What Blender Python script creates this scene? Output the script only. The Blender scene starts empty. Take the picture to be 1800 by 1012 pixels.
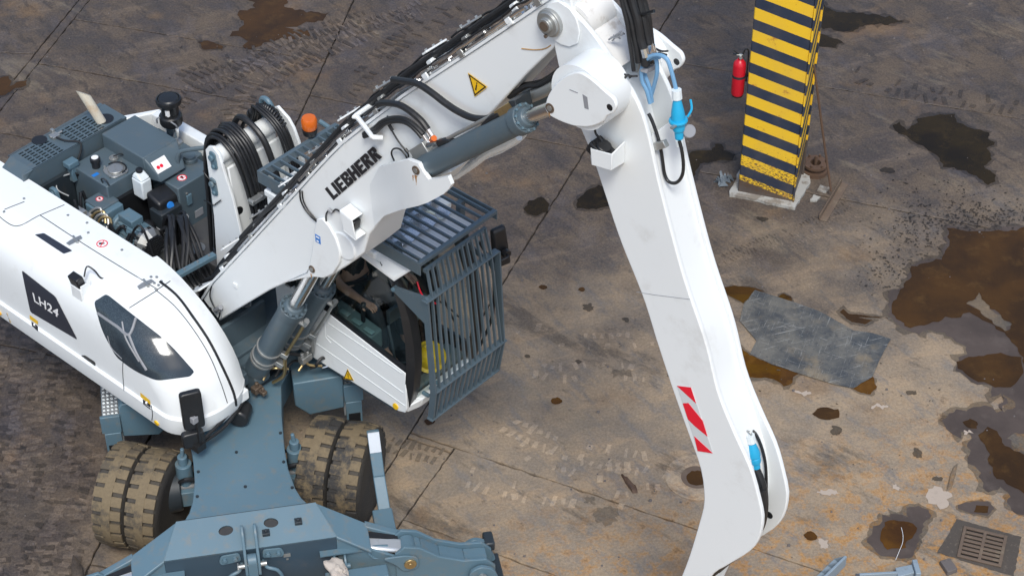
import bpy, bmesh, math, random
from mathutils import Vector, Matrix, noise
from mathutils.bvhtree import BVHTree
from mathutils.geometry import tessellate_polygon
random.seed(7)
scn = bpy.context.scene
COL = scn.collection
R = math.radians

# ------------------------------------------------------------------ camera, sky, sun, exposure
cam_data = bpy.data.cameras.new('camera')
cam_data.lens = 70.0
cam_data.sensor_width = 36.0
cam_data.clip_end = 500.0
cam = bpy.data.objects.new('camera', cam_data)
cam.location = (0, 0, 13.5)
cam.rotation_euler = (R(50), 0, 0)
COL.objects.link(cam)
scn.camera = cam

SUN_EL, SUN_AZ = R(56), R(176)      # azimuth clockwise from +Y
world = bpy.data.worlds.new('World')
scn.world = world
world.use_nodes = True
wn = world.node_tree
sky = wn.nodes.new('ShaderNodeTexSky')
sky.sky_type = 'NISHITA'
sky.sun_disc = False
sky.sun_elevation = SUN_EL
sky.sun_rotation = SUN_AZ
sky.air_density = 1.0
sky.dust_density = 2.0
sky.ozone_density = 0.5
bg = wn.nodes['Background']
bg.inputs['Strength'].default_value = 0.125
wn.links.new(sky.outputs[0], bg.inputs['Color'])

sun_data = bpy.data.lights.new('sun', 'SUN')
sun_data.energy = 1.85
sun_data.angle = R(17)
sun_data.color = (1.0, 0.985, 0.93)
sun = bpy.data.objects.new('sun', sun_data)
sd = Vector((math.sin(SUN_AZ) * math.cos(SUN_EL), math.cos(SUN_AZ) * math.cos(SUN_EL), math.sin(SUN_EL)))
sun.rotation_euler = sd.to_track_quat('Z', 'Y').to_euler()
sun.location = (4, 0, 20)
COL.objects.link(sun)

scn.view_settings.view_transform = 'Standard'
scn.view_settings.look = 'None'
scn.view_settings.gamma = 1.0
scn.view_settings.use_curve_mapping = False
scn.view_settings.exposure = 0.50

# ------------------------------------------------------------------ materials
def newmat(name):
    m = bpy.data.materials.new(name)
    m.use_nodes = True
    nt = m.node_tree
    return m, nt, nt.nodes['Principled BSDF']

def nz(nt, scale, detail=6, rough=0.6, src=None, stretch=None):
    n = nt.nodes.new('ShaderNodeTexNoise')
    n.inputs['Scale'].default_value = scale
    n.inputs['Detail'].default_value = detail
    n.inputs['Roughness'].default_value = rough
    if src is None:
        tc = nt.nodes.new('ShaderNodeTexCoord')
        src = tc.outputs['Object']
    if stretch:
        mp = nt.nodes.new('ShaderNodeMapping')
        mp.vector_type = 'TEXTURE'
        mp.inputs['Scale'].default_value = [1/q for q in stretch[0]]
        mp.inputs['Rotation'].default_value = (0, 0, stretch[1])
        nt.links.new(src, mp.inputs['Vector'])
        src = mp.outputs[0]
    nt.links.new(src, n.inputs['Vector'])
    return n.outputs['Fac']

def ramp(nt, fac, a, b):
    n = nt.nodes.new('ShaderNodeMapRange')
    n.interpolation_type = 'SMOOTHSTEP'
    n.inputs['From Min'].default_value = a
    n.inputs['From Max'].default_value = b
    nt.links.new(fac, n.inputs['Value'])
    return n.outputs['Result']

def math_(nt, op, a, b=None):
    n = nt.nodes.new('ShaderNodeMath')
    n.operation = op
    for i, x in enumerate((a, b)):
        if x is None: continue
        if isinstance(x, (int, float)): n.inputs[i].default_value = x
        else: nt.links.new(x, n.inputs[i])
    return n.outputs[0]

def mixc(nt, fac, a, b):
    n = nt.nodes.new('ShaderNodeMix')
    n.data_type = 'RGBA'
    for s, x in ((0, fac), (6, a), (7, b)):
        if isinstance(x, (int, float)): n.inputs[s].default_value = x
        elif isinstance(x, tuple): n.inputs[s].default_value = (*x, 1)
        else: nt.links.new(x, n.inputs[s])
    return n.outputs[2]

def bump(nt, p, h, strength=0.3, dist=0.01):
    b = nt.nodes.new('ShaderNodeBump')
    b.inputs['Strength'].default_value = strength
    b.inputs['Distance'].default_value = dist
    nt.links.new(h, b.inputs['Height'])
    nt.links.new(b.outputs[0], p.inputs['Normal'])

def paint(name, rgb, rough=0.4, metal=0.0, dirt=(0.12, 0.10, 0.08), amt=0.25, scale=6.0, th=(0.52, 0.75), bmp=0.05, spec=0.5, var=0.12, chips=None):
    m, nt, p = newmat(name)
    big = nz(nt, 1.3, 4, 0.55)
    fine = nz(nt, scale, 8, 0.65)
    tiny = nz(nt, scale * 9, 3, 0.6)
    c = mixc(nt, big, tuple(x * (1 - var) for x in rgb), tuple(min(0.9, x * (1 + var)) for x in rgb))
    c = mixc(nt, math_(nt, 'MULTIPLY', ramp(nt, fine, *th), amt), c, dirt)
    if chips:
        c = mixc(nt, ramp(nt, tiny, 0.70, 0.74), c, chips)
    nt.links.new(c, p.inputs['Base Color'])
    p.inputs['Metallic'].default_value = metal
    p.inputs['Specular IOR Level'].default_value = spec
    r = math_(nt, 'ADD', math_(nt, 'MULTIPLY', fine, 0.25), rough - 0.12)
    nt.links.new(r, p.inputs['Roughness'])
    if bmp: bump(nt, p, tiny, bmp, 0.004)
    return m

WHITE = paint('white_paint', (0.765, 0.795, 0.80), 0.38, amt=0.30, dirt=(0.45, 0.43, 0.39), scale=3.2, th=(0.54, 0.78), bmp=0.02, var=0.02)
WORN = paint('worn_white_paint', (0.74, 0.73, 0.70), 0.5, amt=0.55, dirt=(0.33, 0.27, 0.2), scale=9, bmp=0.05, var=0.05)
SLATE = paint('slate_paint', (0.078, 0.112, 0.135), 0.42, amt=0.35, dirt=(0.16, 0.14, 0.11), scale=7, chips=None)
FACEM = paint('dark_blue_paint', (0.035, 0.062, 0.088), 0.42, amt=0.3, dirt=(0.10, 0.10, 0.10), scale=6)
SLATE_L = paint('blue_grey_paint', (0.096, 0.166, 0.212), 0.45, amt=0.6, dirt=(0.17, 0.17, 0.155), scale=9, th=(0.5, 0.72))
GUARD = paint('guard_paint', (0.078, 0.112, 0.136), 0.4, amt=0.3, dirt=(0.2, 0.18, 0.15), scale=9)
DECK = paint('deck_paint', (0.06, 0.062, 0.066), 0.6, amt=0.5, dirt=(0.13, 0.12, 0.10), scale=6, bmp=0.1)
DARK = paint('dark_steel', (0.022, 0.03, 0.037), 0.45, amt=0.3, dirt=(0.07, 0.06, 0.05), scale=10)
BLACK = paint('black_plastic', (0.012, 0.013, 0.015), 0.38, amt=0.2, dirt=(0.05, 0.05, 0.05), scale=10)
HOSE = paint('hose_rubber', (0.014, 0.015, 0.017), 0.42, amt=0.25, dirt=(0.07, 0.065, 0.06), scale=14)
CHROME = paint('chrome', (0.72, 0.72, 0.72), 0.2, metal=1.0, amt=0.25, dirt=(0.3, 0.26, 0.22), scale=14, bmp=0)
ZINC = paint('zinc_steel', (0.42, 0.43, 0.42), 0.42, metal=0.75, amt=0.4, dirt=(0.25, 0.2, 0.13), scale=20)
ALU = paint('tread_aluminium', (0.6, 0.63, 0.65), 0.35, metal=0.6, amt=0.4, dirt=(0.2, 0.18, 0.15), scale=14)
BRASS = paint('yellow_zinc', (0.45, 0.34, 0.17), 0.35, metal=0.8, amt=0.4, dirt=(0.2, 0.15, 0.1), scale=20)
RUST = paint('rusty_iron', (0.10, 0.058, 0.036), 0.75, amt=0.7, dirt=(0.05, 0.035, 0.03), scale=10, bmp=0.4, var=0.3)
GREASY = paint('greasy_steel', (0.16, 0.12, 0.09), 0.5, metal=0.5, amt=0.6, dirt=(0.05, 0.04, 0.03), scale=18)
IRON = paint('worn_iron', (0.125, 0.088, 0.062), 0.65, amt=0.7, dirt=(0.20, 0.16, 0.11), scale=8, bmp=0.5, var=0.25)
YELLOW = paint('yellow_print', (0.85, 0.50, 0.015), 0.45, amt=0.15, bmp=0)
HELMET = paint('yellow_plastic', (0.80, 0.55, 0.01), 0.35, amt=0.1, bmp=0)
EXTR = paint('extinguisher_red', (0.52, 0.008, 0.022), 0.35, amt=0.3, dirt=(0.16, 0.02, 0.02), bmp=0.02)
REDP = paint('red_paint', (0.74, 0.006, 0.03), 0.35, amt=0.15, dirt=(0.2, 0.02, 0.02), bmp=0.02)
SILVER = paint('reflective_silver', (0.60, 0.63, 0.64), 0.45, amt=0.1, bmp=0)
BLACKP = paint('black_print', (0.012, 0.011, 0.014), 0.5, amt=0.1, bmp=0)
WHITEP = paint('white_print', (0.8, 0.8, 0.8), 0.5, amt=0.1, bmp=0)
ORANGE = paint('orange_lens', (0.62, 0.13, 0.015), 0.15, amt=0.1, bmp=0)
BLUEP = paint('blue_plastic', (0.015, 0.36, 0.62), 0.35, amt=0.15, dirt=(0.1, 0.2, 0.25), bmp=0)
BLUEC = paint('blue_cable', (0.16, 0.33, 0.52), 0.45, amt=0.3, dirt=(0.2, 0.2, 0.2), bmp=0)
BLUEK = paint('blue_cap', (0.02, 0.18, 0.55), 0.35, amt=0.15, bmp=0)
GREYP = paint('grey_plastic', (0.25, 0.26, 0.28), 0.5, amt=0.3, bmp=0.02)
MILKY = paint('milky_plastic', (0.68, 0.74, 0.76), 0.4, amt=0.2, dirt=(0.4, 0.42, 0.42), bmp=0)
EXH = paint('hot_exhaust_tube', (0.85, 0.76, 0.62), 0.4, metal=0.1, amt=0.6, dirt=(0.55, 0.28, 0.08), scale=2.5, th=(0.45, 0.65), bmp=0)
TEAL = paint('cab_interior_grey', (0.10, 0.15, 0.155), 0.6, amt=0.3, dirt=(0.05, 0.06, 0.06), bmp=0.05)
FABRIC = paint('black_cloth', (0.014, 0.014, 0.017), 0.9, amt=0.2, bmp=0.1, scale=20)
SKIN = paint('skin', (0.42, 0.24, 0.17), 0.5, amt=0.2, dirt=(0.3, 0.14, 0.1), bmp=0.03)
CONCRETE_W = paint('painted_concrete', (0.36, 0.355, 0.33), 0.8, amt=0.75, dirt=(0.16, 0.13, 0.10), scale=7, th=(0.46, 0.6), bmp=0.5, var=0.2)
RAG = paint('pale_rag', (0.46, 0.41, 0.36), 0.9, amt=0.85, dirt=(0.16, 0.09, 0.06), scale=10, bmp=0.5)
CAST = paint('cast_grey', (0.23, 0.29, 0.34), 0.5, amt=0.5, dirt=(0.12, 0.12, 0.12), scale=12, bmp=0.25)
BRICKM = paint('dull_brick', (0.12, 0.105, 0.10), 0.85, amt=0.5, dirt=(0.05, 0.045, 0.045), scale=12, bmp=0.6, var=0.2)

def glass_mat(name, tint, alpha):
    m, nt, p = newmat(name)
    out = nt.nodes['Material Output']
    nt.nodes.remove(p)
    tr = nt.nodes.new('ShaderNodeBsdfTransparent'); tr.inputs[0].default_value = (*tint, 1)
    gl = nt.nodes.new('ShaderNodeBsdfGlossy'); gl.inputs['Roughness'].default_value = 0.03
    ge = nt.nodes.new('ShaderNodeNewGeometry')
    vm = nt.nodes.new('ShaderNodeVectorMath'); vm.operation = 'DOT_PRODUCT'
    nt.links.new(ge.outputs['Normal'], vm.inputs[0]); nt.links.new(ge.outputs['Incoming'], vm.inputs[1])
    sch = math_(nt, 'POWER', math_(nt, 'SUBTRACT', 1.0, math_(nt, 'ABSOLUTE', vm.outputs['Value'])), 5.0)
    sch = math_(nt, 'ADD', math_(nt, 'MULTIPLY', sch, 0.95), 0.05)
    mx = nt.nodes.new('ShaderNodeMixShader')
    nt.links.new(math_(nt, 'MULTIPLY', sch, alpha), mx.inputs[0])
    nt.links.new(tr.outputs[0], mx.inputs[1]); nt.links.new(gl.outputs[0], mx.inputs[2])
    nt.links.new(mx.outputs[0], out.inputs[0])
    return m
GLASS = glass_mat('cab_glass', (0.68, 0.76, 0.75), 1.0)
GLASS_F = glass_mat('front_glass', (0.8, 0.85, 0.83), 0.8)

def tinted_mesh_mat():
    m, nt, p = newmat('tinted_mesh_window')
    tc = nt.nodes.new('ShaderNodeTexCoord')
    vo = nt.nodes.new('ShaderNodeTexVoronoi'); vo.inputs['Scale'].default_value = 130
    nt.links.new(tc.outputs['Object'], vo.inputs['Vector'])
    f = ramp(nt, vo.outputs['Distance'], 0.35, 0.6)
    big = ramp(nt, nz(nt, 2.0, 2), 0.45, 0.6)
    c = mixc(nt, math_(nt, 'MULTIPLY', f, big), (0.022, 0.034, 0.046), (0.05, 0.068, 0.082))
    nt.links.new(c, p.inputs['Base Color'])
    p.inputs['Roughness'].default_value = 0.12
    return m
TMESH = tinted_mesh_mat()
DARKPANEL = paint('dark_panel', (0.028, 0.033, 0.048), 0.3, amt=0.2, dirt=(0.08, 0.08, 0.09), bmp=0)

def tyre_mat():
    m, nt, p = newmat('tyre_rubber')
    a = ramp(nt, nz(nt, 3.0, 8, 0.7), 0.43, 0.56)
    b = nz(nt, 30, 6, 0.7)
    geo = nt.nodes.new('ShaderNodeNewGeometry')
    clean = mixc(nt, b, (0.022, 0.022, 0.024), (0.05, 0.048, 0.045))
    dust = mixc(nt, b, (0.11, 0.083, 0.048), (0.24, 0.182, 0.105))
    oi = nt.nodes.new('ShaderNodeObjectInfo')
    fac = math_(nt, 'MAXIMUM', math_(nt, 'MULTIPLY', a, 0.9), oi.outputs['Alpha'])
    sepc = nt.nodes.new('ShaderNodeSeparateColor'); nt.links.new(oi.outputs['Color'], sepc.inputs[0])
    lim = math_(nt, 'ADD', a, sepc.outputs[0])
    lim = math_(nt, 'MAXIMUM', math_(nt, 'MINIMUM', lim, 1.0), 0.0)
    at = nt.nodes.new('ShaderNodeAttribute'); at.attribute_name = 'tread'
    lim = math_(nt, 'MULTIPLY', lim, math_(nt, 'ADD', math_(nt, 'MULTIPLY', at.outputs['Fac'], 0.85), 0.08))  # dust left out of the grooves: their shade is put into the colour
    c = mixc(nt, lim, clean, dust)
    nt.links.new(c, p.inputs['Base Color'])
    p.inputs['Roughness'].default_value = 0.8
    bump(nt, p, nz(nt, 55, 5, 0.7), 0.6, 0.006)
    return m
TYRE = tyre_mat()

def striped_mat():
    # warning stripes printed on the column, worn at the foot
    m, nt, p = newmat('warning_stripes')
    tc = nt.nodes.new('ShaderNodeTexCoord')
    s = nt.nodes.new('ShaderNodeSeparateXYZ'); nt.links.new(tc.outputs['Object'], s.inputs[0])
    z = math_(nt, 'ADD', s.outputs[2], math_(nt, 'MULTIPLY', s.outputs[0], 0.24))
    z = math_(nt, 'ADD', z, math_(nt, 'MULTIPLY', s.outputs[1], -0.9))
    wob = math_(nt, 'MULTIPLY', math_(nt, 'SUBTRACT', nz(nt, 9, 4), 0.5), 0.006)
    f = math_(nt, 'FRACT', math_(nt, 'DIVIDE', math_(nt, 'ADD', z, wob), 0.270))
    st = math_(nt, 'GREATER_THAN', f, 0.48)
    foot = math_(nt, 'GREATER_THAN', z, 0.20)
    wearn = nz(nt, 26, 9, 0.75, None, ((1, 1, 2.2), 0))
    low = ramp(nt, s.outputs[2], 1.3, 0.1)
    wth = math_(nt, 'SUBTRACT', 0.74, math_(nt, 'MULTIPLY', low, 0.25))
    scr = nz(nt, 3.2, 9, 0.78, None, ((1, 1, 7), 0.0))
    wear = math_(nt, 'MAXIMUM', math_(nt, 'GREATER_THAN', wearn, wth), math_(nt, 'GREATER_THAN', scr, 0.665))
    rustn = ramp(nt, nz(nt, 6, 6, 0.75), 0.58, 0.66)
    yel = mixc(nt, math_(nt, 'MULTIPLY', rustn, 0.8), (0.80, 0.50, 0.025), (0.42, 0.17, 0.03))
    nav = mixc(nt, nz(nt, 6, 5), (0.012, 0.022, 0.05), (0.028, 0.042, 0.07))
    c = mixc(nt, math_(nt, 'MULTIPLY', st, foot), nav, yel)
    bare = mixc(nt, nz(nt, 12, 6), (0.055, 0.042, 0.036), (0.11, 0.09, 0.08))
    c = mixc(nt, foot, bare, c)
    c = mixc(nt, math_(nt, 'MULTIPLY', wear, math_(nt, 'ADD', math_(nt, 'MULTIPLY', st, .75), .2)), c, (0.09, 0.055, 0.035))
    fade = ramp(nt, nz(nt, 1.6, 5, .6), .4, .7)
    c = mixc(nt, math_(nt, 'MULTIPLY', fade, .14), c, (0.25, 0.2, 0.15))
    nt.links.new(c, p.inputs['Base Color'])
    p.inputs['Roughness'].default_value = 0.5
    bump(nt, p, wearn, 0.15, 0.004)
    return m
STRIPES = striped_mat()

def ground_mat(name, gain=1.0, fine=1.0):
    m, nt, p = newmat(name)
    geo = nt.nodes.new('ShaderNodeNewGeometry')
    pos = geo.outputs['Position']
    s = nt.nodes.new('ShaderNodeSeparateXYZ'); nt.links.new(pos, s.inputs[0])
    n1 = nz(nt, 0.55, 6, 0.6, pos)
    n2 = nz(nt, 1.7, 9, 0.70, pos)
    n3 = nz(nt, 6.5, 10, 0.74, pos)
    n4 = nz(nt, 38, 8, 0.78, pos)
    n5 = nz(nt, 1.0, 9, 0.72, pos, ((0.8, 3.4, 1), R(20)))
    n6 = nz(nt, 2.2, 9, 0.70, pos, ((1, 2.8, 1), R(-55)))
    n7 = nz(nt, 11, 8, 0.75, pos, ((0.35, 3.0, 1), R(12)))
    # soaked, oily zone away from the working edge of the yard
    wet = math_(nt, 'ADD', s.outputs[1], math_(nt, 'MULTIPLY', math_(nt, 'SUBTRACT', n1, 0.5), 6.5))
    wet = math_(nt, 'SUBTRACT', wet, math_(nt, 'MULTIPLY', s.outputs[0], 0.15))
    left = math_(nt, 'MAXIMUM', math_(nt, 'SUBTRACT', -2.4, s.outputs[0]), 0.0)
    wet = math_(nt, 'ADD', wet, math_(nt, 'MULTIPLY', left, 2.3))
    wet = ramp(nt, wet, 13.8, 17.6)
    dry = mixc(nt, ramp(nt, n2, 0.36, 0.64), (0.350, 0.264, 0.176), (0.236, 0.194, 0.150))
    dry = mixc(nt, math_(nt, 'MULTIPLY', ramp(nt, n5, 0.50, 0.66), 0.75), dry, (0.423, 0.304, 0.189))
    dry = mixc(nt, math_(nt, 'MULTIPLY', ramp(nt, n6, 0.50, 0.64), 0.65), dry, (0.181, 0.172, 0.166))
    dark = mixc(nt, ramp(nt, n2, 0.36, 0.62), (0.098, 0.073, 0.055), (0.047, 0.037, 0.036))
    dark = mixc(nt, math_(nt, 'MULTIPLY', ramp(nt, n5, 0.50, 0.68), 0.7), dark, (0.159, 0.119, 0.088))
    dark = mixc(nt, math_(nt, 'MULTIPLY', ramp(nt, n6, 0.50, 0.62), 0.85), dark, (0.032, 0.027, 0.028))
    blu = math_(nt, 'MULTIPLY', ramp(nt, nz(nt, 1.25, 7, 0.66, pos, ((1, 1.6, 1), 1.9)), 0.52, 0.64), 0.30)
    dark = mixc(nt, blu, dark, (0.080, 0.077, 0.097))
    c = mixc(nt, wet, dry, dark)
    # greasy smears and worn pale lanes left by traffic
    sm = nz(nt, 0.75, 10, 0.74, pos, ((0.6, 1.9, 1), R(-38)))
    c = mixc(nt, math_(nt, 'MULTIPLY', ramp(nt, sm, 0.53, 0.63), 0.62), c, (0.040, 0.033, 0.029))
    c = mixc(nt, math_(nt, 'MULTIPLY', ramp(nt, sm, 0.44, 0.33), 0.45), c, (0.235, 0.190, 0.132))
    # iron-stained orange near the scrap
    ox = ramp(nt, math_(nt, 'ADD', s.outputs[1], math_(nt, 'MULTIPLY', s.outputs[0], -0.35)), 13.4, 11.2)
    oz = math_(nt, 'MULTIPLY', ramp(nt, n3, 0.46, 0.62), ox)
    c = mixc(nt, math_(nt, 'MULTIPLY', oz, 0.8), c, (0.488, 0.231, 0.047))
    rz = math_(nt, 'MULTIPLY', ramp(nt, nz(nt, 0.8, 5, 0.6, pos, ((1, 1, 1), 0.7)), 0.56, 0.70), 0.5)
    c = mixc(nt, rz, c, (0.212, 0.123, 0.056))
    # oil blots, scuffs, scratches
    c = mixc(nt, math_(nt, 'MULTIPLY', ramp(nt, n3, 0.57, 0.68), 0.6), c, (0.053, 0.041, 0.033))
    c = mixc(nt, math_(nt, 'MULTIPLY', ramp(nt, nz(nt, 3.3, 10, 0.78, pos), 0.62, 0.69), 0.5), c, (0.392, 0.305, 0.206))
    c = mixc(nt, math_(nt, 'MULTIPLY', ramp(nt, n7, 0.60, 0.72), 0.22), c, (0.318, 0.246, 0.172))
    c = mixc(nt, math_(nt, 'MULTIPLY', ramp(nt, n7, 0.42, 0.30), 0.25), c, (0.058, 0.047, 0.039))
    lo = mixc(nt, 0.30, c, (0.021, 0.017, 0.013)); hi = mixc(nt, 0.09, c, (0.530, 0.424, 0.310))
    c = mixc(nt, ramp(nt, n4, 0.34, 0.68), lo, hi)
    if gain != 1.0:
        g = mixc(nt, 1.0, c, (gain, gain, gain)); g.node.blend_type = 'MULTIPLY'; g.node.clamp_result = False; c = g
    nt.links.new(c, p.inputs['Base Color'])
    r = math_(nt, 'SUBTRACT', 0.80, math_(nt, 'MULTIPLY', math_(nt, 'MULTIPLY', wet, ramp(nt, n2, 0.4, 0.6)), 0.35))
    nt.links.new(r, p.inputs['Roughness'])
    p.inputs['Specular IOR Level'].default_value = 0.35
    h = math_(nt, 'ADD', math_(nt, 'MULTIPLY', n3, 0.6), math_(nt, 'MULTIPLY', n4, 0.4))
    bump(nt, p, h, 0.5, 0.015)
    return m
GROUND = ground_mat('yard_concrete')
JOINT = paint('joint_dirt', (0.022, 0.018, 0.016), 0.9, amt=0.6, dirt=(0.05, 0.04, 0.03), scale=20, bmp=0.6)
MUD = ground_mat('pressed_mud', 1.36)
MUDD = ground_mat('dark_pressed_mud', 0.62)
DAMP = ground_mat('damp_concrete', 0.52)
OILY = ground_mat('oily_concrete', 0.30)
CHALK = paint('pale_scuff', (0.40, 0.33, 0.27), 0.9, amt=0.6, dirt=(0.3, 0.25, 0.2), scale=16, bmp=0.3)

def puddle_mat(name, a, b, c3, rough=0.04):
    m, nt, p = newmat(name)
    geo = nt.nodes.new('ShaderNodeNewGeometry'); pos = geo.outputs['Position']
    c = mixc(nt, ramp(nt, nz(nt, 1.6, 6, 0.6, pos), 0.35, 0.65), a, b)
    c = mixc(nt, math_(nt, 'MULTIPLY', ramp(nt, nz(nt, 4.5, 8, 0.65, pos), 0.5, 0.7), 0.6), c, c3)
    nt.links.new(c, p.inputs['Base Color'])
    p.inputs['Roughness'].default_value = rough
    p.inputs['Specular IOR Level'].default_value = 0.22
    bump(nt, p, nz(nt, 7, 3, 0.5, pos), 0.05, 0.004)
    return m
WATER = puddle_mat('brown_water', (0.062, 0.030, 0.008), (0.036, 0.019, 0.007), (0.09, 0.048, 0.014))
WATERD = puddle_mat('dark_water', (0.026, 0.017, 0.005), (0.013, 0.009, 0.004), (0.042, 0.027, 0.009))
WATERO = puddle_mat('rusty_water', (0.105, 0.046, 0.006), (0.05, 0.022, 0.006), (0.15, 0.07, 0.012))
WETMUD = puddle_mat('wet_silt', (0.088, 0.068, 0.058), (0.062, 0.048, 0.041), (0.108, 0.086, 0.074), 0.35)

# ------------------------------------------------------------------ mesh builder
class MB:
    def __init__(s): s.v, s.f = [], []
    def add(s, vs, fs):
        o = len(s.v); s.v += [tuple(v) for v in vs]; s.f += [tuple(i + o for i in f) for f in fs]; return s
    def bx(s, x0, x1, y0, y1, z0, z1):
        v = [(x, y, z) for z in (z0, z1) for y in (y0, y1) for x in (x0, x1)]
        return s.add(v, [(0,2,3,1),(4,5,7,6),(0,1,5,4),(2,6,7,3),(0,4,6,2),(1,3,7,5)])
    def hexa(s, b, t):          # bottom quad, top quad (same winding)
        n = len(b)
        return s.add(list(b) + list(t), [tuple(range(n))[::-1], tuple(range(n, 2*n))] + [(i, (i+1) % n, n+(i+1) % n, n+i) for i in range(n)])
    def pry(s, poly, y0, y1):   # polygon in X,Z extruded along Y
        return s.hexa([(x, y0, z) for x, z in poly], [(x, y1, z) for x, z in poly])
    def prx(s, poly, x0, x1):   # polygon in Y,Z extruded along X
        return s.hexa([(x0, y, z) for y, z in poly], [(x1, y, z) for y, z in poly])
    def prz(s, poly, z0, z1):
        return s.hexa([(x, y, z0) for x, y in poly], [(x, y, z1) for x, y in poly])
    def frame_(s, d):
        d = Vector(d).normalized()
        a = Vector((0, 0, 1)) if abs(d.z) < 0.9 else Vector((1, 0, 0))
        u = d.cross(a).normalized(); return u, d.cross(u).normalized()
    def cyl(s, p0, p1, r0, r1=None, n=20):
        r1 = r0 if r1 is None else r1
        p0, p1 = Vector(p0), Vector(p1); u, w = s.frame_(p1 - p0)
        an = [2 * math.pi * i / n for i in range(n)]
        return s.hexa([p0 + u * (r0 * math.cos(a)) + w * (r0 * math.sin(a)) for a in an], [p1 + u * (r1 * math.cos(a)) + w * (r1 * math.sin(a)) for a in an])
    def tube(s, pts, r, n=8, sub=4, radii=None):
        P = smooth_path(pts, sub) if sub > 1 and len(pts) > 2 else [Vector(p) for p in pts]
        u = None; rings = []
        for i, p in enumerate(P):
            d = (P[min(i+1, len(P)-1)] - P[max(i-1, 0)])
            if d.length < 1e-9: d = Vector((0, 0, 1))
            d.normalize()
            if u is None: u, w = s.frame_(d)
            else:
                u = (u - d * u.dot(d))
                if u.length < 1e-6: u, w = s.frame_(d)
                u.normalize(); w = d.cross(u)
            rings.append([p + u * (r * math.cos(2*math.pi*k/n)) + w * (r * math.sin(2*math.pi*k/n)) for k in range(n)])
        vs = [v for q in rings for v in q]; fs = []
        for i in range(len(rings) - 1):
            for k in range(n):
                a, b = i*n + k, i*n + (k+1) % n
                fs.append((a, b, b + n, a + n))
        fs.append(tuple(range(n))[::-1]); fs.append(tuple(range(len(vs) - n, len(vs))))
        return s.add(vs, fs)
    def lathe(s, prof, base, axis=(0, 0, 1), n=28):    # prof: (radius, height)
        base = Vector(base); ax = Vector(axis).normalized(); u, w = s.frame_(ax)
        vs = []; fs = []
        for r, h in prof:
            for k in range(n):
                a = 2*math.pi*k/n; vs.append(base + ax*h + u*(r*math.cos(a)) + w*(r*math.sin(a)))
        for i in range(len(prof) - 1):
            for k in range(n):
                a, b = i*n + k, i*n + (k+1) % n; fs.append((a, b, b+n, a+n))
        fs.append(tuple(range(n))[::-1]); fs.append(tuple(range(len(vs)-n, len(vs))))
        return s.add(vs, fs)
    def bar(s, p0, p1, w, h, up=(0, 0, 1)):
        p0, p1 = Vector(p0), Vector(p1); d = (p1-p0).normalized(); up = Vector(up)
        sd = d.cross(up).normalized(); up = sd.cross(d)
        q = [(-w/2, -h/2), (w/2, -h/2), (w/2, h/2), (-w/2, h/2)]
        return s.hexa([p0 + sd*a + up*b for a, b in q], [p1 + sd*a + up*b for a, b in q])
    def sphere(s, c, r, n=16, m=10, sc=(1,1,1)):
        c = Vector(c); vs = []; fs = []
        for i in range(m+1):
            t = math.pi*i/m
            for k in range(n):
                a = 2*math.pi*k/n
                vs.append((c.x + sc[0]*r*math.sin(t)*math.cos(a), c.y + sc[1]*r*math.sin(t)*math.sin(a), c.z + sc[2]*r*math.cos(t)))
        for i in range(m):
            for k in range(n):
                a, b = i*n+k, i*n+(k+1) % n; fs.append((a, a+n, b+n, b))
        return s.add(vs, fs)
    def xf(s, M): s.v = [tuple(M @ Vector(v)) for v in s.v]; return s
    def flat_poly(s, poly2, z):     # triangulated concave sheet
        tr = tessellate_polygon([[Vector((x, y, 0)) for x, y in poly2]])
        return s.add([(x, y, z) for x, y in poly2], tr)

def smooth_path(pts, sub):
    P = [Vector(p) for p in pts]; out = []
    for i in range(len(P)-1):
        p0, p1, p2, p3 = P[max(i-1, 0)], P[i], P[i+1], P[min(i+2, len(P)-1)]
        for k in range(sub):
            t = k/sub
            out.append(0.5*((2*p1) + (p2-p0)*t + (2*p0-5*p1+4*p2-p3)*t*t + (3*p1-p0-3*p2+p3)*t**3))
    out.append(P[-1]); return out

def roundpoly(poly, r, n=4):
    # round the corners of a 2D polygon; r may be a number or a list per corner
    out = []; N = len(poly)
    for i in range(N):
        rr = r[i] if isinstance(r, (list, tuple)) else r
        p = Vector(poly[i]); a = Vector(poly[i-1]) - p; b = Vector(poly[(i+1) % N]) - p
        if rr <= 0: out.append(tuple(p)); continue
        d = min(rr, a.length*0.45, b.length*0.45)
        pa, pb = p + a.normalized()*d, p + b.normalized()*d
        for k in range(n+1):
            t = k/n; out.append(tuple(pa*(1-t)**2 + p*2*t*(1-t) + pb*t*t))
    return out

UROT = Matrix.Rotation(R(-37.75), 4, 'Z')      # chassis frame seen from the upper structure
def mesh_of(name, mb, mat, angle=35, smooth=True, recalc=True):
    me = bpy.data.meshes.new(name)
    me.from_pydata(mb.v, [], mb.f)
    if recalc:
        b = bmesh.new(); b.from_mesh(me)
        bmesh.ops.recalc_face_normals(b, faces=b.faces); b.to_mesh(me); b.free()
    me.materials.append(mat)
    if smooth:
        me.polygons.foreach_set('use_smooth', [True]*len(me.polygons))
        me.set_sharp_from_angle(angle=R(angle))
    me.update(); return me

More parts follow.
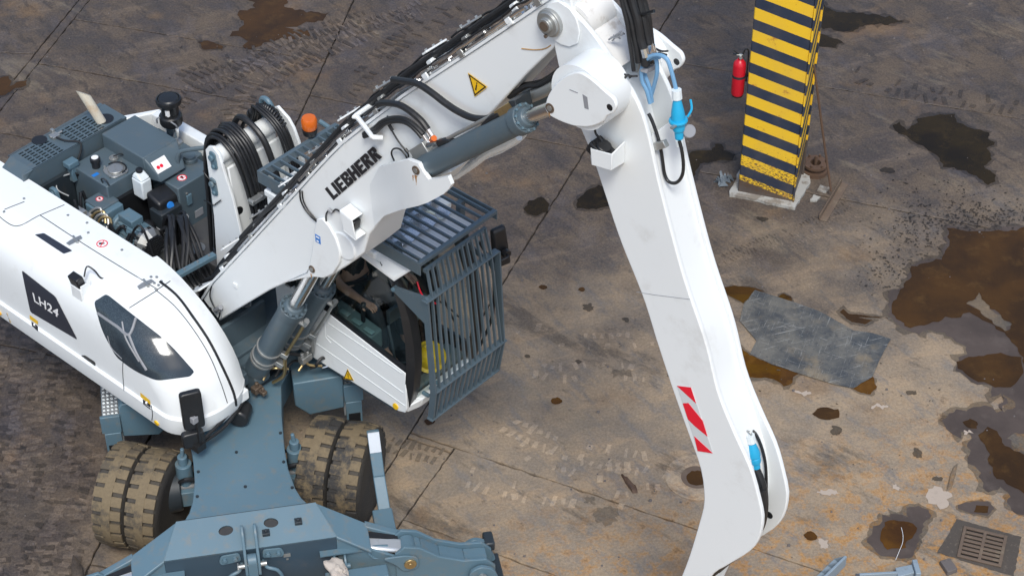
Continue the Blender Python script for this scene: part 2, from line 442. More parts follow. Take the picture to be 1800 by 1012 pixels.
def part(name, mb, mat, parent=None, bevel=0.0, label=None, kind=None, u=False, angle=35, smooth=True, seg=2):
    if u: mb.xf(UROT)
    o = bpy.data.objects.new(name, mesh_of(name, mb, mat, angle, smooth))
    COL.objects.link(o)
    if parent: o.parent = parent
    if bevel:
        b = o.modifiers.new('bevel', 'BEVEL'); b.width = bevel; b.segments = seg; b.limit_method = 'ANGLE'; b.angle_limit = R(40)
        b.harden_normals = False
    if label: o['label'] = label
    if kind: o['kind'] = kind
    elif name in STUFFY: o['kind'] = 'stuff'
    return o
STUFFY = {'bolt_plugs','lid_bolts','bracket_bolts','gland_bolts','step_tread','step_side','tread_studs','end_slots','cage_slots','bolt_row','hose_bar_bolt','hose_sleeve','dry_straw'}

def dup(o, parent, mat4=None, name=None):
    c = o.copy(); COL.objects.link(c); c.parent = parent
    if name: c.name = name
    if mat4 is not None: c.matrix_local = mat4
    for ch in list(o.children):
        k = ch.copy(); COL.objects.link(k); k.parent = c
    return c

def thing(name, label, cat, loc=(0,0,0), rz=0.0, group=None):
    o = bpy.data.objects.new(name, None); COL.objects.link(o)
    o.empty_display_size = 0.2
    o.location = loc; o.rotation_euler = (0, 0, rz)
    o['label'] = label; o['category'] = cat
    if group: o['group'] = group
    return o
def tag(o, label, cat, group=None):
    o['label'] = label; o['category'] = cat
    if group: o['group'] = group
    return o

def text_mb(txt, place, bold=0.0, t=0.003, nrm=Vector((0,-1,0))):
    # place(a,b) -> point for a,b in 0..1 over the text's own bounding box
    cu = bpy.data.curves.new('lettering', 'FONT'); cu.body = txt; cu.offset = bold; cu.space_character = 1.0+bold*2.6; cu.resolution_u = 3
    o = bpy.data.objects.new('lettering', cu); COL.objects.link(o)
    bpy.context.view_layer.update()
    me = bpy.data.meshes.new_from_object(o.evaluated_get(bpy.context.evaluated_depsgraph_get()))
    bpy.data.objects.remove(o); bpy.data.curves.remove(cu)
    xs = [v.co.x for v in me.vertices]; ys = [v.co.y for v in me.vertices]
    x0, x1, y0, y1 = min(xs), max(xs), min(ys), max(ys)
    mb = MB()
    mb.add([Vector(place((v.co.x-x0)/(x1-x0), (v.co.y-y0)/(y1-y0))) + nrm*t for v in me.vertices], [tuple(p.vertices) for p in me.polygons])
    bpy.data.meshes.remove(me)
    return mb

GLYPH = {
 'L': [(0,0,.30,1),(.30,0,.66,.22)], 'I': [(0,0,.30,1)],
 'E': [(0,0,.30,1),(.30,0,.68,.21),(.30,.40,.62,.60),(.30,.79,.68,1)],
 'H': [(0,0,.30,1),(.30,.39,.48,.61),(.48,0,.78,1)],
}
def block_text(txt, place):
    # heavy slab capitals, drawn as polygons in letter space
    mb = MB(); polys = []; x = 0
    for c in txt:
        if c in GLYPH:
            w = max(r_[2] for r_ in GLYPH[c])
            for a, b, c2, d in GLYPH[c]: polys.append([(x+a,b),(x+c2,b),(x+c2,d),(x+a,d)])
        else:
            w = .76
            polys.append([(x,0),(x+.30,0),(x+.30,1),(x,1)])
            polys.append([(x+.30,.80),(x+.52,.80),(x+.56,1),(x+.30,1)])
            polys.append([(x+.30,.40),(x+.50,.40),(x+.52,.63),(x+.30,.63)])
            polys.append([(x+.44,.63),(x+.66,.53),(x+.76,.62),(x+.76,.88),(x+.66,1),(x+.54,1),(x+.44,.78)])
            if c == 'B':
                polys.append([(x+.30,0),(x+.54,0),(x+.50,.25),(x+.30,.25)])
                polys.append([(x+.44,.25),(x+.50,0),(x+.67,0),(x+.78,.12),(x+.78,.40),(x+.66,.53),(x+.44,.42)])
            else: polys.append([(x+.30,.42),(x+.47,0),(x+.80,0),(x+.60,.52),(x+.44,.50)]); w = .80
        x += w+.055
    tot = x-.055
    for p in polys: mb.add([place(a/tot, b) for a, b in p], [tuple(range(len(p)))])
    return mb

# ------------------------------------------------------------------ the yard: bed, slabs, joints
ground = part('ground', MB().add([(-120,-120,-0.05),(120,-120,-0.05),(120,160,-0.05),(-120,160,-0.05)], [(0,1,2,3)]), GROUND, kind='structure')
bed = part('joint_bed', MB().add([(-9,8.2,-0.03),(9,8.2,-0.03),(9,26,-0.03),(-9,26,-0.03)], [(0,1,2,3)]), JOINT, ground)

def inside(poly, p):
    x, y = p; c = False; n = len(poly)
    for i in range(n):
        (x0, y0), (x1, y1) = poly[i], poly[i-1]
        if (y0 > y) != (y1 > y) and x < (x1-x0)*(y-y0)/(y1-y0)+x0: c = not c
    return c
def split(poly, p, q):
    d = (q[0]-p[0], q[1]-p[1]); sd = lambda a: d[0]*(a[1]-p[1])-d[1]*(a[0]-p[0])
    A, B = [], []
    for i in range(len(poly)):
        a, b = poly[i], poly[(i+1) % len(poly)]; sa, sb = sd(a), sd(b)
        (A if sa >= 0 else B).append(a)
        if sa*sb < 0:
            t = sa/(sa-sb); c = (a[0]+(b[0]-a[0])*t, a[1]+(b[1]-a[1])*t); A.append(c); B.append(c)
    return [x for x in (A, B) if len(x) > 2]
slabs = [[(-9, 8.2), (9, 8.2), (9, 26), (-9, 26)]]
def cut(p, q, *sel):
    global slabs
    out = []
    for s in slabs:
        if not sel or any(inside(s, k) for k in sel): out += split(s, p, q)
        else: out.append(s)
    slabs = out
cut((-0.99,13.91), (0.85,18.57))
cut((-0.99,13.91), (1.69,12.64), (4,15), (1,10), (-1,12))
cut((-0.55,13.71), (-1.01,12.76), (1,12.2), (-1.3,12))
cut((-1.10,13.87), (-0.60,13.64), (-0.95,13.75))
cut((-1.01,12.76), (0.39,12.07), (0,12.9), (3,11))
cut((-3.84,12.11), (-2.28,20.39), (-5,20), (-2,19))
cut((-6.10,19.63), (-5.52,21.80), (-5,20), (-5,15), (-7,22))
cut((-5.97,19.63), (-5.39,21.80), (-5,20), (-4.5,16))
cut((-5.67,21.39), (-3.27,20.68), (-4,20), (-4,21.2))
cut((-3.27,20.68), (-2.99,21.80), (-4,21.6), (-3,21.6))
cut((-5.95,18.90), (-5.51,18.76), (-4.5,19), (-4.5,17))
cut((-6.28,20.58), (-5.83,20.55), (-7,20.6), (-7,22))
cut((-6.09,20.44), (-5.83,20.36), (-5.75,20.45))
cut((-3.80,12.20), (-3.60,12.15), (-3.2,12.3), (-2.5,15))
cut((0.85,18.57), (2.7,17.95), (0,20), (0,15.9))
cut((0.2,20.9), (2.2,20.3), (4,21), (3,24))
cut((6.4,14.0), (8.2,20.5), (8,14), (6,13))
cut((-6.6,15.6), (-4.2,14.9), (-6,17), (-7,14))

def ragged(poly, amp, step, seed=0.0, closed=True):
    out = []
    n = len(poly)
    for i in range(n):
        a, b = Vector((*poly[i][:2], 0)), Vector((*poly[(i+1) % n][:2], 0))
        L = (b-a).length; k = max(1, int(L/step)); nrm = Vector((-(b-a).y, (b-a).x, 0)); 
        if nrm.length: nrm.normalize()
        for j in range(k):
            p = a + (b-a)*(j/k)
            q = p*(1.0/max(step*2.2, 1e-3)) + Vector((seed, seed*1.7, 0))
            d = amp*(noise.noise(q) + 0.55*noise.noise(q*2.3) + 0.3*noise.noise(q*5.1))
            out.append((p.x + nrm.x*d, p.y + nrm.y*d))
    return out
def shrink(poly, g):
    # pull every edge inwards by g
    n = len(poly); out = []
    ar = sum(poly[i-1][0]*poly[i][1]-poly[i][0]*poly[i-1][1] for i in range(n))
    sg = 1 if ar > 0 else -1
    for i in range(n):
        p = Vector(poly[i]); a = (p-Vector(poly[i-1])).normalized(); b = (Vector(poly[(i+1) % n])-p).normalized()
        na, nb = Vector((-a.y, a.x))*sg, Vector((-b.y, b.x))*sg
        m = na+nb; l = m.length
        m = na if l < 0.3 else m/l*(1/max(0.5, m.normalized().dot(na)))
        out.append(tuple(p+m*g))
    return out
for i, s in enumerate(slabs):
    ar = abs(sum(s[k-1][0]*s[k][1]-s[k][0]*s[k-1][1] for k in range(len(s))))/2
    if ar < 0.01: continue
    q = ragged(shrink(s, 0.0085), 0.012, 0.05, 3.1*i)
    # coarse rim far outside the picture is not needed
    top = [(x, y, 0.0) for x, y in q]; mid = [(x, y, -0.008) for x, y in q]
    cx, cy = sum(x for x, y in q)/len(q), sum(y for x, y in q)/len(q)
    inn = shrink(q, 0.006)
    n = len(q)
    mb = MB()
    lift = random.uniform(-0.002, 0.0015)
    tr = tessellate_polygon([[Vector((x, y, 0)) for x, y in inn]])
    mb.add([(x, y, lift) for x, y in inn] + [(x, y, lift-0.007) for x, y in q] + [(x, y, -0.04) for x, y in q],
           list(tr) + [(k, (k+1) % n, n+(k+1) % n, n+k) for k in range(n)] + [(n+k, n+(k+1) % n, 2*n+(k+1) % n, 2*n+k) for k in range(n)])
    part('concrete_slab', mb, GROUND, ground, smooth=False)

# ------------------------------------------------------------------ puddles
def sheet(name, poly, mat, z, holes=(), amp=0.03, step=0.05, seed=0.0, kind='structure', parent=None):
    outer = ragged(poly, amp, step, seed)
    hs = [ragged(h, amp*0.8, step*0.8, seed+5) for h in holes]
    allp = outer + [p for h in hs for p in h]
    tr = tessellate_polygon([[Vector((x, y, 0)) for x, y in outer]] + [[Vector((x, y, 0)) for x, y in h] for h in hs])
    mb = MB().add([(x, y, z) for x, y in allp], tr)
    o = part(name, mb, mat, parent, smooth=False)
    # make sure it faces up
    for p in o.data.polygons:
        if p.normal.z < 0: p.flip()
    if kind: o['kind'] = kind
    if mat in (WATER, WATERD, WATERO, WETMUD) and z < .005 and len(poly) != 22:
        rim_ = ragged(shrink(poly, -.035 if len(poly) > 8 else -.015), amp*1.5, step, seed+9)
        tr = tessellate_polygon([[Vector((x, y, 0)) for x, y in rim_]])
        w_ = part('damp_edge', MB().add([(x, y, .0021+.0000003*seed) for x, y in rim_], tr), DAMP, None, smooth=False, kind='structure')
        for p in w_.data.polygons:
            if p.normal.z < 0: p.flip()
    return o
big1 = [(4.775,17.156),(4.732,17.045),(4.683,16.748),(4.598,16.573),(4.47,16.573),(4.265,16.467),(4.245,16.343),(4.192,16.192),(4.131,16.107),(3.959,15.996),(3.937,15.802),(3.898,15.657),(3.976,15.504),(4.03,15.433),(4.175,15.353),(4.314,15.415),(4.421,15.353),(4.49,15.282),(4.547,15.238),(4.632,15.16),(4.618,15.047),(4.517,14.995),(4.485,14.909),(4.479,14.807),(4.561,14.689),(4.657,14.622),(4.804,14.555),(4.756,14.481),(4.739,14.39),(4.856,14.472),(4.897,14.39),(4.846,14.267),(4.758,14.186),(4.717,14.267),(4.653,14.283),(4.553,14.259),(4.458,14.194),(4.378,14.218),(4.287,14.178),(4.204,14.081),(4.233,13.954),(4.305,13.89),(4.328,13.827),(4.36,13.922),(4.439,13.898),(4.445,13.835),(4.399,13.765),(4.364,13.563),(4.42,13.448),(4.428,13.312),(4.46,13.222),(4.431,13.154),(4.471,13.11),(4.612,13.177),(4.661,13.095),(4.62,12.962),(4.651,12.875),(4.755,12.809),(5.072,12.809),(5.629,14.39),(6.019,17.318),(5.607,17.135),(5.437,17.125),(5.226,17.065),(5.135,17.075),(4.924,17.075)]
isl1 = [(4.743,15.83),(4.857,15.903),(4.913,16.014),(4.923,15.903),(4.978,15.748),(5.072,15.648),(5.162,15.504),(5.058,15.388),(4.941,15.549),(4.872,15.72)]
isl2 = [(4.786,13.835),(4.886,13.867),(4.964,13.875),(5.03,13.788),(4.914,13.617),(4.829,13.632)]
isl3 = [(4.881,14.456),(4.931,14.39),(4.948,14.275),(4.837,14.194),(4.799,14.259)]
sheet('puddle', big1, WETMUD, 0.003, (isl1, isl2, isl3), 0.05, 0.045, 1.0)
sheet('puddle', [(4.778,17.095),(4.695,16.748),(4.607,16.554),(4.268,16.448),(4.247,16.315),(4.14,16.089),(3.988,15.866),(3.935,15.666),(4.047,15.468),(4.255,15.486),(4.502,15.594),(4.738,15.666),(4.912,15.549),(5.075,15.326),(5.155,15.134),(5.165,14.892),(5.567,14.892),(6.133,17.267),(5.599,17.095),(5.221,17.035)], WATER, 0.0065, (isl1,), 0.05, 0.045, 2.0)
sheet('puddle', [(4.494,14.927),(4.482,14.824),(4.564,14.706),(4.66,14.639),(4.807,14.572),(4.957,14.555),(5.058,14.639),(5.148,14.807),(5.153,14.978),(4.964,15.047),(4.727,15.012),(4.577,14.978)], WATER, 0.0065, (), 0.03, 0.045, 2.6)
sheet('puddle', [(4.522,13.867),(4.623,13.97),(4.709,13.922),(4.74,13.71),(4.909,13.594),(5.267,13.479),(5.216,12.992),(4.808,13.08),(4.673,13.214),(4.558,13.319),(4.544,13.479),(4.558,13.671)], WATER, 0.0065, (), 0.05, 0.05, 3.3)
sheet('puddle', [(4.399,14.049),(4.48,14.097),(4.549,14.049),(4.521,13.954),(4.429,13.97)], WATER, 0.0065, (), 0.02, 0.03, 3.9)
sheet('puddle', [(4.453,19.035),(4.529,19.104),(4.598,18.944),(4.715,19.058),(4.763,19.196),(5.038,19.243),(5.203,19.266),(5.215,19.104),(5.312,19.012),(5.531,18.898),(5.506,18.763),(5.586,18.696),(5.473,18.584),(5.472,18.363),(5.357,18.233),(5.456,18.071),(5.445,17.942),(5.344,17.879),(5.247,18.049),(5.025,18.222),(4.896,18.222),(4.884,18.385),(4.773,18.584),(4.633,18.696),(4.581,18.83),(4.482,18.876)], WATERD, 0.004, (), 0.04, 0.045, 4.4)
sheet('puddle', [(2.058,18.517),(2.164,18.54),(2.301,18.54),(2.338,18.673),(2.429,18.662),(2.432,18.54),(2.562,18.462),(2.521,18.363),(2.145,18.287),(2.076,18.135),(2.017,17.836),(1.922,17.942)], WATERD, 0.004, (), 0.03, 0.045, 5.4)
sheet('puddle', [(3.814,21.864),(3.857,21.796),(4.03,21.552),(4.311,21.499),(4.623,21.418),(4.925,21.286),(4.7,21.207),(4.415,21.207),(4.252,21.05),(3.975,21.102),(3.768,21.154)], WATERD, 0.004, (), 0.06, 0.04, 6.4)
sheet('puddle', [(3.686,20.933),(3.817,20.972),(4.017,20.868),(4.098,20.791),(3.994,20.689),(3.787,20.715),(3.672,20.689)], WATERD, 0.004, (), 0.05, 0.04, 6.9)
sheet('puddle', [(-3.394,21.878),(-3.267,21.619),(-3.401,21.525),(-3.456,21.365),(-3.356,21.299),(-3.403,21.063),(-3.485,20.972),(-3.312,20.868),(-3.271,20.677),(-3.172,20.664),(-3.071,20.779),(-2.821,20.894),(-2.589,20.907),(-2.498,20.998),(-2.696,21.089),(-2.841,21.128),(-2.378,21.299),(-2.298,21.485),(-2.639,21.525),(-2.884,21.619),(-2.846,21.755),(-2.958,21.878)], WATER, 0.004, (), 0.07, 0.045, 7.2)
sheet('puddle', [(-3.882,20.804),(-3.767,20.843),(-3.556,20.715),(-3.57,20.651),(-3.778,20.638)], WATER, 0.004, (), 0.03, 0.04, 7.9)
sheet('puddle', [(-6.229,20.016),(-6.085,20.053),(-6.025,19.955),(-6.032,19.846),(-5.95,19.919),(-5.838,19.98),(-5.831,19.87),(-5.977,19.774),(-6.037,19.666),(-6.152,19.631)], WATER, 0.004, (), 0.03, 0.04, 8.2)
sheet('puddle', [(0.132,17.44),(0.196,17.585),(0.324,17.658),(0.411,17.544),(0.384,17.399),(0.27,17.318),(0.17,17.358)], WATERD, 0.004, (), 0.025, 0.035, 9.1)
sheet('puddle', [(0.708,17.544),(0.762,17.679),(0.893,17.815),(0.972,17.879),(1.117,17.836),(1.137,17.523),(1.053,17.482),(0.85,17.44),(0.731,17.461)], WATERD, 0.004, (), 0.03, 0.035, 9.7)
sheet('puddle', [(2.173,16.098),(2.391,16.117),(2.568,16.089),(2.663,16.014),(2.538,16.023),(2.42,15.839),(2.342,15.894),(2.248,15.986)], WATER, 0.004, (), 0.025, 0.035, 10.3)
sheet('puddle', [(2.786,15.931),(2.859,15.996),(2.925,15.949),(2.949,15.839),(2.876,15.876)], WATER, 0.004, (), 0.02, 0.03, 10.9)
sheet('puddle', [(2.268,15.238),(2.411,15.021),(2.622,14.884),(2.876,14.748),(2.82,14.697),(2.794,14.622),(2.709,14.564),(2.648,14.639),(2.534,14.689),(2.357,14.689),(2.288,14.807)], WATERO, 0.004, (), 0.025, 0.04, 11.3)
sheet('puddle', [(3.334,14.58),(3.428,14.689),(3.519,14.689),(3.608,14.756),(3.626,14.639),(3.615,14.522),(3.554,14.447),(3.46,14.464)], WATERO, 0.004, (), 0.02, 0.03, 11.9)
p12 = [(3.276,12.545),(3.327,12.608),(3.344,12.658),(3.417,12.73),(3.437,12.795),(3.51,12.788),(3.522,12.831),(3.572,12.817),(3.637,12.824),(3.663,12.788),(3.68,12.897),(3.79,12.926),(3.867,12.875),(3.898,12.802),(3.808,12.701),(3.779,12.587),(3.715,12.481),(3.672,12.369),(3.642,12.306),(3.568,12.265),(3.493,12.279),(3.412,12.292),(3.356,12.299),(3.332,12.348),(3.293,12.404),(3.25,12.467)]
sheet('puddle', p12, WETMUD, 0.003, (), 0.025, 0.035, 12.5)
sheet('puddle', [(3.393,12.594),(3.447,12.716),(3.583,12.744),(3.708,12.701),(3.736,12.644),(3.691,12.559),(3.595,12.474),(3.594,12.404),(3.424,12.376),(3.383,12.453)], WATERO, 0.0065, (), 0.03, 0.035, 12.9)
sheet('puddle', [(4.163,12.933),(4.238,12.97),(4.386,12.992),(4.471,12.962),(4.495,12.889),(4.414,12.795),(4.291,12.817),(4.161,12.889)], WETMUD, 0.003, (), 0.02, 0.03, 13.3)
sheet('puddle', [(4.333,12.933),(4.447,12.918),(4.42,12.831),(4.296,12.846)], WATER, 0.0065, (), 0.008, 0.03, 13.8)
sheet('puddle', [(3.408,15.702),(3.449,15.748),(3.498,15.666),(3.603,15.657),(3.901,15.594),(3.715,15.612),(3.585,15.612),(3.732,15.567),(3.641,15.504),(3.517,15.54),(3.465,15.594)], WATER, 0.004, (), 0.008, 0.02, 14.3)
def blot(u, v, rx, ry, mat=WATERD, z=0.004, seed=0.0, kind='structure', name='puddle', amp=0.012):
    n = 22
    return sheet(name, [(u+rx*math.cos(2*math.pi*k/n), v+ry*math.sin(2*math.pi*k/n)) for k in range(n)], mat, z, (), amp, 0.02, seed, kind)
holes = [(0.33,16.098),(0.737,16.061),(0.438,14.349),(-0.806,14.057),(0.156,15.012),(0.672,14.927),(2.743,12.545),(1.751,13.289),(3.086,14.17),(3.887,13.617),(4.029,13.282),(3.97,14.472),(3.151,13.93),(2.754,17.267),(4.259,18.157),(0.795,15.775),(1.178,15.576)]
for k, (x, y) in enumerate(holes):
    rx, ry = [(0.045,0.035),(0.038,0.034),(0.055,0.05),(0.05,0.045),(0.03,0.028),(0.032,0.028),(0.06,0.055),(0.10,0.10),(0.13,0.09),(0.045,0.07),(0.045,0.03),(0.04,0.04),(0.05,0.07),(0.06,0.04),(0.09,0.05),(0.06,0.06),(0.035,0.03)][k]
    blot(x, y, rx, ry, WATERO if k in (2, 3, 6) else (WATER if k in (0, 1, 7, 8) else OILY), 0.0045, 20.0+k, 'structure', 'puddle' if k in (0, 1, 2, 3, 6, 7, 8) else 'oil_spot', .012 if k < 8 else .03)

# splashes and small oil drops round the wet areas: nobody could count them
mb = MB(); rnd = random.Random(5)
def drops(poly_c, spread, n, smax):
    for _ in range(n):
        x = rnd.gauss(poly_c[0], spread[0]); y = rnd.gauss(poly_c[1], spread[1])
        r = rnd.uniform(0.004, smax)*rnd.choice((0.6, 0.8, 1)); k = 7; st = rnd.uniform(1, 2.2); a0 = rnd.uniform(0, 3)
        v = []
        for i in range(k):
            a = 2*math.pi*i/k; rr = r*rnd.uniform(0.6, 1.25); px, py = rr*math.cos(a)*st, rr*math.sin(a)
            v.append((x+px*math.cos(a0)-py*math.sin(a0), y+px*math.sin(a0)+py*math.cos(a0), 0.0042+0.0000004*len(mb.v)))
        mb.add(v, [tuple(range(k))])
for c, sp, n, sm in zip([(4.389,16.916),(5.007,17.267),(4.056,16.334),(4.698,17.679),(5.392,17.318),(3.049,14.472),(2.022,15.064),(3.977,13.906),(-3.938,20.237)], ((.25,.28),(.35,.12),(.2,.18),(.35,.35),(.5,.2),(.5,.4),(.5,.4),(.4,.4),(.8,.6)), (240,260,130,100,170,22,18,18,16), (.014,.016,.014,.015,.015,.012,.012,.012,.02)):
    drops(c, sp, n, sm)
o = part('oil_drops', mb, OILY, smooth=False); o['kind'] = 'stuff'
for p in o.data.polygons:
    if p.normal.z < 0: p.flip()

gm = MB(); rnd = random.Random(12)
for _ in range(650):
    x, y = rnd.uniform(-6.5, 6.5), rnd.uniform(11.8, 21.5); r = rnd.uniform(.003, .012)*rnd.choice((.6, .8, 1, 1.5))
    v = [(x+rnd.uniform(-r, r), y+rnd.uniform(-r, r), .001) for _ in range(4)]
    gm.hexa([(x-r,y-r*.7,0),(x+r*.8,y-r,0),(x+r,y+r*.8,0),(x-r*.7,y+r,0)], [(x-r*.6,y-r*.5,r*.9),(x+r*.5,y-r*.5,r*.7),(x+r*.5,y+r*.5,r),(x-r*.4,y+r*.5,r*.8)])
o = part('grit', gm, BRICKM, smooth=False); o['kind'] = 'stuff'
# tyre prints pressed in mud
def prints(mb, path, width, pitch, keep, seed, ln=0.085, wd=0.05, thick=0.006):
    rr = random.Random(seed); P = smooth_path([(x, y, 0) for x, y in path], 14)
    acc = 0; last = P[0]; idx = 0
    for p in P[1:]:
        seg = p-last
        while seg.length > 1e-6 and acc+seg.length >= pitch:
            t = (pitch-acc)/seg.length; q = last+seg*t; d = seg.normalized(); sd_ = Vector((-d.y, d.x, 0))
            idx += 1
            for sgn in (-1, 1):
                if noise.noise(q*1.7+Vector((seed, sgn*3, 0)))*0.6+rr.random() > keep+0.1: continue
                cc = q+sd_*(sgn*width*0.25+rr.uniform(-.012, .012))+d*(0 if sgn < 0 else pitch*0.5)
                a = ln*rr.uniform(.5, 1.35); b = wd*rr.uniform(.45, 1.3)
                dd = (d+sd_*rr.uniform(-.35, .35)).normalized(); ss = Vector((-dd.y, dd.x, 0))
                c4 = [cc-ss*a*rr.uniform(.8, 1)-dd*b*.5, cc+ss*a*.9*rr.uniform(.8, 1)-dd*b*.5*rr.uniform(.6, 1), cc+ss*a*.9+dd*b*.5, cc-ss*a*rr.uniform(.7, 1)+dd*b*.5]
                th = thick*rr.uniform(.6, 1.4)
                mb.hexa([(v.x, v.y, 0.0008) for v in c4], [(v.x*.97+cc.x*.03, v.y*.97+cc.y*.03, th) for v in c4])
            last = q; seg = p-last; acc = 0
        acc += seg.length; last = p
mud = MB(); mudd = MB()
prints(mud, [(-4.042,19.453),(-3.809,19.75),(-3.355,20.151),(-2.807,20.74),(-2.127,21.063),(-1.294,21.525)], .34, .085, .62, 1, .075, .04)
prints(mudd, [(-4.038,19.418),(-3.805,19.714),(-3.351,20.114),(-2.804,20.702),(-2.124,21.024),(-1.293,21.485)], .34, .085, .55, 31, .075, .04)
prints(mudd, [(-4.097,19.87),(-3.731,20.237),(-3.209,20.55),(-2.547,20.998),(-1.862,21.392)], .34, .09, .5, 2, .075, .045)
prints(mud, [(-3.196,18.595),(-3.18,19.453),(-2.945,19.967),(-2.47,20.462),(-1.84,20.998),(-1.155,21.66)], .36, .09, .62, 3, .08, .04)
prints(mudd, [(-3.242,18.595),(-3.234,19.453),(-3,19.967),(-2.507,20.487),(-1.842,21.05)], .40, .09, .6, 33, .09, .05)
prints(mudd, [(-2.033,19.631),(-1.665,20.362),(-1.274,20.998),(-0.722,21.66)], .36, .10, .45, 4)
rr = random.Random(77)
for k in range(16):
    x0 = -60+rr.uniform(0, 190); pth = [(a, b) for a, b in [ (0,0) ]]
    gx, gy = -4.9+rr.uniform(-.35, 1.0), 11.6
    pth = [(gx+rr.uniform(-.1,.1)+.12*t*(1 if k % 2 else -.6), gy+t) for t in (0, 1.0, 2.0, 3.0, 4.2)]
    prints(mudd if k % 3 == 0 else mud, pth, .34, .10, .40, 40+k, .055, .06, .002)
for k, pth in enumerate(([(-0.111,14.065),(0.33,13.788),(0.873,13.594),(1.518,13.441)], [(-0.11,13.827),(0.327,13.555),(0.865,13.365),(1.504,13.214)], [(-0.54,13.365),(0,13.139),(0.534,13.065),(1.065,12.992)], [(-0.118,15.594),(0.35,15.326),(0.93,15.238),(1.633,15.326)], [(0,14.892),(0.457,14.765),(0.915,14.807),(1.596,14.723)])):
    prints(mud, pth, .34, .09, .30, 60+k, .06, .05, .0015)
prints(mudd, [(-1.277,13.827),(-1.096,13.71),(-0.874,13.632),(-0.665,13.571)], .26, .075, .85, 23, .06, .04)
prints(mudd, [(2.066,16.429),(2.649,16.817),(3.243,17.166),(3.726,17.523)], .2, .045, .5, 24, .035, .014, .002)
prints(mud, [(2.112,16.239),(2.692,16.622),(3.356,17.065),(3.768,17.369)], .2, .045, .5, 25, .035, .014, .002)
prints(mudd, [(4.007,20.237),(4.507,19.87),(5.15,19.631),(6.052,19.394)], .4, .11, .3, 26)
o = part('tread_marks', mud, MUD, smooth=False); o['kind'] = 'stuff'
o = part('dark_tread_marks', mudd, MUDD, smooth=False); o['kind'] = 'stuff'
# pale dried splotches and dark stains, flat marks of their own
for k, ((x, y), rx, ry, mt) in enumerate(zip([(4.001,13.043),(2.968,13.102),(4.418,13.906),(3.62,13.177),(2.852,12.453),(3.613,14.267),(1.596,14.723),(0.735,12.992),(0.872,12.809),(-2.948,20.74),(1.085,14.765),(3.642,20.677),(2.456,14.765),(2.88,14.472)], (.11,.09,.05,.025,.04,.07,.05,.05,.11,.10,.09,.09,.1,.07), (.13,.03,.025,.03,.07,.03,.02,.05,.12,.05,.05,.08,.04,.03), (CHALK,CHALK,CHALK,CHALK,CHALK,CHALK,CHALK,MUDD,MUDD,MUD,MUDD,MUDD,CHALK,CHALK))):
    blot(x, y, rx, ry, mt, 0.0035, 40.0+k*1.3, 'structure', 'stain', 0.055)

# ------------------------------------------------------------------ loose things on the yard
# steel sheet
def scratched():
    m, nt, p = newmat('scratched_steel')
    c = mixc(nt, ramp(nt, nz(nt, 2.2, 8, .7), .38, .62), (0.135, 0.130, 0.115), (0.050, 0.056, 0.062))
    c = mixc(nt, math_(nt, 'MULTIPLY', ramp(nt, nz(nt, 1.6, 5, .6), .5, .68), .8), c, (0.22, 0.175, 0.115))
    for k, (st, rot) in enumerate((((1, 16, 1), 0.35), ((1, 12, 1), -0.5), ((1, 20, 1), 1.2))):
        c = mixc(nt, math_(nt, 'MULTIPLY', ramp(nt, nz(nt, 2.2+k*.6, 7, .75, None, (st, rot)), .58, .64), .55), c, (0.33, 0.33, 0.31))
    c = mixc(nt, math_(nt, 'MULTIPLY', ramp(nt, nz(nt, 14, 8, .75), .55, .62), .6), c, (0.05, 0.05, 0.055))
    nt.links.new(c, p.inputs['Base Color']); p.inputs['Metallic'].default_value = .05; p.inputs['Roughness'].default_value = .5
    bump(nt, p, nz(nt, 9, 8, .7), .4, .01)
    return m
SHEETM = scratched()
sh = sheet('steel_sheet', [(2.558,16.042),(2.955,15.839),(3.195,15.702),(3.51,15.397),(3.708,15.353),(3.871,15.265),(3.731,14.978),(3.606,14.697),(3.396,14.53),(3.194,14.589),(2.876,14.748),(2.622,14.884),(2.412,15.038),(2.5,15.238),(2.353,15.549),(2.417,15.802)], SHEETM, 0.014, (), 0.006, 0.05, 30.0, None)
b = sh.modifiers.new('thickness', 'SOLIDIFY'); b.thickness = 0.007; b.offset = -1
tag(sh, 'thin scratched grey steel sheet lying flat across the orange puddles right of the white stick', 'steel sheet')

# drain: sunken rough surround, cast frame and grate
e1 = Vector((4.55-4.15, 12.55-12.68, 0)); ang = math.atan2(e1.y, e1.x)
dr = thing('drain_grate', 'rusty cast iron drain grate with two columns of slots, bottom right', 'drain', (4.28, 12.42, 0), R(-19))
mb = MB().prz([(-.36,-.24),(.36,-.26),(.37,.27),(-.35,.26)], 0.001, 0.006)
part('surround', MB().add([(x, y, .0035) for x, y in ragged([(-.36,-.21),(.34,-.27),(.34,.24),(-.26,.27)], .012, .03, 3)], [tuple(range(len(ragged([(-.36,-.21),(.34,-.27),(.34,.24),(-.26,.27)], .012, .03, 3))))]), paint('broken_mortar', (0.07, 0.058, 0.048), 0.9, amt=0.8, dirt=(0.17, 0.14, 0.11), scale=22, bmp=0.8, var=0.3), dr, smooth=False)
part('pit', MB().bx(-.185,.215,-.205,.195,.0036,.0042), paint('pit_dark', (0.006, 0.005, 0.004), 0.9, bmp=0), dr)
gw, gh = .40, .40; x0, y0 = -.185, -.205
gb = MB()
gb.bx(x0, x0+.03, y0, y0+gh, .004, .02); gb.bx(x0+gw-.03, x0+gw, y0, y0+gh, .004, .02); gb.bx(x0+.185, x0+.215, y0+.03, y0+gh-.03, .004, .0195)
gb.bx(x0+.03, x0+gw-.03, y0, y0+.03, .004, .0198); gb.bx(x0+.03, x0+gw-.03, y0+gh-.03, y0+gh, .004, .0198)
part('frame', gb, IRON, dr, bevel=.003)
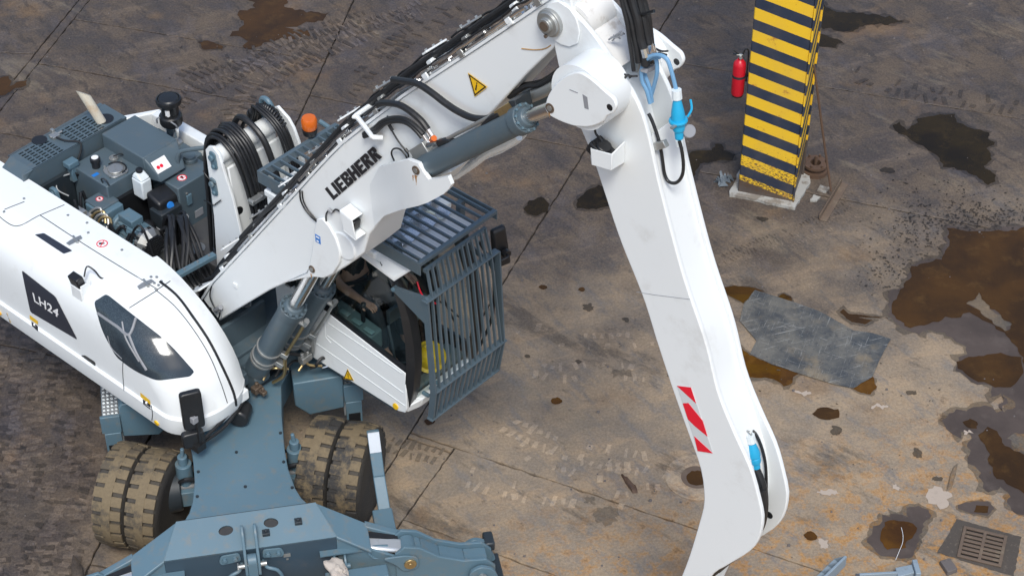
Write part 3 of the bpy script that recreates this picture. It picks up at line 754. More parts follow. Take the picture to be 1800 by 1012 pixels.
for cxs in (x0+.03, x0+.215):
    for k in range(6):
        yb = y0+.03+.0265+k*.0515
        part('bar', MB().bx(cxs, cxs+.155, yb, yb+.030, .005, .0192), IRON, dr, bevel=.003)

# manhole plate
mh = thing('manhole_cover', 'round flat concrete manhole cover half hidden behind the white stick', 'manhole', (1.75, 13.30, 0))
part('rim', MB().lathe([(.30,.000),(.30,.006),(.285,.008),(.275,.004),(.20,.004),(.19,.008),(.175,.008),(.165,.003),(.0,.003)], (0,0,0), n=48), MUD, mh)
part('lid', MB().lathe([(.15,.002),(.148,.0042),(.0,.0042)], (0,0,0), n=40), IRON, mh)

# ribbed cast pieces at the bottom edge of the yard
def ribbed(n, ln):
    mb = MB()
    mb.bx(0, ln, -.012, .012, 0, .13)
    mb.bx(0, ln, .012, .11, 0, .015)
    for k in range(n+1):
        x = k*(ln-.014)/n
        mb.pry([(0,0)], 0, 0) if False else mb.hexa([(x,.012,.015),(x+.014,.012,.015),(x+.014,.11,.015),(x,.11,.015)], [(x,.012,.125),(x+.014,.012,.125),(x+.014,.06,.07),(x,.06,.07)])
    return mb
r1 = thing('ribbed_casting', 'grey ribbed casting tilted beside the white stick tip at the bottom edge', 'metal part', (2.66, 11.80, 0), R(48))
part('rib_plate', ribbed(5, .52), CAST, r1, bevel=.004)
r2 = thing('ribbed_casting', 'longer grey ribbed casting with a bent end below the round rusty puddle', 'metal part', (3.10, 11.97, 0), R(4))
part('rib_plate', ribbed(4, .34), CAST, r2, bevel=.004)
part('end_block', MB().hexa([(.345,-.03,0),(.50,.0,0),(.50,.10,0),(.345,.08,0)], [(.345,-.03,.10),(.50,.0,.11),(.50,.10,.11),(.345,.08,.10)]).bx(.503,.55,-.04,.13,0,.14), CAST, r2, bevel=.006)
b = MB().hexa([(-.055,-.075,0),(.055,-.07,0),(.05,.075,0),(-.05,.08,0)], [(-.052,-.072,.05),(.05,-.068,.055),(.048,.07,.052),(-.05,.075,.05)])
o = part('brick', b, BRICKM, None, bevel=.006); o.location = (3.94, 12.15, 0); o.rotation_euler = (0, 0, R(20))
tag(o, 'dark broken brick lying left of the drain grate', 'brick')
# scraps
def scrap(name, pts, h, mat, lab, cat, z=0.004):
    p = ragged(pts, .006, .03, len(lab)*.7)
    n = len(p); cx = sum(a for a, _ in p)/n; cy = sum(c for _, c in p)/n
    mb = MB().add([(x, y, z) for x, y in p] + [(x*.8+cx*.2, y*.8+cy*.2, z+h*random.uniform(.4, 1.2)) for x, y in p], [])
    mb.f += [(k, (k+1) % n, n+(k+1) % n, n+k) for k in range(n)] + [tuple(range(n, 2*n))]
    o = part(name, mb, mat, None, smooth=False); tag(o, lab, cat); return o
scrap('bark_chip', [(1.031,13.334),(1.063,13.319),(1.179,13.154),(1.181,13.095),(1.133,13.088),(1.074,13.214)], .03, RUST, 'dark pointed scrap on the slab left of the manhole', 'scrap')
scrap('wood_splinter', [(4.251,13.479),(4.209,13.327),(4.137,13.154),(4.086,13.11),(4.138,13.289),(4.215,13.456)], .012, MUDD, 'dark thin strip lying left of the big puddle above the drain', 'scrap')
lf = MB()
for k in range(10):
    t = k/9
    lf.v += [(0.02*math.sin(t*2)-.05*math.sin(t*math.pi), t*.34-.17, .012+.05*t*t), (0.02*math.sin(t*2)+.05*math.sin(t*math.pi)+.004, t*.34-.17, .016+.055*t*t)]
    if k: lf.f.append((2*k-2, 2*k-1, 2*k+1, 2*k))
o = part('dry_leaf', lf, MUDD); o.location = (-3.93, 12.08, 0.01); o.rotation_euler = (0, 0, R(20))
tag(o, 'dark curled scrap standing on the ground at the lower left corner', 'scrap')
s_ = o.modifiers.new('thickness', 'SOLIDIFY'); s_.thickness = .004
wr = part('wire', MB().tube([(x, y, .012) for x, y in [(3.477,12.244),(3.531,12.362),(3.571,12.453),(3.59,12.545),(3.589,12.644)]], .0022, 6), WHITEP)
tag(wr, 'short thin whitish wire lying across the round rusty puddle', 'wire')

# ------------------------------------------------------------------ striped column and what stands by it
colx, coly, cang = 2.52, 17.73, -math.atan2(17.73-17.54, 3.11-2.52)
col_t = thing('striped_column', 'square steel column painted with yellow and dark blue warning stripes', 'column', (colx, coly, 0), cang)
part('shaft', MB().bx(0, .62, .0, .55, .02, 9.0), STRIPES, col_t, bevel=.012)
part('flange_edge', MB().bx(.622, .64, -.012, .03, .02, 9.0).bx(.622, .64, .52, .56, .02, 9.0), STRIPES, col_t)
pp = [(-.07,-.08),(.67,-.10),(.74,.40),(.70,.66),(-.07,.62)]
pr = ragged(pp, .022, .05, 2.2)
part('footing', MB().prz(pr, 0.0, .035), CONCRETE_W, col_t, smooth=False)
part('rubble', MB().prz(ragged([(.80,.1),(.88,.12),(.9,.2),(.82,.22)], .02, .03, 3), 0, .02).prz(ragged([(.84,.32),(.95,.30),(.97,.40),(.86,.42)], .02, .03, 5), 0, .02), CONCRETE_W, col_t, smooth=False)

fe = thing('fire_extinguisher', 'red fire extinguisher hanging on the left side of the striped column', 'fire extinguisher', (2.435, 17.84, 1.26))
fe.scale = (.92, .92, .94)
part('cylinder', MB().lathe([(.045,0),(.068,.008),(.076,.03),(.076,.40),(.068,.44),(.04,.47),(.026,.48),(.026,.50)], (0,0,0), n=28), EXTR, fe)
part('foot_ring', MB().lathe([(.06,-.012),(.064,-.012),(.064,.01),(.06,.01)], (0,0,0), n=24), BLACK, fe)
part('valve', MB().cyl((0,0,.50),(0,0,.54),.022).bx(-.05,.03,-.012,.012,.535,.55), ZINC, fe, bevel=.003)
part('handle', MB().bar((-.02,0,.55),(-.085,0,.60),.02,.008).bar((-.02,0,.545),(-.09,0,.555),.02,.008), BLACK, fe)
part('gauge', MB().cyl((0,-.02,.52),(0,-.04,.52),.018), CHROME, fe)
part('hose', MB().tube([(.02,0,.53),(.05,-.01,.62),(.085,-.02,.60),(.088,-.03,.4),(.085,-.03,.2)], .010, 8), HOSE, fe)
part('bracket', MB().lathe([(.079,.25),(.079,.28)], (0,0,0)).bx(.07,.13,-.02,.02,.25,.28), DARK, fe)

rod = part('iron_rod', MB().tube([(3.235,17.86,1.62),(3.40,17.77,.80),(3.55,17.66,.085)], .013, 8, 1), RUST)
tag(rod, 'thin rusty rod leaning on the right side of the striped column', 'rod')
ang_b = MB(); p0, p1 = Vector((3.70,17.93,0)), Vector((3.37,17.25,0)); dd = (p1-p0).normalized(); ss = Vector((-dd.y, dd.x, 0))
ang_b.hexa([p0, p1, p1+ss*.012, p0+ss*.012], [q+Vector((0,0,.075)) for q in (p0, p1, p1+ss*.012, p0+ss*.012)])
ang_b.hexa([p0+ss*.012, p1+ss*.012, p1+ss*.09, p0+ss*.09], [q+Vector((0,0,.012)) for q in (p0+ss*.012, p1+ss*.012, p1+ss*.09, p0+ss*.09)])
o = part('angle_iron', ang_b, IRON, None, bevel=.003); tag(o, 'short rusty angle iron lying on the ground right of the striped column', 'steel bar')
fl = thing('pipe_flange', 'round rusty flanged pipe stub standing behind the striped column', 'pipe', (3.43, 18.14, 0))
part('flange', MB().lathe([(.02,0),(.15,0),(.15,.05),(.10,.05),(.10,.10),(.14,.10),(.14,.13),(.06,.13),(.06,.02),(.02,.02)], (0,0,0), n=32), RUST, fl)
for k in range(6):
    a = k*math.pi/3
    part('bolt', MB().cyl((.12*math.cos(a), .12*math.sin(a), .13), (.12*math.cos(a), .12*math.sin(a), .16), .014, n=6), RUST, fl)
part('stem', MB().cyl((0,0,.02),(0,0,.22),.02), RUST, fl)
rg = MB(); rr = random.Random(3)
for k in range(9):
    a = rr.uniform(0, 6.28); c = Vector((2.38+.07*math.cos(a), 17.93+.05*math.sin(a), .02))
    rg.hexa([c+Vector((rr.uniform(-.06,.06), rr.uniform(-.05,.05), rr.uniform(-.015,.0))) for _ in range(4)], [c+Vector((rr.uniform(-.05,.05), rr.uniform(-.05,.05), rr.uniform(.02,.09))) for _ in range(4)])
o = part('plastic_rag', rg, paint('blue_grey_plastic', (0.14, 0.17, 0.20), 0.6, amt=0.5, dirt=(0.02, 0.025, 0.04), scale=12), None, smooth=False)
tag(o, 'crumpled blue grey plastic scrap at the left foot of the striped column', 'scrap')

# ================================================================== the material handler
HZ = math.radians(48.7)
HROT = math.atan2(-math.cos(HZ), math.sin(HZ))
mh_ = thing('material_handler', 'white and blue grey wheeled material handler with boom and gooseneck stick raised', 'material handler', (-2.70, 14.02, 0), HROT)
def P(name, mb, mat, parent=mh_, **k): return part(name, mb, mat, parent, **k)

# ---------------------------------------------------------- chassis (chassis frame: x towards the stabiliser, y to the right of the picture)
ch = MB()
half = [(0.30,.62),(0.62,.46),(1.0,.425),(1.45,.405),(1.70,.41),(1.95,.445),(2.08,.485),(2.16,.53)]
outl = [(x, -y) for x, y in half] + [(x, y) for x, y in half[::-1]]
back = [(-x, y) for x, y in half[::-1]]
full = [(x, -y) for x, y in half] + [(x, y) for x, y in half[::-1]] + [(-x, y) for x, y in half] + [(-x, -y) for x, y in half[::-1]]
ch.prz(full, .72, 1.0)
chassis = P('chassis', ch, SLATE_L, u=True, bevel=.01)
P('turret_ring', MB().lathe([(.66,1.002),(.66,1.06),(.60,1.06),(.60,1.12),(.3,1.12)], (0,0,0), n=48), DARK, chassis)
bl = MB()
for x, y in ((1.42,-.02),(1.86,.02),(1.9,-.40),(1.25,.39),(1.62,.38),(1.95,.42),(1.25,-.38),(1.6,-.37)): bl.cyl((x,y,1.0),(x,y,1.012),.014,n=8)
P('bolt_plugs', bl, DARK, chassis, u=True)
# waist machinery: cylinders either side of the neck
for s in (-1, 1):
    m = MB().cyl((1.32, s*.50, .55),(1.32, s*.50, .86), .075).cyl((1.32, s*.50,.86),(1.32,s*.50,.95),.045).cyl((1.32,s*.50,.95),(1.32,s*.49,1.04),.018)
    m.bx(1.22,1.46, s*.50-.07, s*.50+.07, .45, .62)
    P('axle_lock_cylinder', m, SLATE_L, u=True, bevel=.006)
for ax in (1.30, -1.30):
    m = MB().cyl((ax,-.62,.53),(ax,.62,.53),.14).bx(ax-.2,ax+.2,-.25,.25,.35,.72).cyl((ax,-.7,.53),(ax,-.55,.53),.22,.2).cyl((ax,.55,.53),(ax,.7,.53),.2,.22)
    P('axle', m, DARK, u=True, bevel=.01)
    for s in (-1, 1):
        P('brake_hose', MB().tube([(ax+.1, s*.35, .7),(ax+.12, s*.5,.75),(ax+.05,s*.6,.62)], .02), HOSE, u=True)
        P('brake_hose', MB().tube([(ax-.1, s*.35, .7),(ax-.05, s*.52,.78),(ax-.05,s*.6,.6)], .016), HOSE, u=True)
# wheels
def tyre_mb():
    W = .155; mb = MB()
    mb.lathe([(.33,-W),(.36,-W-.004),(.47,-W),(.497,-W+.02),(.497,W-.02),(.47,W),(.36,W+.004),(.33,W)], (0,0,0), (0,1,0), 64)
    n0 = len(mb.v); N = 23; ro = .527
    for k in range(N):
        for sgn in (-1, 1):
            a0 = 2*math.pi*(k+(0 if sgn < 0 else .5))/N; wd = 2*math.pi/N*.70
            prof = [(sgn*.028, 0), (sgn*(W-.006), 1)]
            ang = [a0-wd/2, a0-wd/6, a0+wd/6, a0+wd/2]
            for i in range(3):
                b, t = [], []
                for yy, f in ((sgn*.02, 0), (sgn*(W-.004), 1)):
                    for aa in ((ang[i], ang[i+1]) if f == 0 else (ang[i+1], ang[i])):
                        r1 = ro-(.012 if f else 0)
                        b.append((.49*math.cos(aa), yy, .49*math.sin(aa))); t.append((r1*math.cos(aa), yy*(.985 if f else 1), r1*math.sin(aa)))
                mb.hexa(b, t)
    # the unbroken middle band, wider where a lug interlocks
    M2 = 92
    for k in range(M2):
        a, c = 2*math.pi*k/M2, 2*math.pi*(k+1)/M2
        b = [(.49*math.cos(q), y, .49*math.sin(q)) for y, q in ((-.045,a),(.045,a),(.045,c),(-.045,c))]
        t = [((ro+.001)*math.cos(q), y, (ro+.001)*math.sin(q)) for y, q in ((-.045,a),(.045,a),(.045,c),(-.045,c))]
        mb.hexa(b, t)
    return mb, n0
tmb, ntread = tyre_mb()
tmb.xf(Matrix.Scale(.91, 4))
tme = mesh_of('tyre', tmb, TYRE, 40)
at = tme.attributes.new('tread', 'FLOAT', 'POINT')
vals = []
for v in tme.vertices:
    r = math.hypot(v.co.x, v.co.z); vals.append(min(1, max(0, (r-.45)/.018)))
at.data.foreach_set('value', vals)
rim = MB().lathe([(.335,-.15),(.335,-.10),(.28,-.09),(.27,-.02),(.20,.0),(.20,.05),(.27,.03),(.29,.10),(.335,.15)], (0,0,0), (0,1,0), 32)
for k in range(8): 
    a = k*math.pi/4; rim.cyl((.235*math.cos(a),-.03,.235*math.sin(a)),(.235*math.cos(a),.06,.235*math.sin(a)),.018,n=6)
rim.xf(Matrix.Scale(.91, 4)); rme = mesh_of('rim', rim, DARK)
for ax in (1.30, -1.30):
    for s in (-1, 1):
        for yy in (1.055, .745):
            w = bpy.data.objects.new('wheel', None); COL.objects.link(w); w.parent = mh_
            steer = R(-25) if ax > 0 else R(8)
            w.matrix_local = UROT @ Matrix.Translation((ax, s*.90, .48)) @ Matrix.Rotation(steer, 4, 'Z') @ Matrix.Translation((0, s*(yy-.90), 0)) @ Matrix.Rotation(random.uniform(0, 6), 4, 'Y')
            t = bpy.data.objects.new('tyre', tme); COL.objects.link(t); t.parent = w
            t.color = (0.42 if s < 0 else -0.28, 0, 0, 1) 
            t.color[3] = 0.0
            q = bpy.data.objects.new('rim', rme); COL.objects.link(q); q.parent = w
            if s < 0 and ax > 0: w['label'] = 'wheel caked in tan dust'
# side boxes with boarding steps between the axles
for s in (-1, 1):
    bxm = MB()
    prof = [(.57,.72),(.57,1.0),(1.0,1.02),(1.03,.98),(1.03,.62),(.70,.58)]
    sm = [(s*a, b) for a, b in prof]
    bxm.prx(sm, -.55, .62)
    P('tool_box', bxm, SLATE_L, u=True, bevel=.012)
    st = MB().bx(-.5,.60, min(s*1.04,s*1.20), max(s*1.04,s*1.20), .74, .77)
    st.bx(.605,.64, min(s*1.03,s*1.21), max(s*1.03,s*1.21), .70,.90).bx(.60,.65,min(s*1.04,s*1.19),max(s*1.04,s*1.19),.42,.70)
    step = P('step_bracket', st, SLATE_L, u=True, bevel=.006)
    P('step_recess', MB().bx(.645,.654,min(s*1.06,s*1.17),max(s*1.06,s*1.17),.44,.56), BLACK, step, u=True)
    tr = MB().bx(-.48,.59, min(s*1.045,s*1.195), max(s*1.045,s*1.195), .772,.782)
    for i in range(21):
        for j in range(4):
            x = -.45+i*.05; y = s*(1.065+j*.037)
            tr.bx(x-.014,x+.014,y-.010,y+.010,.782,.796)
    P('step_tread', tr, ALU, step, u=True)
    tr = MB().bx(.30,.60, min(s*1.025,s*1.04), max(s*1.025,s*1.04), .50,.74)
    for i in range(6):
        for j in range(5): tr.bx(.31+i*.048,.335+i*.048, min(s*1.04,s*1.05), max(s*1.04,s*1.05), .52+j*.045,.54+j*.045)
    P('step_side', tr, ALU, step, u=True)

# stabiliser at the front: sloped plate, face, outriggers
fz, sz = 1.0, .86
slope = MB().add([(2.165,-.60,fz),(2.165,.60,fz),(2.47,.735,sz),(2.47,-.735,sz)], [(0,1,2,3)])
# plate with two round holes
def holed(corner_fn, holes_, nh=24):
    outer = [(0,0),(1,0),(1,1),(0,1)]
    loops = [[Vector((x, y, 0)) for x, y in outer]] + [[Vector((cx+rx*math.cos(2*math.pi*k/nh), cy+ry*math.sin(2*math.pi*k/nh), 0)) for k in range(nh)] for cx, cy, rx, ry in holes_]
    tr = tessellate_polygon(loops); pts = [p for l in loops for p in l]
    return [corner_fn(p.x, p.y) for p in pts], tr
def slope_pt(a, b):     # a across, b down the slope
    y = (-.60+1.2*a)*(1-b)+(-.735+1.47*a)*b
    return (2.165+.305*b, y, fz+(sz-fz)*b)
vs, fs = holed(slope_pt, [(.355,.42,.048,.13),(.652,.38,.048,.13)])
bp = P('stabiliser_plate', MB().add(vs, fs), SLATE_L, u=True, smooth=False)
so = bp.modifiers.new('thickness', 'SOLIDIFY'); so.thickness = .025; so.offset = 0
P('weld_gap', MB().bx(2.158,2.168,-.56,.56,.96,1.0045), BLACK, chassis, u=True)
P('hole_shade_block', MB().hexa([(2.20,-.58,.70),(2.44,-.7,.70),(2.44,.7,.70),(2.20,.58,.70)], [(2.20,-.58,.965),(2.44,-.7,.853),(2.44,.7,.853),(2.20,.58,.965)]), BLACK, bp, u=True)  # solid black block behind the holes, standing in for the shade inside
for x, y in ((2.365,.145),(2.31,.43)):
    z = slope_pt(0, (x-2.165)/.305)[2]
    P('lashing_block', MB().bx(x-.03,x+.03,y-.032,y+.032,z,z+.035).cyl((x,y,z+.03),(x,y,z+.055),.015,n=8), DARK, bp, u=True, bevel=.004)
# dark vertical face with shoulders running out to the outriggers
fc = MB().hexa([(2.30,-.74,.30),(2.462,-.74,.30),(2.462,.74,.30),(2.30,.74,.30)], [(2.30,-.735,.84),(2.462,-.735,.848),(2.462,.735,.848),(2.30,.735,.84)])
face = P('stabiliser_face', fc, FACEM, u=True, bevel=.008)
for s in (-1, 1):
    sm = MB()
    a = [(2.165,s*.60,fz),(2.47,s*.735,sz),(2.58,s*1.02,.74),(2.30,s*1.02,.80)]
    b = [(x,y,z-.03) for x, y, z in a]
    sm.hexa(b, a)
    sm.hexa([(2.43,s*.735,.30),(2.462,s*.735,.30),(2.575,s*1.24,.34),(2.545,s*1.24,.34)], [(2.43,s*.735,.835),(2.465,s*.735,.835),(2.58,s*1.24,.62),(2.55,s*1.24,.62)])
    # sloping upper rail behind the opening
    sm.hexa([(2.28,s*1.0,.76),(2.34,s*1.0,.755),(2.40,s*1.36,.60),(2.33,s*1.36,.60)], [(2.28,s*1.0,.82),(2.34,s*1.0,.80),(2.40,s*1.36,.66),(2.33,s*1.36,.66)])
    sh_ = P('shoulder', sm, SLATE_L, u=True, bevel=.008)
    P('scuffed_cover', MB().hexa([(2.36,s*.93,.68),(2.52,s*.93,.71),(2.55,s*1.30,.61),(2.40,s*1.30,.61)], [(2.38,s*.95,.735),(2.50,s*.95,.735),(2.545,s*1.30,.655),(2.42,s*1.30,.68)]), ALU, sh_, u=True, bevel=.02)
    P('shoulder_shade_block', MB().hexa([(2.34,s*.94,.70),(2.40,s*.94,.70),(2.43,s*1.27,.60),(2.37,s*1.27,.60)], [(2.34,s*.94,.765),(2.40,s*.94,.752),(2.43,s*1.27,.675),(2.37,s*1.27,.69)]), BLACK, sh_, u=True)  # black block standing in for the shade in the opening below the rail
    arm = MB()
    pl = [(1.22,.66),(1.30,.74),(1.44,.70),(1.60,.56),(1.82,.46),(2.02,.44),(2.10,.34),(2.10,.12),(1.90,.12),(1.66,.20),(1.22,.34)]
    for x0_, x1_ in ((2.36,2.39),(2.56,2.59)): arm.prx([(s*y, z) for y, z in pl], x0_, x1_)
    top = [(1.34,.675),(1.46,.63),(1.62,.50),(1.84,.405),(2.04,.385)]
    for i in range(4):
        (y0_,z0_),(y1_,z1_) = top[i], top[i+1]
        arm.hexa([(2.39,s*y0_,z0_-.02),(2.56,s*y0_,z0_-.02),(2.56,s*y1_,z1_-.02),(2.39,s*y1_,z1_-.02)], [(2.39,s*y0_,z0_),(2.56,s*y0_,z0_),(2.56,s*y1_,z1_),(2.39,s*y1_,z1_)])
    ao = P('outrigger_arm', arm, SLATE_L, u=True, bevel=.006)
    P('hinge_tube', MB().cyl((2.40,s*1.34,.615),(2.56,s*1.34,.615),.078), SLATE_L, ao, u=True)
    P('pivot_plate', MB().prx(roundpoly([(s*1.10,.66),(s*1.30,.66),(s*1.42,.62),(s*1.42,.48),(s*1.28,.46),(s*1.22,.56)], .05), 2.595, 2.615), SLATE_L, ao, u=True, bevel=.004)
    P('pivot_pin', MB().cyl((2.33,s*1.345,.555),(2.63,s*1.345,.555),.055).cyl((2.63,s*1.345,.555),(2.638,s*1.345,.555),.02), BRASS, ao, u=True, bevel=.004)
    for fx in (2.61, 2.28): P('foot_lug', MB().prx(roundpoly([(s*1.84,.10),(s*1.86,.36),(s*1.96,.42),(s*2.08,.36),(s*2.16,.10)], .05), fx, fx+.04), SLATE_L, ao, u=True, bevel=.006)
    P('foot_pin', MB().cyl((2.27,s*1.97,.30),(2.68,s*1.97,.30),.035).cyl((2.68,s*1.97,.30),(2.692,s*1.97,.30),.055,n=6), ZINC, ao, u=True)
    P('foot_pad', MB().bx(2.22,2.72,s*1.99-.20,s*1.99+.20,.0,.10), DARK, ao, u=True, bevel=.01)
    P('rubber_block', MB().bx(2.20,2.36,min(s*2.05,s*2.14),max(s*2.05,s*2.14),.28,.38), DARK, ao, u=True, bevel=.015)
    # stabiliser cylinder with its square guard, and the small lugs on the face
    P('cylinder_guard', MB().bx(2.63,2.78,min(s*.60,s*1.14),max(s*.60,s*1.14),.50,.62).bx(2.63,2.78,min(s*.05,s*.62),max(s*.05,s*.62),.44,.55), SLATE_L, face, u=True, bevel=.012)
    P('ledge', MB().bx(2.465,2.53,min(s*.58,s*.98),max(s*.58,s*.98),.70,.712), SLATE_L, face, u=True)
    for dy in (.70,.79): P('lug', MB().pry(roundpoly([(2.465,.48),(2.465,.69),(2.56,.66),(2.62,.56),(2.60,.48)], .04), s*dy-.01, s*dy+.01), SLATE_L, face, u=True, bevel=.003)
    P('lug_pin', MB().cyl((2.56,s*.66,.58),(2.56,s*.83,.58),.028), SLATE_L, face, u=True)
    P('shackle', MB().tube([(2.47,s*1.0,.70),(2.52,s*1.0,.66),(2.53,s*1.04,.60),(2.53,s*1.10,.60),(2.53,s*1.13,.66),(2.47,s*1.13,.68)], .013, 8).cyl((2.49,s*.97,.71),(2.49,s*1.17,.68),.016), SLATE_L, face, u=True)
# stabiliser in the middle: pull hook with two ears, strap plates, handles
hk = MB()
for y in (-.055,.055): hk.pry(roundpoly([(2.30,.98),(2.36,1.06),(2.44,1.02),(2.58,.78),(2.60,.66),(2.52,.60),(2.465,.70),(2.44,.85)], .03), y-.013, y+.013)
hook = P('hook', hk, SLATE_L, u=True, bevel=.006)
P('hook_block', MB().bx(2.47,2.60,-.04,.04,.40,.80).cyl((2.54,-.04,.80),(2.54,.04,.80),.06), SLATE_L, hook, u=True, bevel=.008)
P('hook_pin', MB().cyl((2.54,-.12,.74),(2.54,.12,.74),.022).cyl((2.54,-.13,.74),(2.54,-.12,.74),.035,n=6), ZINC, hook, u=True)
for s in (-1, 1):
    P('strap_plate', MB().prx(roundpoly([(s*.09,.74),(s*.10,.84),(s*.26,.83),(s*.28,.76),(s*.26,.72)], .03), 2.465, 2.478).cyl((2.47,s*.14,.785),(2.505,s*.14,.785),.022,n=6).cyl((2.47,s*.23,.785),(2.505,s*.23,.785),.02,n=6), SLATE_L, face, u=True, bevel=.002)
    P('handle', MB().tube([(2.47,s*.09,.70),(2.56,s*.12,.71),(2.58,s*.20,.68),(2.58,s*.24,.58),(2.57,s*.24,.42)], .016, 8), SLATE_L, face, u=True)
P('rating_plate', MB().bx(2.465,2.468,.27,.33,.70,.74).bx(2.465,2.47,.29,.31,.665,.68), ZINC, face, u=True)
P('blue_cap', MB().cyl((2.55,1.20,.60),(2.57,1.205,.60),.022), BLUEK, face, u=True)
# rear end of the chassis, mostly hidden
P('rear_stabiliser', MB().bx(-2.45,-2.12,-.75,.75,.35,.98), SLATE_L, u=True, bevel=.02)
# upright post with a tread plate beside the right wheel
po = MB()
po.hexa([(1.98,1.16,.50),(2.06,1.16,.50),(2.06,1.27,.50),(1.98,1.27,.50)], [(1.70,1.15,.80),(1.76,1.15,.80),(1.76,1.255,.80),(1.70,1.255,.80)])
po.hexa([(1.70,1.15,.802),(1.76,1.15,.802),(1.76,1.255,.802),(1.70,1.255,.802)], [(1.48,1.14,1.12),(1.53,1.14,1.14),(1.53,1.25,1.14),(1.48,1.25,1.12)])
post = P('boarding_post', po, SLATE_L, u=True, bevel=.008)
tp = MB()
for i in range(9):
    for j in range(4):
        t = .60+i*.043; x = 1.70+.06-.225*t*1.0; z = .80+.335*t
        y = 1.16+j*.026
        tp.bx(x-.008,x+.006,y-.007,y+.007,z-.004,z+.012)
P('tread_plate', MB().hexa([(1.635,1.147,.99),(1.645,1.147,.99),(1.645,1.248,.99),(1.635,1.248,.99)], [(1.535,1.145,1.138),(1.545,1.145,1.142),(1.545,1.246,1.142),(1.535,1.246,1.138)]), ALU, post, u=True)
P('tread_studs', tp, ALU, post, u=True)
P('post_foot', MB().bx(1.96,2.30,1.10,1.28,.52,.60), SLATE_L, post, u=True, bevel=.01)

# ---------------------------------------------------------- upper structure (x forward, y left)
P('revolving_deck', MB().bx(-1.95,.42,-1.16,1.16,1.13,1.27).bx(.42,.62,-.45,.25,1.10,1.24).bx(.42,1.9,.36,1.18,1.10,1.19).bx(-2.35,-1.9,-1.0,1.0,1.05,1.30), SLATE, bevel=.01)
P('deck_wall', MB().bx(-.30,.30,-.50,-.46,1.25,1.75).bx(.24,.28,-.46,.30,1.25,1.55), SLATE, bevel=.006)

# right housing: stacked plan outlines, round at the nose and over the shoulder
lev = [(1.18,-1.20,.86,.30,.40),(1.205,-1.245,.91,.33,.42),(1.30,-1.262,.95,.34,.44),(1.405,-1.262,.955,.34,.44),(1.425,-1.238,.94,.34,.44),(1.60,-1.242,.895,.36,.44),(1.72,-1.243,.835,.40,.45),(1.84,-1.242,.745,.42,.45),(1.95,-1.232,.635,.45,.45),(2.05,-1.208,.50,.47,.43),(2.13,-1.165,.36,.48,.40),(2.19,-1.105,.235,.48,.36),(2.235,-1.03,.11,.46,.32),(2.262,-.95,.0,.42,.28),(2.276,-.87,-.08,.35,.22)]
NR = 12
def ring(z, ys, xf, a, b):
    out = [(-2.45, -.50, z), (-2.2, -.5, z), (-.6, -.5, z), (-.25, -.5, z), (min(-.05, xf-.16), -.5, z), (xf-.145, -.46, z), (xf-.06, -.56, z), (xf-.015, -.66, z), (xf, min(-.72, ys+b+.0), z)]
    yc = min(-.72, ys+b)
    bb = yc-ys
    for k in range(1, NR+1):
        t = k/NR*math.pi/2
        out.append((xf-a+a*math.cos(t), yc-bb*math.sin(t), z))
    for x in (-.2, -.6, -1.0, -1.5, -2.0, -2.25): out.append((min(x, xf-a-.02), ys, z))
    out.append((-2.45, ys+.06, z)); return out
hv, hf = [], []
rings = [ring(*l) for l in lev]; n = len(rings[0])
for r_ in rings: hv += r_
for i in range(len(rings)-1):
    for k in range(n):
        a, b = i*n+k, i*n+(k+1) % n; hf.append((a, b, b+n, a+n))
hf.append(tuple(range(n))[::-1]); hf.append(tuple(range(len(hv)-n, len(hv))))
hull_mb = MB().add(hv, hf)
hull = P('engine_housing', hull_mb, WHITE, angle=28)
HB = BVHTree.FromPolygons([Vector(v) for v in hv], hf)
CD = Vector((11.28, -7.6, 11.5)).normalized()
def on_hull(x, z, y=-1.24, off=.0):
    p = Vector((x, y, z))
    loc, nrm, i, d = HB.ray_cast(p+CD*4, -CD)
    if loc is None: loc, nrm, i, d = HB.find_nearest(p)
    if nrm.y > 0.3 or nrm.z < -.3: nrm = -nrm
    return loc+nrm*off, nrm
def hull_decal(poly, y=-1.24, off=.004, step=.03):
    # triangulated patch that follows the housing
    xs = [p[0] for p in poly]; zs = [p[1] for p in poly]
    b = bmesh.new()
    vs = [b.verts.new((x, 0, z)) for x, z in poly]; b.faces.new(vs)
    for ax_, lo, hi in ((0, min(xs), max(xs)), (2, min(zs), max(zs))):
        c = lo+step
        while c < hi:
            co = [0,0,0]; no = [0,0,0]; co[ax_] = c; no[ax_] = 1
            bmesh.ops.bisect_plane(b, geom=b.verts[:]+b.edges[:]+b.faces[:], plane_co=co, plane_no=no); c += step
    mb = MB(); b.verts.index_update(); vv = []
    for v in b.verts:
        l, nr = on_hull(v.co.x, v.co.z, y, off); vv.append(l if l is not None else Vector((v.co.x, y, v.co.z)))
    mb.add(vv, [tuple(v.index for v in f.verts) for f in b.faces]); b.free(); return mb
def hull_line(pts, y=-1.24, r=.004, off=.0):
    Q = smooth_path([(x, 0, z) for x, z in pts], 10)
    out = []
    for q in Q:
        l, _ = on_hull(q.x, q.z, y, off)
        if l is not None: out.append(l)
    return MB().tube(out, r, 6, 1)
P('side_window', hull_decal(roundpoly([(-0.159,2.275),(0.053,2.489),(0.401,2.443),(0.866,2.392),(1.177,2.237),(1.098,2.137),(0.581,1.79),(0.268,1.728),(0.042,1.748),(-0.108,1.962)], [.05,.05,.1,.15,.03,.04,.1,.1,.05,.1])), TMESH, hull)
P('name_panel', hull_decal(roundpoly([(-1.216,2.059),(-0.743,2.007),(-0.517,1.623),(-1.208,1.562)], .03)), DARKPANEL, hull)
tb = [(-1.101,1.749),(-0.762,1.751),(-1.106,1.858),(-0.724,1.863)]
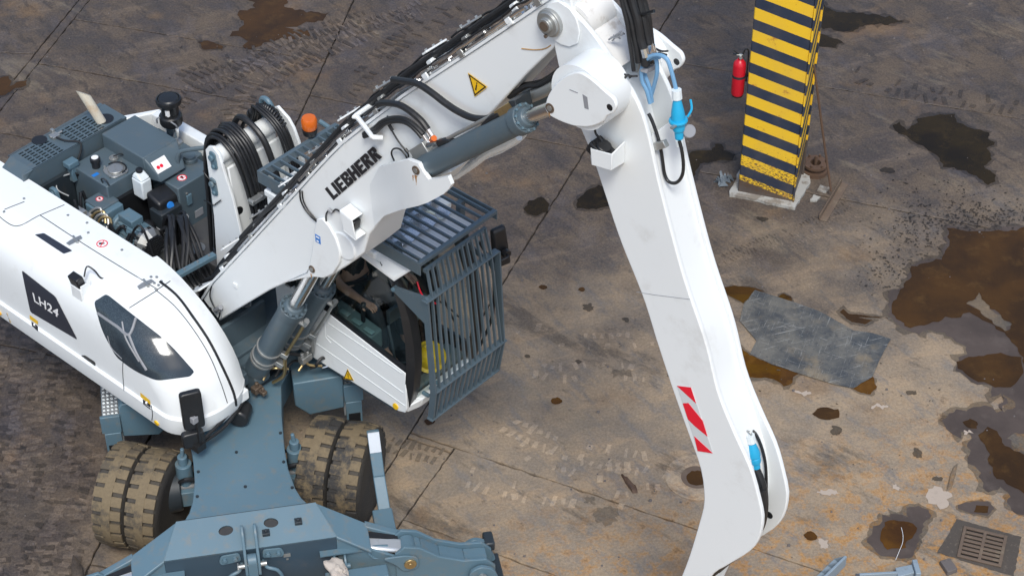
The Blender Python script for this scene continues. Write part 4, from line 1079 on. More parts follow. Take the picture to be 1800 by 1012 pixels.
def tp_(a, b):
    q = Vector((tb[0][0]*(1-a)*(1-b)+tb[1][0]*a*(1-b)+tb[2][0]*(1-a)*b+tb[3][0]*a*b, 0, tb[0][1]*(1-a)*(1-b)+tb[1][1]*a*(1-b)+tb[2][1]*(1-a)*b+tb[3][1]*a*b))
    l, _ = on_hull(q.x, q.z, -1.24, .006); return l
P('lettering', text_mb('LH24', tp_, .02, 0), WHITEP, hull, smooth=False)
P('top_window', hull_decal(roundpoly([(-0.923,2.651),(-0.772,2.756),(-0.366,2.768),(-0.509,2.648)], .02)), DARKPANEL, hull)
for ln in ([(-1.548,2.61),(-1.218,2.594),(-0.797,2.974),(-0.387,3.346)], [(-1.352,2.729),(-1.02,3.022)], [(-0.797,2.974),(-0.051,2.966),(0.839,2.995)], [(0.839,2.995),(1.059,3.224)], [(0.794,2.975),(1.059,2.922),(1.28,2.777),(1.457,2.57),(1.56,2.315),(1.616,2.118)], [(0.838,2.988),(0.665,2.812),(0.361,2.503)], [(0.256,2.107),(0.119,1.706),(0.068,1.36)], [(0.447,1.415),(0.445,1.317),(0.42,1.218)]):
    P('panel_gap', hull_line(ln, r=.0045), DARK, hull)
P('rubber_strip', hull_line([(0.897,3.123),(1.12,3.083),(1.305,2.945),(1.485,2.773),(1.625,2.545),(1.733,2.326),(1.754,2.165)], r=.014), BLACK, hull)
for q in [(-1.018,3.06),(-1.362,2.692),(-0.355,3.224),(-0.071,3.29),(-0.077,3.16),(0.403,3.219),(0.774,3.104),(0.859,3.151),(0.807,3.049),(0.92,3.136),(0.864,3.057)]:
    l, nr = on_hull(q[0], q[1])
    if l is not None: P('screw', MB().cyl(l, l+nr*.008, .013, n=8), ZINC, hull)
for q in ([(-0.448,2.812),(-0.347,2.921),(-0.205,3.051),(-0.18,3.027),(-0.315,2.895),(-0.402,2.811)], [(0.535,2.851),(0.616,2.939),(0.768,3.071),(0.81,3.07),(0.655,2.917),(0.56,2.828)]):
    c = sum((Vector((a, 0, b)) for a, b in q), Vector())/len(q)
    P('hinge', hull_decal(q, off=.008, step=.1), ZINC, hull)
    l, nr = on_hull(c.x, c.z); P('hinge_knuckle', MB().cyl(l+Vector((-.05,.03,.012)), l+Vector((.05,-.0,.012)), .012), ZINC, hull)
def no_sign(c, r, nrm, u_, parent, mat2=BLACKP):
    u_ = (u_-nrm*u_.dot(nrm)).normalized(); w_ = nrm.cross(u_)
    g = lambda a, rr, o: c+u_*(rr*math.cos(a))+w_*(rr*math.sin(a))+nrm*o
    N_ = 28; an = [2*math.pi*k/N_ for k in range(N_)]
    d = P('sign_disc', MB().hexa([g(a, r, 0) for a in an], [g(a, r, .002) for a in an]), WHITEP, parent, smooth=False)
    rb = MB()
    for k in range(N_):
        a, b = an[k], an[(k+1) % N_]
        rb.hexa([g(a, r*.82, .002), g(a, r, .002), g(b, r, .002), g(b, r*.82, .002)], [g(a, r*.82, .004), g(a, r, .004), g(b, r, .004), g(b, r*.82, .004)])
    e = u_*.5+w_*.86
    e2 = nrm.cross(e)
    rb.hexa([c+e*r*.85*s+e2*r*.07*t+nrm*.002 for s, t in ((-1,-1),(1,-1),(1,1),(-1,1))], [c+e*r*.85*s+e2*r*.07*t+nrm*.004 for s, t in ((-1,-1),(1,-1),(1,1),(-1,1))])
    f = MB().cyl(c+u_*r*.3+nrm*.002, c+u_*r*.3+nrm*.003, r*.16, n=10).hexa([c+u_*(r*a)+w_*(r*b)+nrm*.002 for a, b in ((.2,-.2),(.2,.3),(-.5,.45),(-.55,-.1))], [c+u_*(r*a)+w_*(r*b)+nrm*.003 for a, b in ((.2,-.2),(.2,.3),(-.5,.45),(-.55,-.1))])
    P('sign_ring', rb, REDP, d.parent, smooth=False); P('sign_figure', f, mat2, d.parent, smooth=False)
l, nr = on_hull(*[(0.112,3.129)][0]); no_sign(l+nr*.003, .052, nr, Vector((.6,1,0)), hull)
# small stickers on the side
for a in ([(-1.233,1.513),(-1.114,1.505),(-1.126,1.456),(-1.242,1.459)], [(0.316,1.492),(0.443,1.474),(0.44,1.418),(0.312,1.428)]): P('warning_sticker', hull_decal(a), YELLOW, hull)
for a in ([(-1.23,1.438),(-1.132,1.432),(-1.14,1.365),(-1.229,1.376)], [(0.334,1.421),(0.44,1.418),(0.429,1.356),(0.331,1.364)]):
    P('pictogram_sticker', hull_decal(a), BLACKP, hull)
    c = Vector((sum(p[0] for p in a)/4, 0, sum(p[1] for p in a)/4)); l, nr = on_hull(c.x, c.z)
    P('pictogram', MB().cyl(l+nr*.004+Vector((0,0,.02)), l+nr*.006+Vector((0,0,.02)), .012, n=10).hexa([l+nr*.004+Vector((x,0,z)) for x, z in ((-.015,-.045),(.015,-.045),(.01,.005),(-.01,.005))], [l+nr*.006+Vector((x,0,z)) for x, z in ((-.015,-.045),(.015,-.045),(.01,.005),(-.01,.005))]), WHITEP, hull)
for q in [(0.492,1.235),(-1.746,1.249)]:
    l, nr = on_hull(*q); P('reflector', MB().cyl(l, l+nr*.012, .028), YELLOW, hull)
def warn_tri(A, B, C, nrm, parent):
    g = (A+B+C)/3
    sc = lambda k, o: [g+(p-g)*k+nrm*o for p in (A, B, C)]
    d = P('warning_sign', MB().hexa(sc(1, 0), sc(1, .002)), YELLOW, parent, smooth=False)
    rb = MB(); o, i_ = sc(.92, .002), sc(.74, .002)
    for k in range(3): rb.hexa([o[k], o[(k+1) % 3], i_[(k+1) % 3], i_[k]], [p+nrm*.0015 for p in (o[k], o[(k+1) % 3], i_[(k+1) % 3], i_[k])])
    mid = (B+C)/2; ax_ = (A-mid); sd_ = (B-C)
    q = lambda a, b: g+ax_*a+sd_*b+nrm*.002
    rb.hexa([q(.26,-.035), q(.26,.035), q(-.06,.025), q(-.06,-.025)], [p+nrm*.0015 for p in (q(.26,-.035), q(.26,.035), q(-.06,.025), q(-.06,-.025))])
    rb.hexa([q(-.11,-.03), q(-.11,.03), q(-.17,.03), q(-.17,-.03)], [p+nrm*.0015 for p in (q(-.11,-.03), q(-.11,.03), q(-.17,.03), q(-.17,-.03))])
    P('warning_mark', rb, BLACKP, parent, smooth=False)
t3 = [on_hull(*q, off=.003) for q in [(-1.614,1.324),(-1.702,1.154),(-1.583,1.215)]]
warn_tri(t3[0][0], t3[1][0], t3[2][0], t3[0][1], hull)
# recessed grip
P('door_grip', hull_decal(roundpoly([(-0.518,1.437),(-0.444,1.48),(-0.301,1.483),(-0.314,1.42)], .02), off=.003), BLACK, hull)
P('grip_lip', hull_line([(-0.519,1.394),(-0.426,1.381),(-0.326,1.399)], r=.008), WHITE, hull)
# the rails showing through the side window
for a, b_ in (([(-0.129,2.161),(0.122,2.154),(0.287,2.151),(0.436,2.431)], .014), ([(0.287,2.151),(0.353,1.979),(0.463,1.846)], .013), ([(0.218,2.261),(0.235,2.075),(0.374,1.892)], .009), ([(-0.033,1.952),(-0.011,1.832),(0.125,1.777)], .007)):
    P('window_rail', hull_line(a, r=b_, off=.002), GREYP, hull)
# work lamp on the shoulder, with bracket and lead
l0, n0 = on_hull(*[(-0.312,2.351)][0])
lm = MB().bx(-.07,.07,-.06,.05,.0,.05).bx(-.075,-.065,-.06,.05,-.06,.09).bx(.065,.075,-.06,.05,-.06,.09).bx(-.07,.07,-.065,-.055,-.09,.045)
lamp = P('work_lamp_bracket', lm.xf(Matrix.Translation(l0)), WHITE, hull, bevel=.006)
P('work_lamp', MB().bx(-.075,.055,-.05,.03,.055,.165).xf(Matrix.Translation(l0)@Matrix.Rotation(R(12),4,'X')), BLACK, hull, bevel=.012)
P('lamp_lead', MB().tube([l0+Vector(q) for q in ((.02,.03,.12),(.0,.09,.19),(.06,.12,.16),(.10,.14,.09),(.14,.17,.07),(.16,.19,.05))], .008), HOSE, hull)
P('lead_gland', MB().cyl(l0+Vector((.15,.18,.03)), l0+Vector((.17,.20,.075)), .02), BLACK, hull)
# grab handle and mirror at the nose
P('grab_handle', MB().tube([(0.701,-0.42,1.246),(0.746,-0.42,1.246),(0.783,-0.42,1.184),(0.776,-0.42,1.123),(0.729,-0.42,1.116)], .014), BLACK, hull)
P('nose_bracket', MB().bx(.84,.90,-.60,-.50,1.26,1.37), WHITE, bevel=.01)
P('bumper_rubber', MB().cyl((.80,-.50,1.10),(.90,-.66,1.10),.09), BLACK, bevel=.02)
mdir = Vector((.09,.17,0)).normalized(); mnor = Vector((mdir.y,-mdir.x,0))
def mirror_shell(c, w, h, t, name, parent=mh_):
    c = Vector(c); q = [c+mdir*a+Vector((0,0,b)) for a, b in roundpoly([(-w/2,-h/2),(w/2,-h/2),(w/2,h/2),(-w/2,h/2)], .035, 3)]
    q2 = [c+(p-c)*.9 for p in q]
    return P(name, MB().hexa([p-mnor*t*.5 for p in q], [p+mnor*t*.5 for p in q]), BLACK, parent, bevel=.012)
mr = mirror_shell((.935,-1.17,1.62), .19, .42, .06, 'mirror')
cc = Vector((.935,-1.17,1.53))+mnor*.03
P('mirror_clamp', MB().bx(-.03,.03,-.03,.03,-.035,.035).xf(Matrix.Translation(cc)), GREYP, mr, bevel=.008)
mirror_shell((.92,-1.19,1.28), .20, .16, .07, 'wide_mirror')
P('mirror_arm', MB().tube([(.97,-1.16,1.57),(.985,-1.17,1.35),(.97,-1.16,1.22)], .014).tube([(.97,-1.16,1.24),(.93,-.85,1.26),(.88,-.56,1.33)], .016).tube([(.96,-1.12,1.2),(.95,-.84,1.2),(.87,-.52,1.27)], .016).bx(.90,1.0,-1.22,-1.12,1.16,1.23), BLACK, mr)

# ---- engine bay: floor, grille, tanks
P('bay_floor', MB().bx(-2.0,-.95,-.50,1.05,1.26,1.30), DARK)
P('lower_deck', MB().bx(-1.28,-.30,.30,1.12,1.27,1.60), DECK, bevel=.01)
P('deck_eye', MB().lathe([(.03,0),(.085,0),(.085,.008),(.03,.008)], (-.72,.36,1.603), n=24), ZINC)
P('deck_front', MB().bx(-.30,-.27,-.46,.30,1.25,1.60), DARK)
# grille over the radiator, with real slots
def slot_plate(name, x0, x1, y0, y1, z, rows, cols, mat, parent, sx=.022, gap=.009, sh=.0, skip=()):
    xs = []; ys = []
    pitx = (x1-x0-.04)/rows; pity = (y1-y0-.04)/cols
    xs = [x0]+[c for k in range(rows) for c in (x0+.02+k*pitx+gap, x0+.02+(k+1)*pitx-gap)]+[x1]
    ys = [y0]+[c for k in range(cols) for c in (y0+.02+k*pity+sx*.35, y0+.02+(k+1)*pity-sx*.35)]+[y1]
    mb = MB()
    for i in range(len(xs)-1):
        for j in range(len(ys)-1):
            if i % 2 == 1 and j % 2 == 1 and ((i//2, j//2) not in skip): continue
            a = [(xs[i], ys[j]), (xs[i+1], ys[j]), (xs[i+1], ys[j+1]), (xs[i], ys[j+1])]
            mb.hexa([(x, y, z-.012) for x, y in a], [(x, y, z) for x, y in a])
    return P(name, mb, mat, parent, smooth=False)
gz = 2.35
grille = P('radiator_housing', MB().bx(-2.02,-2.0,-.56,.66,1.3,gz).hexa([(-2.42,-.56,1.3),(-2.40,.70,1.3),(-2.38,.70,1.3),(-2.40,-.56,1.3)], [(-2.42,-.42,gz-.1),(-2.40,.70,gz-.02),(-2.38,.70,gz-.02),(-2.40,-.42,gz-.1)]).bx(-2.4,-2.0,.64,.70,1.3,gz-.012), SLATE, bevel=.006)
slot_plate('slotted_cover', -2.335, -2.0, -.40, -.02, gz, 7, 5, SLATE, grille)
slot_plate('slotted_cover', -2.335, -2.0, .08, .48, gz, 7, 5, SLATE, grille)
P('cover_web', MB().bx(-2.335,-2.0,-.02,.08,gz-.012,gz).bx(-2.335,-2.0,.48,.70,gz-.012,gz).bx(-2.335,-2.0,-.44,-.40,gz-.012,gz), SLATE, grille)
P('sloped_rim', MB().hexa([(-2.45,-.40,gz-.09),(-2.335,-.44,gz-.0),(-2.335,.66,gz-.0),(-2.42,.70,gz-.05)], [(-2.45,-.40,gz-.075),(-2.335,-.44,gz+.002),(-2.335,.66,gz+.002),(-2.42,.70,gz-.035)]), SLATE, grille)
P('sloped_end', MB().hexa([(-2.335,-.44,gz-.014),(-2.0,-.44,gz-.014),(-2.0,-.64,2.20),(-2.335,-.64,2.20)], [(-2.335,-.44,gz),(-2.0,-.44,gz),(-2.0,-.655,2.21),(-2.335,-.655,2.21)]).bx(-2.335,-2.0,-.655,-.64,1.9,2.205), SLATE, grille)
sl = MB()
for j in range(2):
    for i in range(3+j):
        x = -2.28+i*.055; y = -.50-j*.075; z = gz-.06-j*.065
        sl.hexa([(x,y-.025,z-.02),(x+.018,y-.025,z-.02),(x+.018,y+.025,z+.022),(x,y+.025,z+.022)], [(x,y-.03,z-.012),(x+.018,y-.03,z-.012),(x+.018,y+.02,z+.03),(x,y+.02,z+.03)])
P('end_slots', sl, BLACK, grille)
P('filler_hole', MB().cyl((-2.33,-.10,gz+.001),(-2.33,-.10,gz+.004),.075,n=28), BLACK, grille)
P('grille_latch', MB().bx(-2.30,-2.22,-.01,.07,gz,gz+.03).cyl((-2.26,-.02,gz+.02),(-2.26,.12,gz+.02),.012).bx(-2.34,-2.30,.04,.07,gz,gz+.05), ZINC, grille, bevel=.003)
P('grille_lead', MB().tube([(-2.25,.02,gz+.02),(-2.12,.04,gz+.02),(-2.0,.12,gz+.015),(-1.97,.10,gz-.06),(-1.97,.02,gz-.18)], .010), HOSE, grille)
P('exhaust_opening', MB().cyl((-2.13,.54,gz+.001),(-2.13,.54,gz+.004),.085,n=28), BLACK, grille)
ex = MB()
p0, p1 = Vector((-2.12,.53,gz-.12)), Vector((-2.17,.37,gz+.37)); dd = (p1-p0).normalized()
n_ = 24; u_, w_ = ex.frame_(dd)
c0, c1 = [], []
for k in range(n_):
    a = 2*math.pi*k/n_; o_ = u_*(.048*math.cos(a))+w_*(.048*math.sin(a))
    c0.append(p0+o_); c1.append(p1+o_+dd*(o_.dot(Vector((0,1,0)))*-1.6))
ex.hexa(c0, c1)
exh = P('exhaust_pipe', ex, EXH)

P('hydraulic_tank', MB().bx(-1.96,-1.44,-.04,.40,1.3,2.20).bx(-1.60,-1.36,-.20,.02,1.5,2.06), SLATE, bevel=.012)
ht = bpy.data.objects['hydraulic_tank']
P('tank_lid', MB().prz(roundpoly([(-1.68,.09),(-1.48,.07),(-1.46,.27),(-1.66,.29)], .06), 2.20, 2.215).cyl((-1.57,.18,2.215),(-1.57,.18,2.235),.075,n=28), ZINC, ht, bevel=.004)
lb = MB()
for a in (.4, 1.97, 3.54, 5.11): lb.cyl((-1.57+.115*math.cos(a), .18+.115*math.sin(a), 2.213),(-1.57+.115*math.cos(a), .18+.115*math.sin(a), 2.23),.012,n=6)
P('lid_bolts', lb, ZINC, ht)
P('lid_ring', MB().tube([(-1.57+.1*math.cos(a), .18+.1*math.sin(a), 2.232) for a in [k*.35 for k in range(10)]], .007), BLACK, ht)
P('breather_cap', MB().lathe([(.04,0),(.04,.06),(.05,.065),(.05,.10),(.03,.11)], (-1.76,.10,2.20), n=24), BLACK, ht)
P('breather_top', MB().cyl((-1.76,.10,2.311),(-1.76,.10,2.315),.034), WHITEP, ht)
P('sender_cap', MB().lathe([(.045,0),(.045,.02),(.03,.02),(.03,.035),(.0,.035)], (-1.73,.29,2.20), n=24), ZINC, ht)
P('sender_lead', MB().tube([(-1.73,.29,2.235),(-1.68,.34,2.26),(-1.66,.38,2.22),(-1.64,.42,2.22)], .006), BLACK, ht)
P('tank_print', MB().bx(-1.69,-1.65,-.02,.05,2.2005,2.202), BLUEK, ht)
P('lifting_eye', MB().tube([(-1.52,-.02,2.20),(-1.52,-.03,2.25),(-1.47,-.02,2.26),(-1.44,-.01,2.20)], .008), DARK, ht)
no_sign(Vector((-1.50,-.10,2.062)), .036, Vector((0,0,1)), Vector((1,0,0)), ht)
# cover with a bevelled nose
cv = MB().hexa([(-1.97,.36,2.12),(-1.33,.36,2.12),(-1.33,.78,2.12),(-1.97,.78,2.12)], [(-1.97,.36,2.35),(-1.36,.36,2.35),(-1.36,.78,2.35),(-1.97,.78,2.35)])
cv.hexa([(-1.328,.36,2.12),(-1.17,.39,2.14),(-1.17,.70,2.14),(-1.328,.78,2.12)], [(-1.358,.36,2.35),(-1.20,.39,2.21),(-1.20,.70,2.21),(-1.358,.78,2.35)])
cover = P('bonnet_cover', cv, SLATE, bevel=.012)
q = lambda a, b: Vector((-1.33+.13*b, .39+.17*a, 2.335-.125*b+.006))
P('notice_sticker', MB().hexa([q(.1,.5),q(.62,.5),q(.62,.95),q(.1,.95)], [p+Vector((.003,0,.003)) for p in (q(0,.25),q(1,.25),q(1,.95),q(0,.95))]), WHITEP, cover, smooth=False)
for a in (.25, .48): P('sticker_symbol', MB().lathe([(.010,0),(.018,0),(.018,.002),(.010,.002)], q(a,.66)+Vector((.003,0,.004)), (.62,0,.78), 18), REDP, cover)
P('fuel_tank', MB().bx(-1.90,-1.02,.46,.92,1.3,2.10).bx(-1.95,-1.3,.80,1.02,1.3,2.08), SLATE, bevel=.012)
ft = bpy.data.objects['fuel_tank']
P('filler_cap', MB().lathe([(.07,0),(.07,.04),(.062,.045),(.062,.075),(.03,.08)], (-1.27,.84,2.10), n=16), SLATE, ft, bevel=.004)
no_sign(Vector((-1.12,.60,2.104)), .048, Vector((0,0,1)), Vector((1,0,0)), ft)
for q in ((-1.016,.55,2.0),(-1.016,.85,1.9),(-1.016,.5,1.7)): P('bolt', MB().cyl(q, (q[0]+.012,q[1],q[2]), .012, n=8), ZINC, ft)
P('tank_badge', MB().bx(-1.019,-1.012,.62,.72,1.66,1.74), GREYP, ft)
P('tank_latch', MB().bx(-1.019,-1.0,.54,.60,1.86,1.98), SLATE_L, ft, bevel=.006)
P('tank_handrail', MB().tube([(-1.22,.64,2.10),(-1.21,.66,2.30),(-1.14,.72,2.36),(-.92,.92,2.38),(-.88,.95,2.30),(-.88,.95,2.1)], .022), SLATE)
P('battery_box', MB().bx(-1.16,-.98,.20,.45,1.5,1.95), DARK, bevel=.01)
bt = P('urea_tank', MB().hexa([(-1.22,.22,1.40),(-.98,.22,1.40),(-.98,.50,1.40),(-1.22,.50,1.40)], [(-1.24,.24,2.08),(-1.05,.24,2.02),(-1.05,.50,2.02),(-1.24,.50,2.08)]), BLACK, bevel=.03, seg=3)
P('urea_cap', MB().lathe([(.036,0),(.038,.025),(.03,.035)], (-1.05,.36,1.95), (.8,-.1,.45), 18), BLUEK, bt)
for z in (1.58, 1.76): P('tank_strap', MB().tube([(-1.10,.20,z),(-.972,.22,z-.005),(-.968,.36,z-.01),(-.972,.5,z),(-1.05,.52,z)], .008), GREYP, bt)
wb = P('washer_bottle', MB().bx(-1.40,-1.25,.22,.34,1.98,2.19).hexa([(-1.40,.22,2.192),(-1.25,.22,2.192),(-1.25,.34,2.192),(-1.40,.34,2.192)], [(-1.38,.24,2.24),(-1.33,.24,2.25),(-1.33,.33,2.25),(-1.38,.33,2.24)]), MILKY, bevel=.015)
P('bottle_cap', MB().lathe([(.032,0),(.034,.03),(.025,.035)], (-1.345,.285,2.245), n=16), BLACK, wb)
# pump drive: gearbox, finned motor, fan cage
P('pump_housing', MB().bx(-1.58,-1.30,-.22,.02,1.50,2.04).cyl((-1.28,-.06,1.84),(-1.22,-.06,1.84),.16,n=24), SLATE_L, bevel=.015)
mo = MB().cyl((-1.24,-.06,1.84),(-.92,-.06,1.84),.125,n=32)
for k in range(26):
    a = 2*math.pi*k/26; mo.bar((-1.22,-.06+.128*math.cos(a),1.84+.128*math.sin(a)), (-.93,-.06+.128*math.cos(a),1.84+.128*math.sin(a)), .007, .03, (0, math.cos(a), math.sin(a)))
mot = P('electric_motor', mo, SLATE_L)
P('terminal_box', MB().bx(-1.22,-1.02,-.12,.02,1.965,2.04), SLATE_L, mot, bevel=.01)
P('fan_cage', MB().cyl((-.92,-.06,1.84),(-.88,-.06,1.84),.15,n=12).cyl((-.88,-.06,1.84),(-.80,-.06,1.84),.15,.10,n=12), ZINC, mot, smooth=False)
fg = MB()
for k in range(9):
    z = 1.74+k*.025; w_ = math.sqrt(max(.001, .115**2-(z-1.84)**2)); fg.bar((-.798,-.06-w_,z), (-.798,-.06+w_,z), .012, .012)
for k in range(12):
    a = 2*math.pi*(k+.5)/12; fg.bar((-.915,-.06+.149*math.cos(a),1.84+.149*math.sin(a)), (-.885,-.06+.149*math.cos(a),1.84+.149*math.sin(a)), .03, .008, (0, math.cos(a), math.sin(a)))
P('cage_slots', fg, BLACK, mot)
P('motor_bracket', MB().bx(-.98,-.55,-.40,-.05,1.62,1.65), ZINC, bevel=.004)
P('bracket_hole', MB().cyl((-.72,-.14,1.65),(-.72,-.14,1.653),.03).cyl((-.72,-.25,1.65),(-.72,-.25,1.653),.022).cyl((-.64,-.2,1.65),(-.64,-.2,1.653),.022).cyl((-.82,-.3,1.65),(-.82,-.3,1.653),.022), BLACK)
P('accumulator', MB().sphere((-1.12,.12,1.78), .085), BLACK)
# pipes and leads in the dark gap behind the right housing
rr = random.Random(11)
for k in range(30):
    x = -1.98+rr.uniform(0, .75); y = -.42+rr.uniform(0, .35); z = 1.75+rr.uniform(0, .35)
    pts = [(x, y, 1.45)]
    for j in range(4): pts.append((pts[-1][0]+rr.uniform(-.05, .2), pts[-1][1]+rr.uniform(-.10, .12), min(2.12, pts[-1][2]+rr.uniform(.02, .22))))
    pts.append((pts[-1][0]+.1, pts[-1][1]+.05, 1.5))
    P('bay_hose', MB().tube(pts, rr.choice((.008,.012,.018)), 8), rr.choice((HOSE, HOSE, BLACK, ZINC)))
P('fan_shroud', MB().bx(-1.99,-1.95,-.50,-.05,1.35,2.15).cyl((-1.95,-.28,1.85),(-1.90,-.28,1.85),.06), DARK)
P('lift_lug', MB().pry(roundpoly([(-1.86,1.85),(-1.86,2.20),(-1.76,2.20),(-1.70,1.85)], .05), -.40, -.36).cyl((-1.81,-.41,2.14),(-1.81,-.35,2.14),.03), SLATE_L, bevel=.006)
P('valve_bank', MB().bx(-1.62,-1.42,-.42,-.26,1.6,2.02).bx(-1.50,-1.44,-.40,-.30,2.02,2.08), ZINC, bevel=.008)
for k in range(4): P('bent_pipe', MB().tube([(-1.5+k*.05,-.3,1.9),(-1.45+k*.05,-.25,2.03),(-1.36+k*.04,-.2,2.08-k*.02),(-1.30+k*.04,-.24,1.98)], .014), BRASS if k % 2 else ZINC)
P('sensor_block', MB().bx(-1.98,-1.88,-.12,.0,2.22,2.28).bx(-1.97,-1.89,-.09,-.01,2.05,2.22), SLATE_L, bevel=.008)
P('cable_loop', MB().tube([(-1.92,-.1,2.15),(-1.98,-.2,2.12),(-1.93,-.26,2.05),(-1.85,-.2,1.98)], .009), ZINC)
for k in range(3): P('bay_lead', MB().tube([(-1.9+.02*k,-.06,2.16),(-1.88,-.02+.03*k,2.0),(-1.86,.0,1.85),(-1.75,-.1,1.8),(-1.68,-.15,1.95)], .008), HOSE)

# left housing and air intake
lh = MB()
prof = [(1.10,1.3),(1.24,1.35),(1.25,2.0),(1.235,2.09),(1.19,2.135),(1.07,2.15),(1.06,2.05)]
lh.prx(prof, -2.10, -1.0)
lh.hexa([(-2.44,.66,1.3),(-2.10,1.24,1.3),(-2.10,1.07,1.3),(-2.36,.66,1.3)], [(-2.40,.70,2.14),(-2.10,1.19,2.148),(-2.10,1.07,2.15),(-2.30,.70,2.15)])
P('side_housing', lh, WHITE, bevel=.012)
P('side_frame', MB().bx(-1.0,-.35,1.10,1.22,1.3,1.75), SLATE, bevel=.01)
P('wall_gap', MB().bx(-2.1,-1.0,1.02,1.06,1.3,2.0), BLACK)
bx_, by_ = -1.62, .94
af = P('air_filter', MB().lathe([(.07,.0),(.07,.02),(.105,.03),(.112,.05),(.112,.12),(.10,.135),(.082,.14),(.080,.155),(.086,.16),(.086,.24),(.10,.262),(.122,.272),(.126,.295),(.120,.318),(.108,.322),(.104,.314),(.09,.330),(.0,.334)], (bx_,by_,2.30), n=36), BLACK, bevel=.0)
P('filter_label', MB().bx(bx_+.03,bx_+.07,by_-.082,by_-.06,2.47,2.53), WHITEP, af)
P('intake_elbow', MB().tube([(bx_,by_,2.31),(bx_+.0,by_,2.22),(bx_-.05,by_+.02,2.12),(bx_-.12,by_+.03,2.06)], .062, 16), CHROME, af)
P('filter_clip', MB().tube([(bx_+.131,by_-.04,2.35),(bx_+.14,by_-.06,2.40),(bx_+.11,by_-.09,2.44)], .008).tube([(bx_-.08,by_-.11,2.35),(bx_-.05,by_-.13,2.42),(bx_-.02,by_-.12,2.45)], .008), GREYP, af)
P('elbow_flange', MB().prz(roundpoly([(bx_-.2,by_-.08),(bx_+.06,by_-.08),(bx_+.06,by_+.08),(bx_-.2,by_+.08)], .05), 2.082, 2.10), ZINC, af)

# ---- cab lift tower: two cheek plates, drum, hose loops
tw = [(-0.309,2.997),(-0.262,3.057),(-0.199,3.081),(-0.131,3.033),(-0.091,2.889),(-0.007,2.618),(0.078,2.106),(0.096,1.641),(0.059,1.343),(-0.421,1.071),(-0.346,1.662),(-0.303,2.239),(-0.301,2.632)]
near = P('tower_plate', MB().pry(tw, .285, .315), WHITE, bevel=.006)
for u_ in [(-0.203,2.937),(-0.24,2.626)]:
    P('tower_pin', MB().pry(roundpoly([(u_[0]-.045,u_[1]+.09),(u_[0]+.035,u_[1]+.09),(u_[0]+.05,u_[1]-.09),(u_[0]-.03,u_[1]-.11)], .04), .27, .283).cyl((u_[0]-.005,.245,u_[1]+.03),(u_[0]-.005,.27,u_[1]+.03),.03).cyl((u_[0]+.01,.25,u_[1]-.06),(u_[0]+.01,.27,u_[1]-.06),.022), SLATE_L, near, bevel=.004)
for a in ([(-0.358,0.27,2.75),(-0.325,0.27,2.715),(-0.261,0.27,2.682),(-0.201,0.27,2.673)], [(-0.395,0.27,2.394),(-0.339,0.27,2.403),(-0.271,0.27,2.398),(-0.217,0.27,2.452),(-0.155,0.27,2.516)]): P('safety_cable', MB().tube(a, .006), BLACK, near)
tf = [(-0.191,3.08),(-0.152,3.161),(-0.096,3.199),(-0.04,3.169),(0.038,3.129),(0.103,3.047),(0.156,2.915),(0.2,2.68),(0.245,2.442),(0.212,2.094),(-0.151,1.907),(-0.115,2.461),(-0.12,2.911)]
far = P('tower_plate', MB().pry(tf, .985, 1.015), WHITE, bevel=.006)
P('plate_hole', MB().cyl((-.10,.97,3.14),(-.10,.985,3.14),.03), BLACK, far)
P('tower_bow', MB().tube([(-.20,.93,2.95),(-.24,.93,3.20),(-.20,.93,3.27),(-.13,.93,3.25),(-.08,.95,3.12)], .025), SLATE_L, far)
P('tower_web', MB().hexa([(-.24,.33,1.5),(-.20,.33,1.5),(-.20,.97,1.5),(-.24,.97,1.5)], [(-.16,.33,2.95),(-.12,.33,2.95),(-.12,.97,2.95),(-.16,.97,2.95)]).hexa([(.02,.33,1.5),(.05,.33,1.5),(.05,.97,1.5),(.02,.97,1.5)], [(-.10,.33,2.88),(-.07,.33,2.88),(-.07,.97,2.88),(-.10,.97,2.88)]).bx(-.20,.02,.33,.97,1.5,1.54), WHITE, bevel=.01)
P('tower_drum', MB().cyl((-.17,.30,2.99),(-.17,.99,2.99), .085, n=24), WHITE)
P('web_hole', MB().cyl((-.04,.36,2.4),(-.025,.36,2.4),.05), BLACK)
rr = random.Random(4)
def lift_hose(y, r, x_back, x_front, top, zend, zb=1.7):
    return MB().tube([(x_back-.05, y, zb), (x_back, y+rr.uniform(-.01,.01), zb+.55), (x_back+.02, y, top-.35), (x_back+.10, y, top-.08), (-.19+rr.uniform(-.02,.02), y, top), (x_front-.18, y, top-.10), (x_front-.07, y+.01, top-.36), (x_front, y+.02, top-.75), (x_front+.03, y+.03, zend)], r, 8)
for k in range(9):
    P('lift_hose', lift_hose(.36+k*.028+rr.uniform(-.006,.006), .016, -.44-rr.uniform(0,.05), .16+rr.uniform(-.02,.03), 3.14+rr.uniform(-.02,.05), 1.9), HOSE)
for k in range(5):
    P('lift_hose', lift_hose(.40+k*.04, .015, -.40, .10+rr.uniform(-.03,.02), 3.07+rr.uniform(-.02,.02), 1.95), HOSE)
P('lift_hose', lift_hose(.66, .030, -.40, .22, 3.20, 2.0), HOSE)
P('lift_hose', lift_hose(.70, .018, -.36, .20, 3.14, 2.0), HOSE)
for k in range(5): P('lift_hose', lift_hose(.80+k*.03, .013, -.32, .22+rr.uniform(0,.03), 3.22+rr.uniform(-.02,.03), 2.1), HOSE)
cs = MB()
for k in range(16): cs.lathe([(.042,-.01),(.046,0),(.042,.01)], (-.30+.024*k,.84+.012*k if k < 6 else .90,3.10+.11*math.sin(k/15*math.pi)), (1,.2,.6-1.2*k/15), 12)
P('hose_sleeve', cs, HOSE)
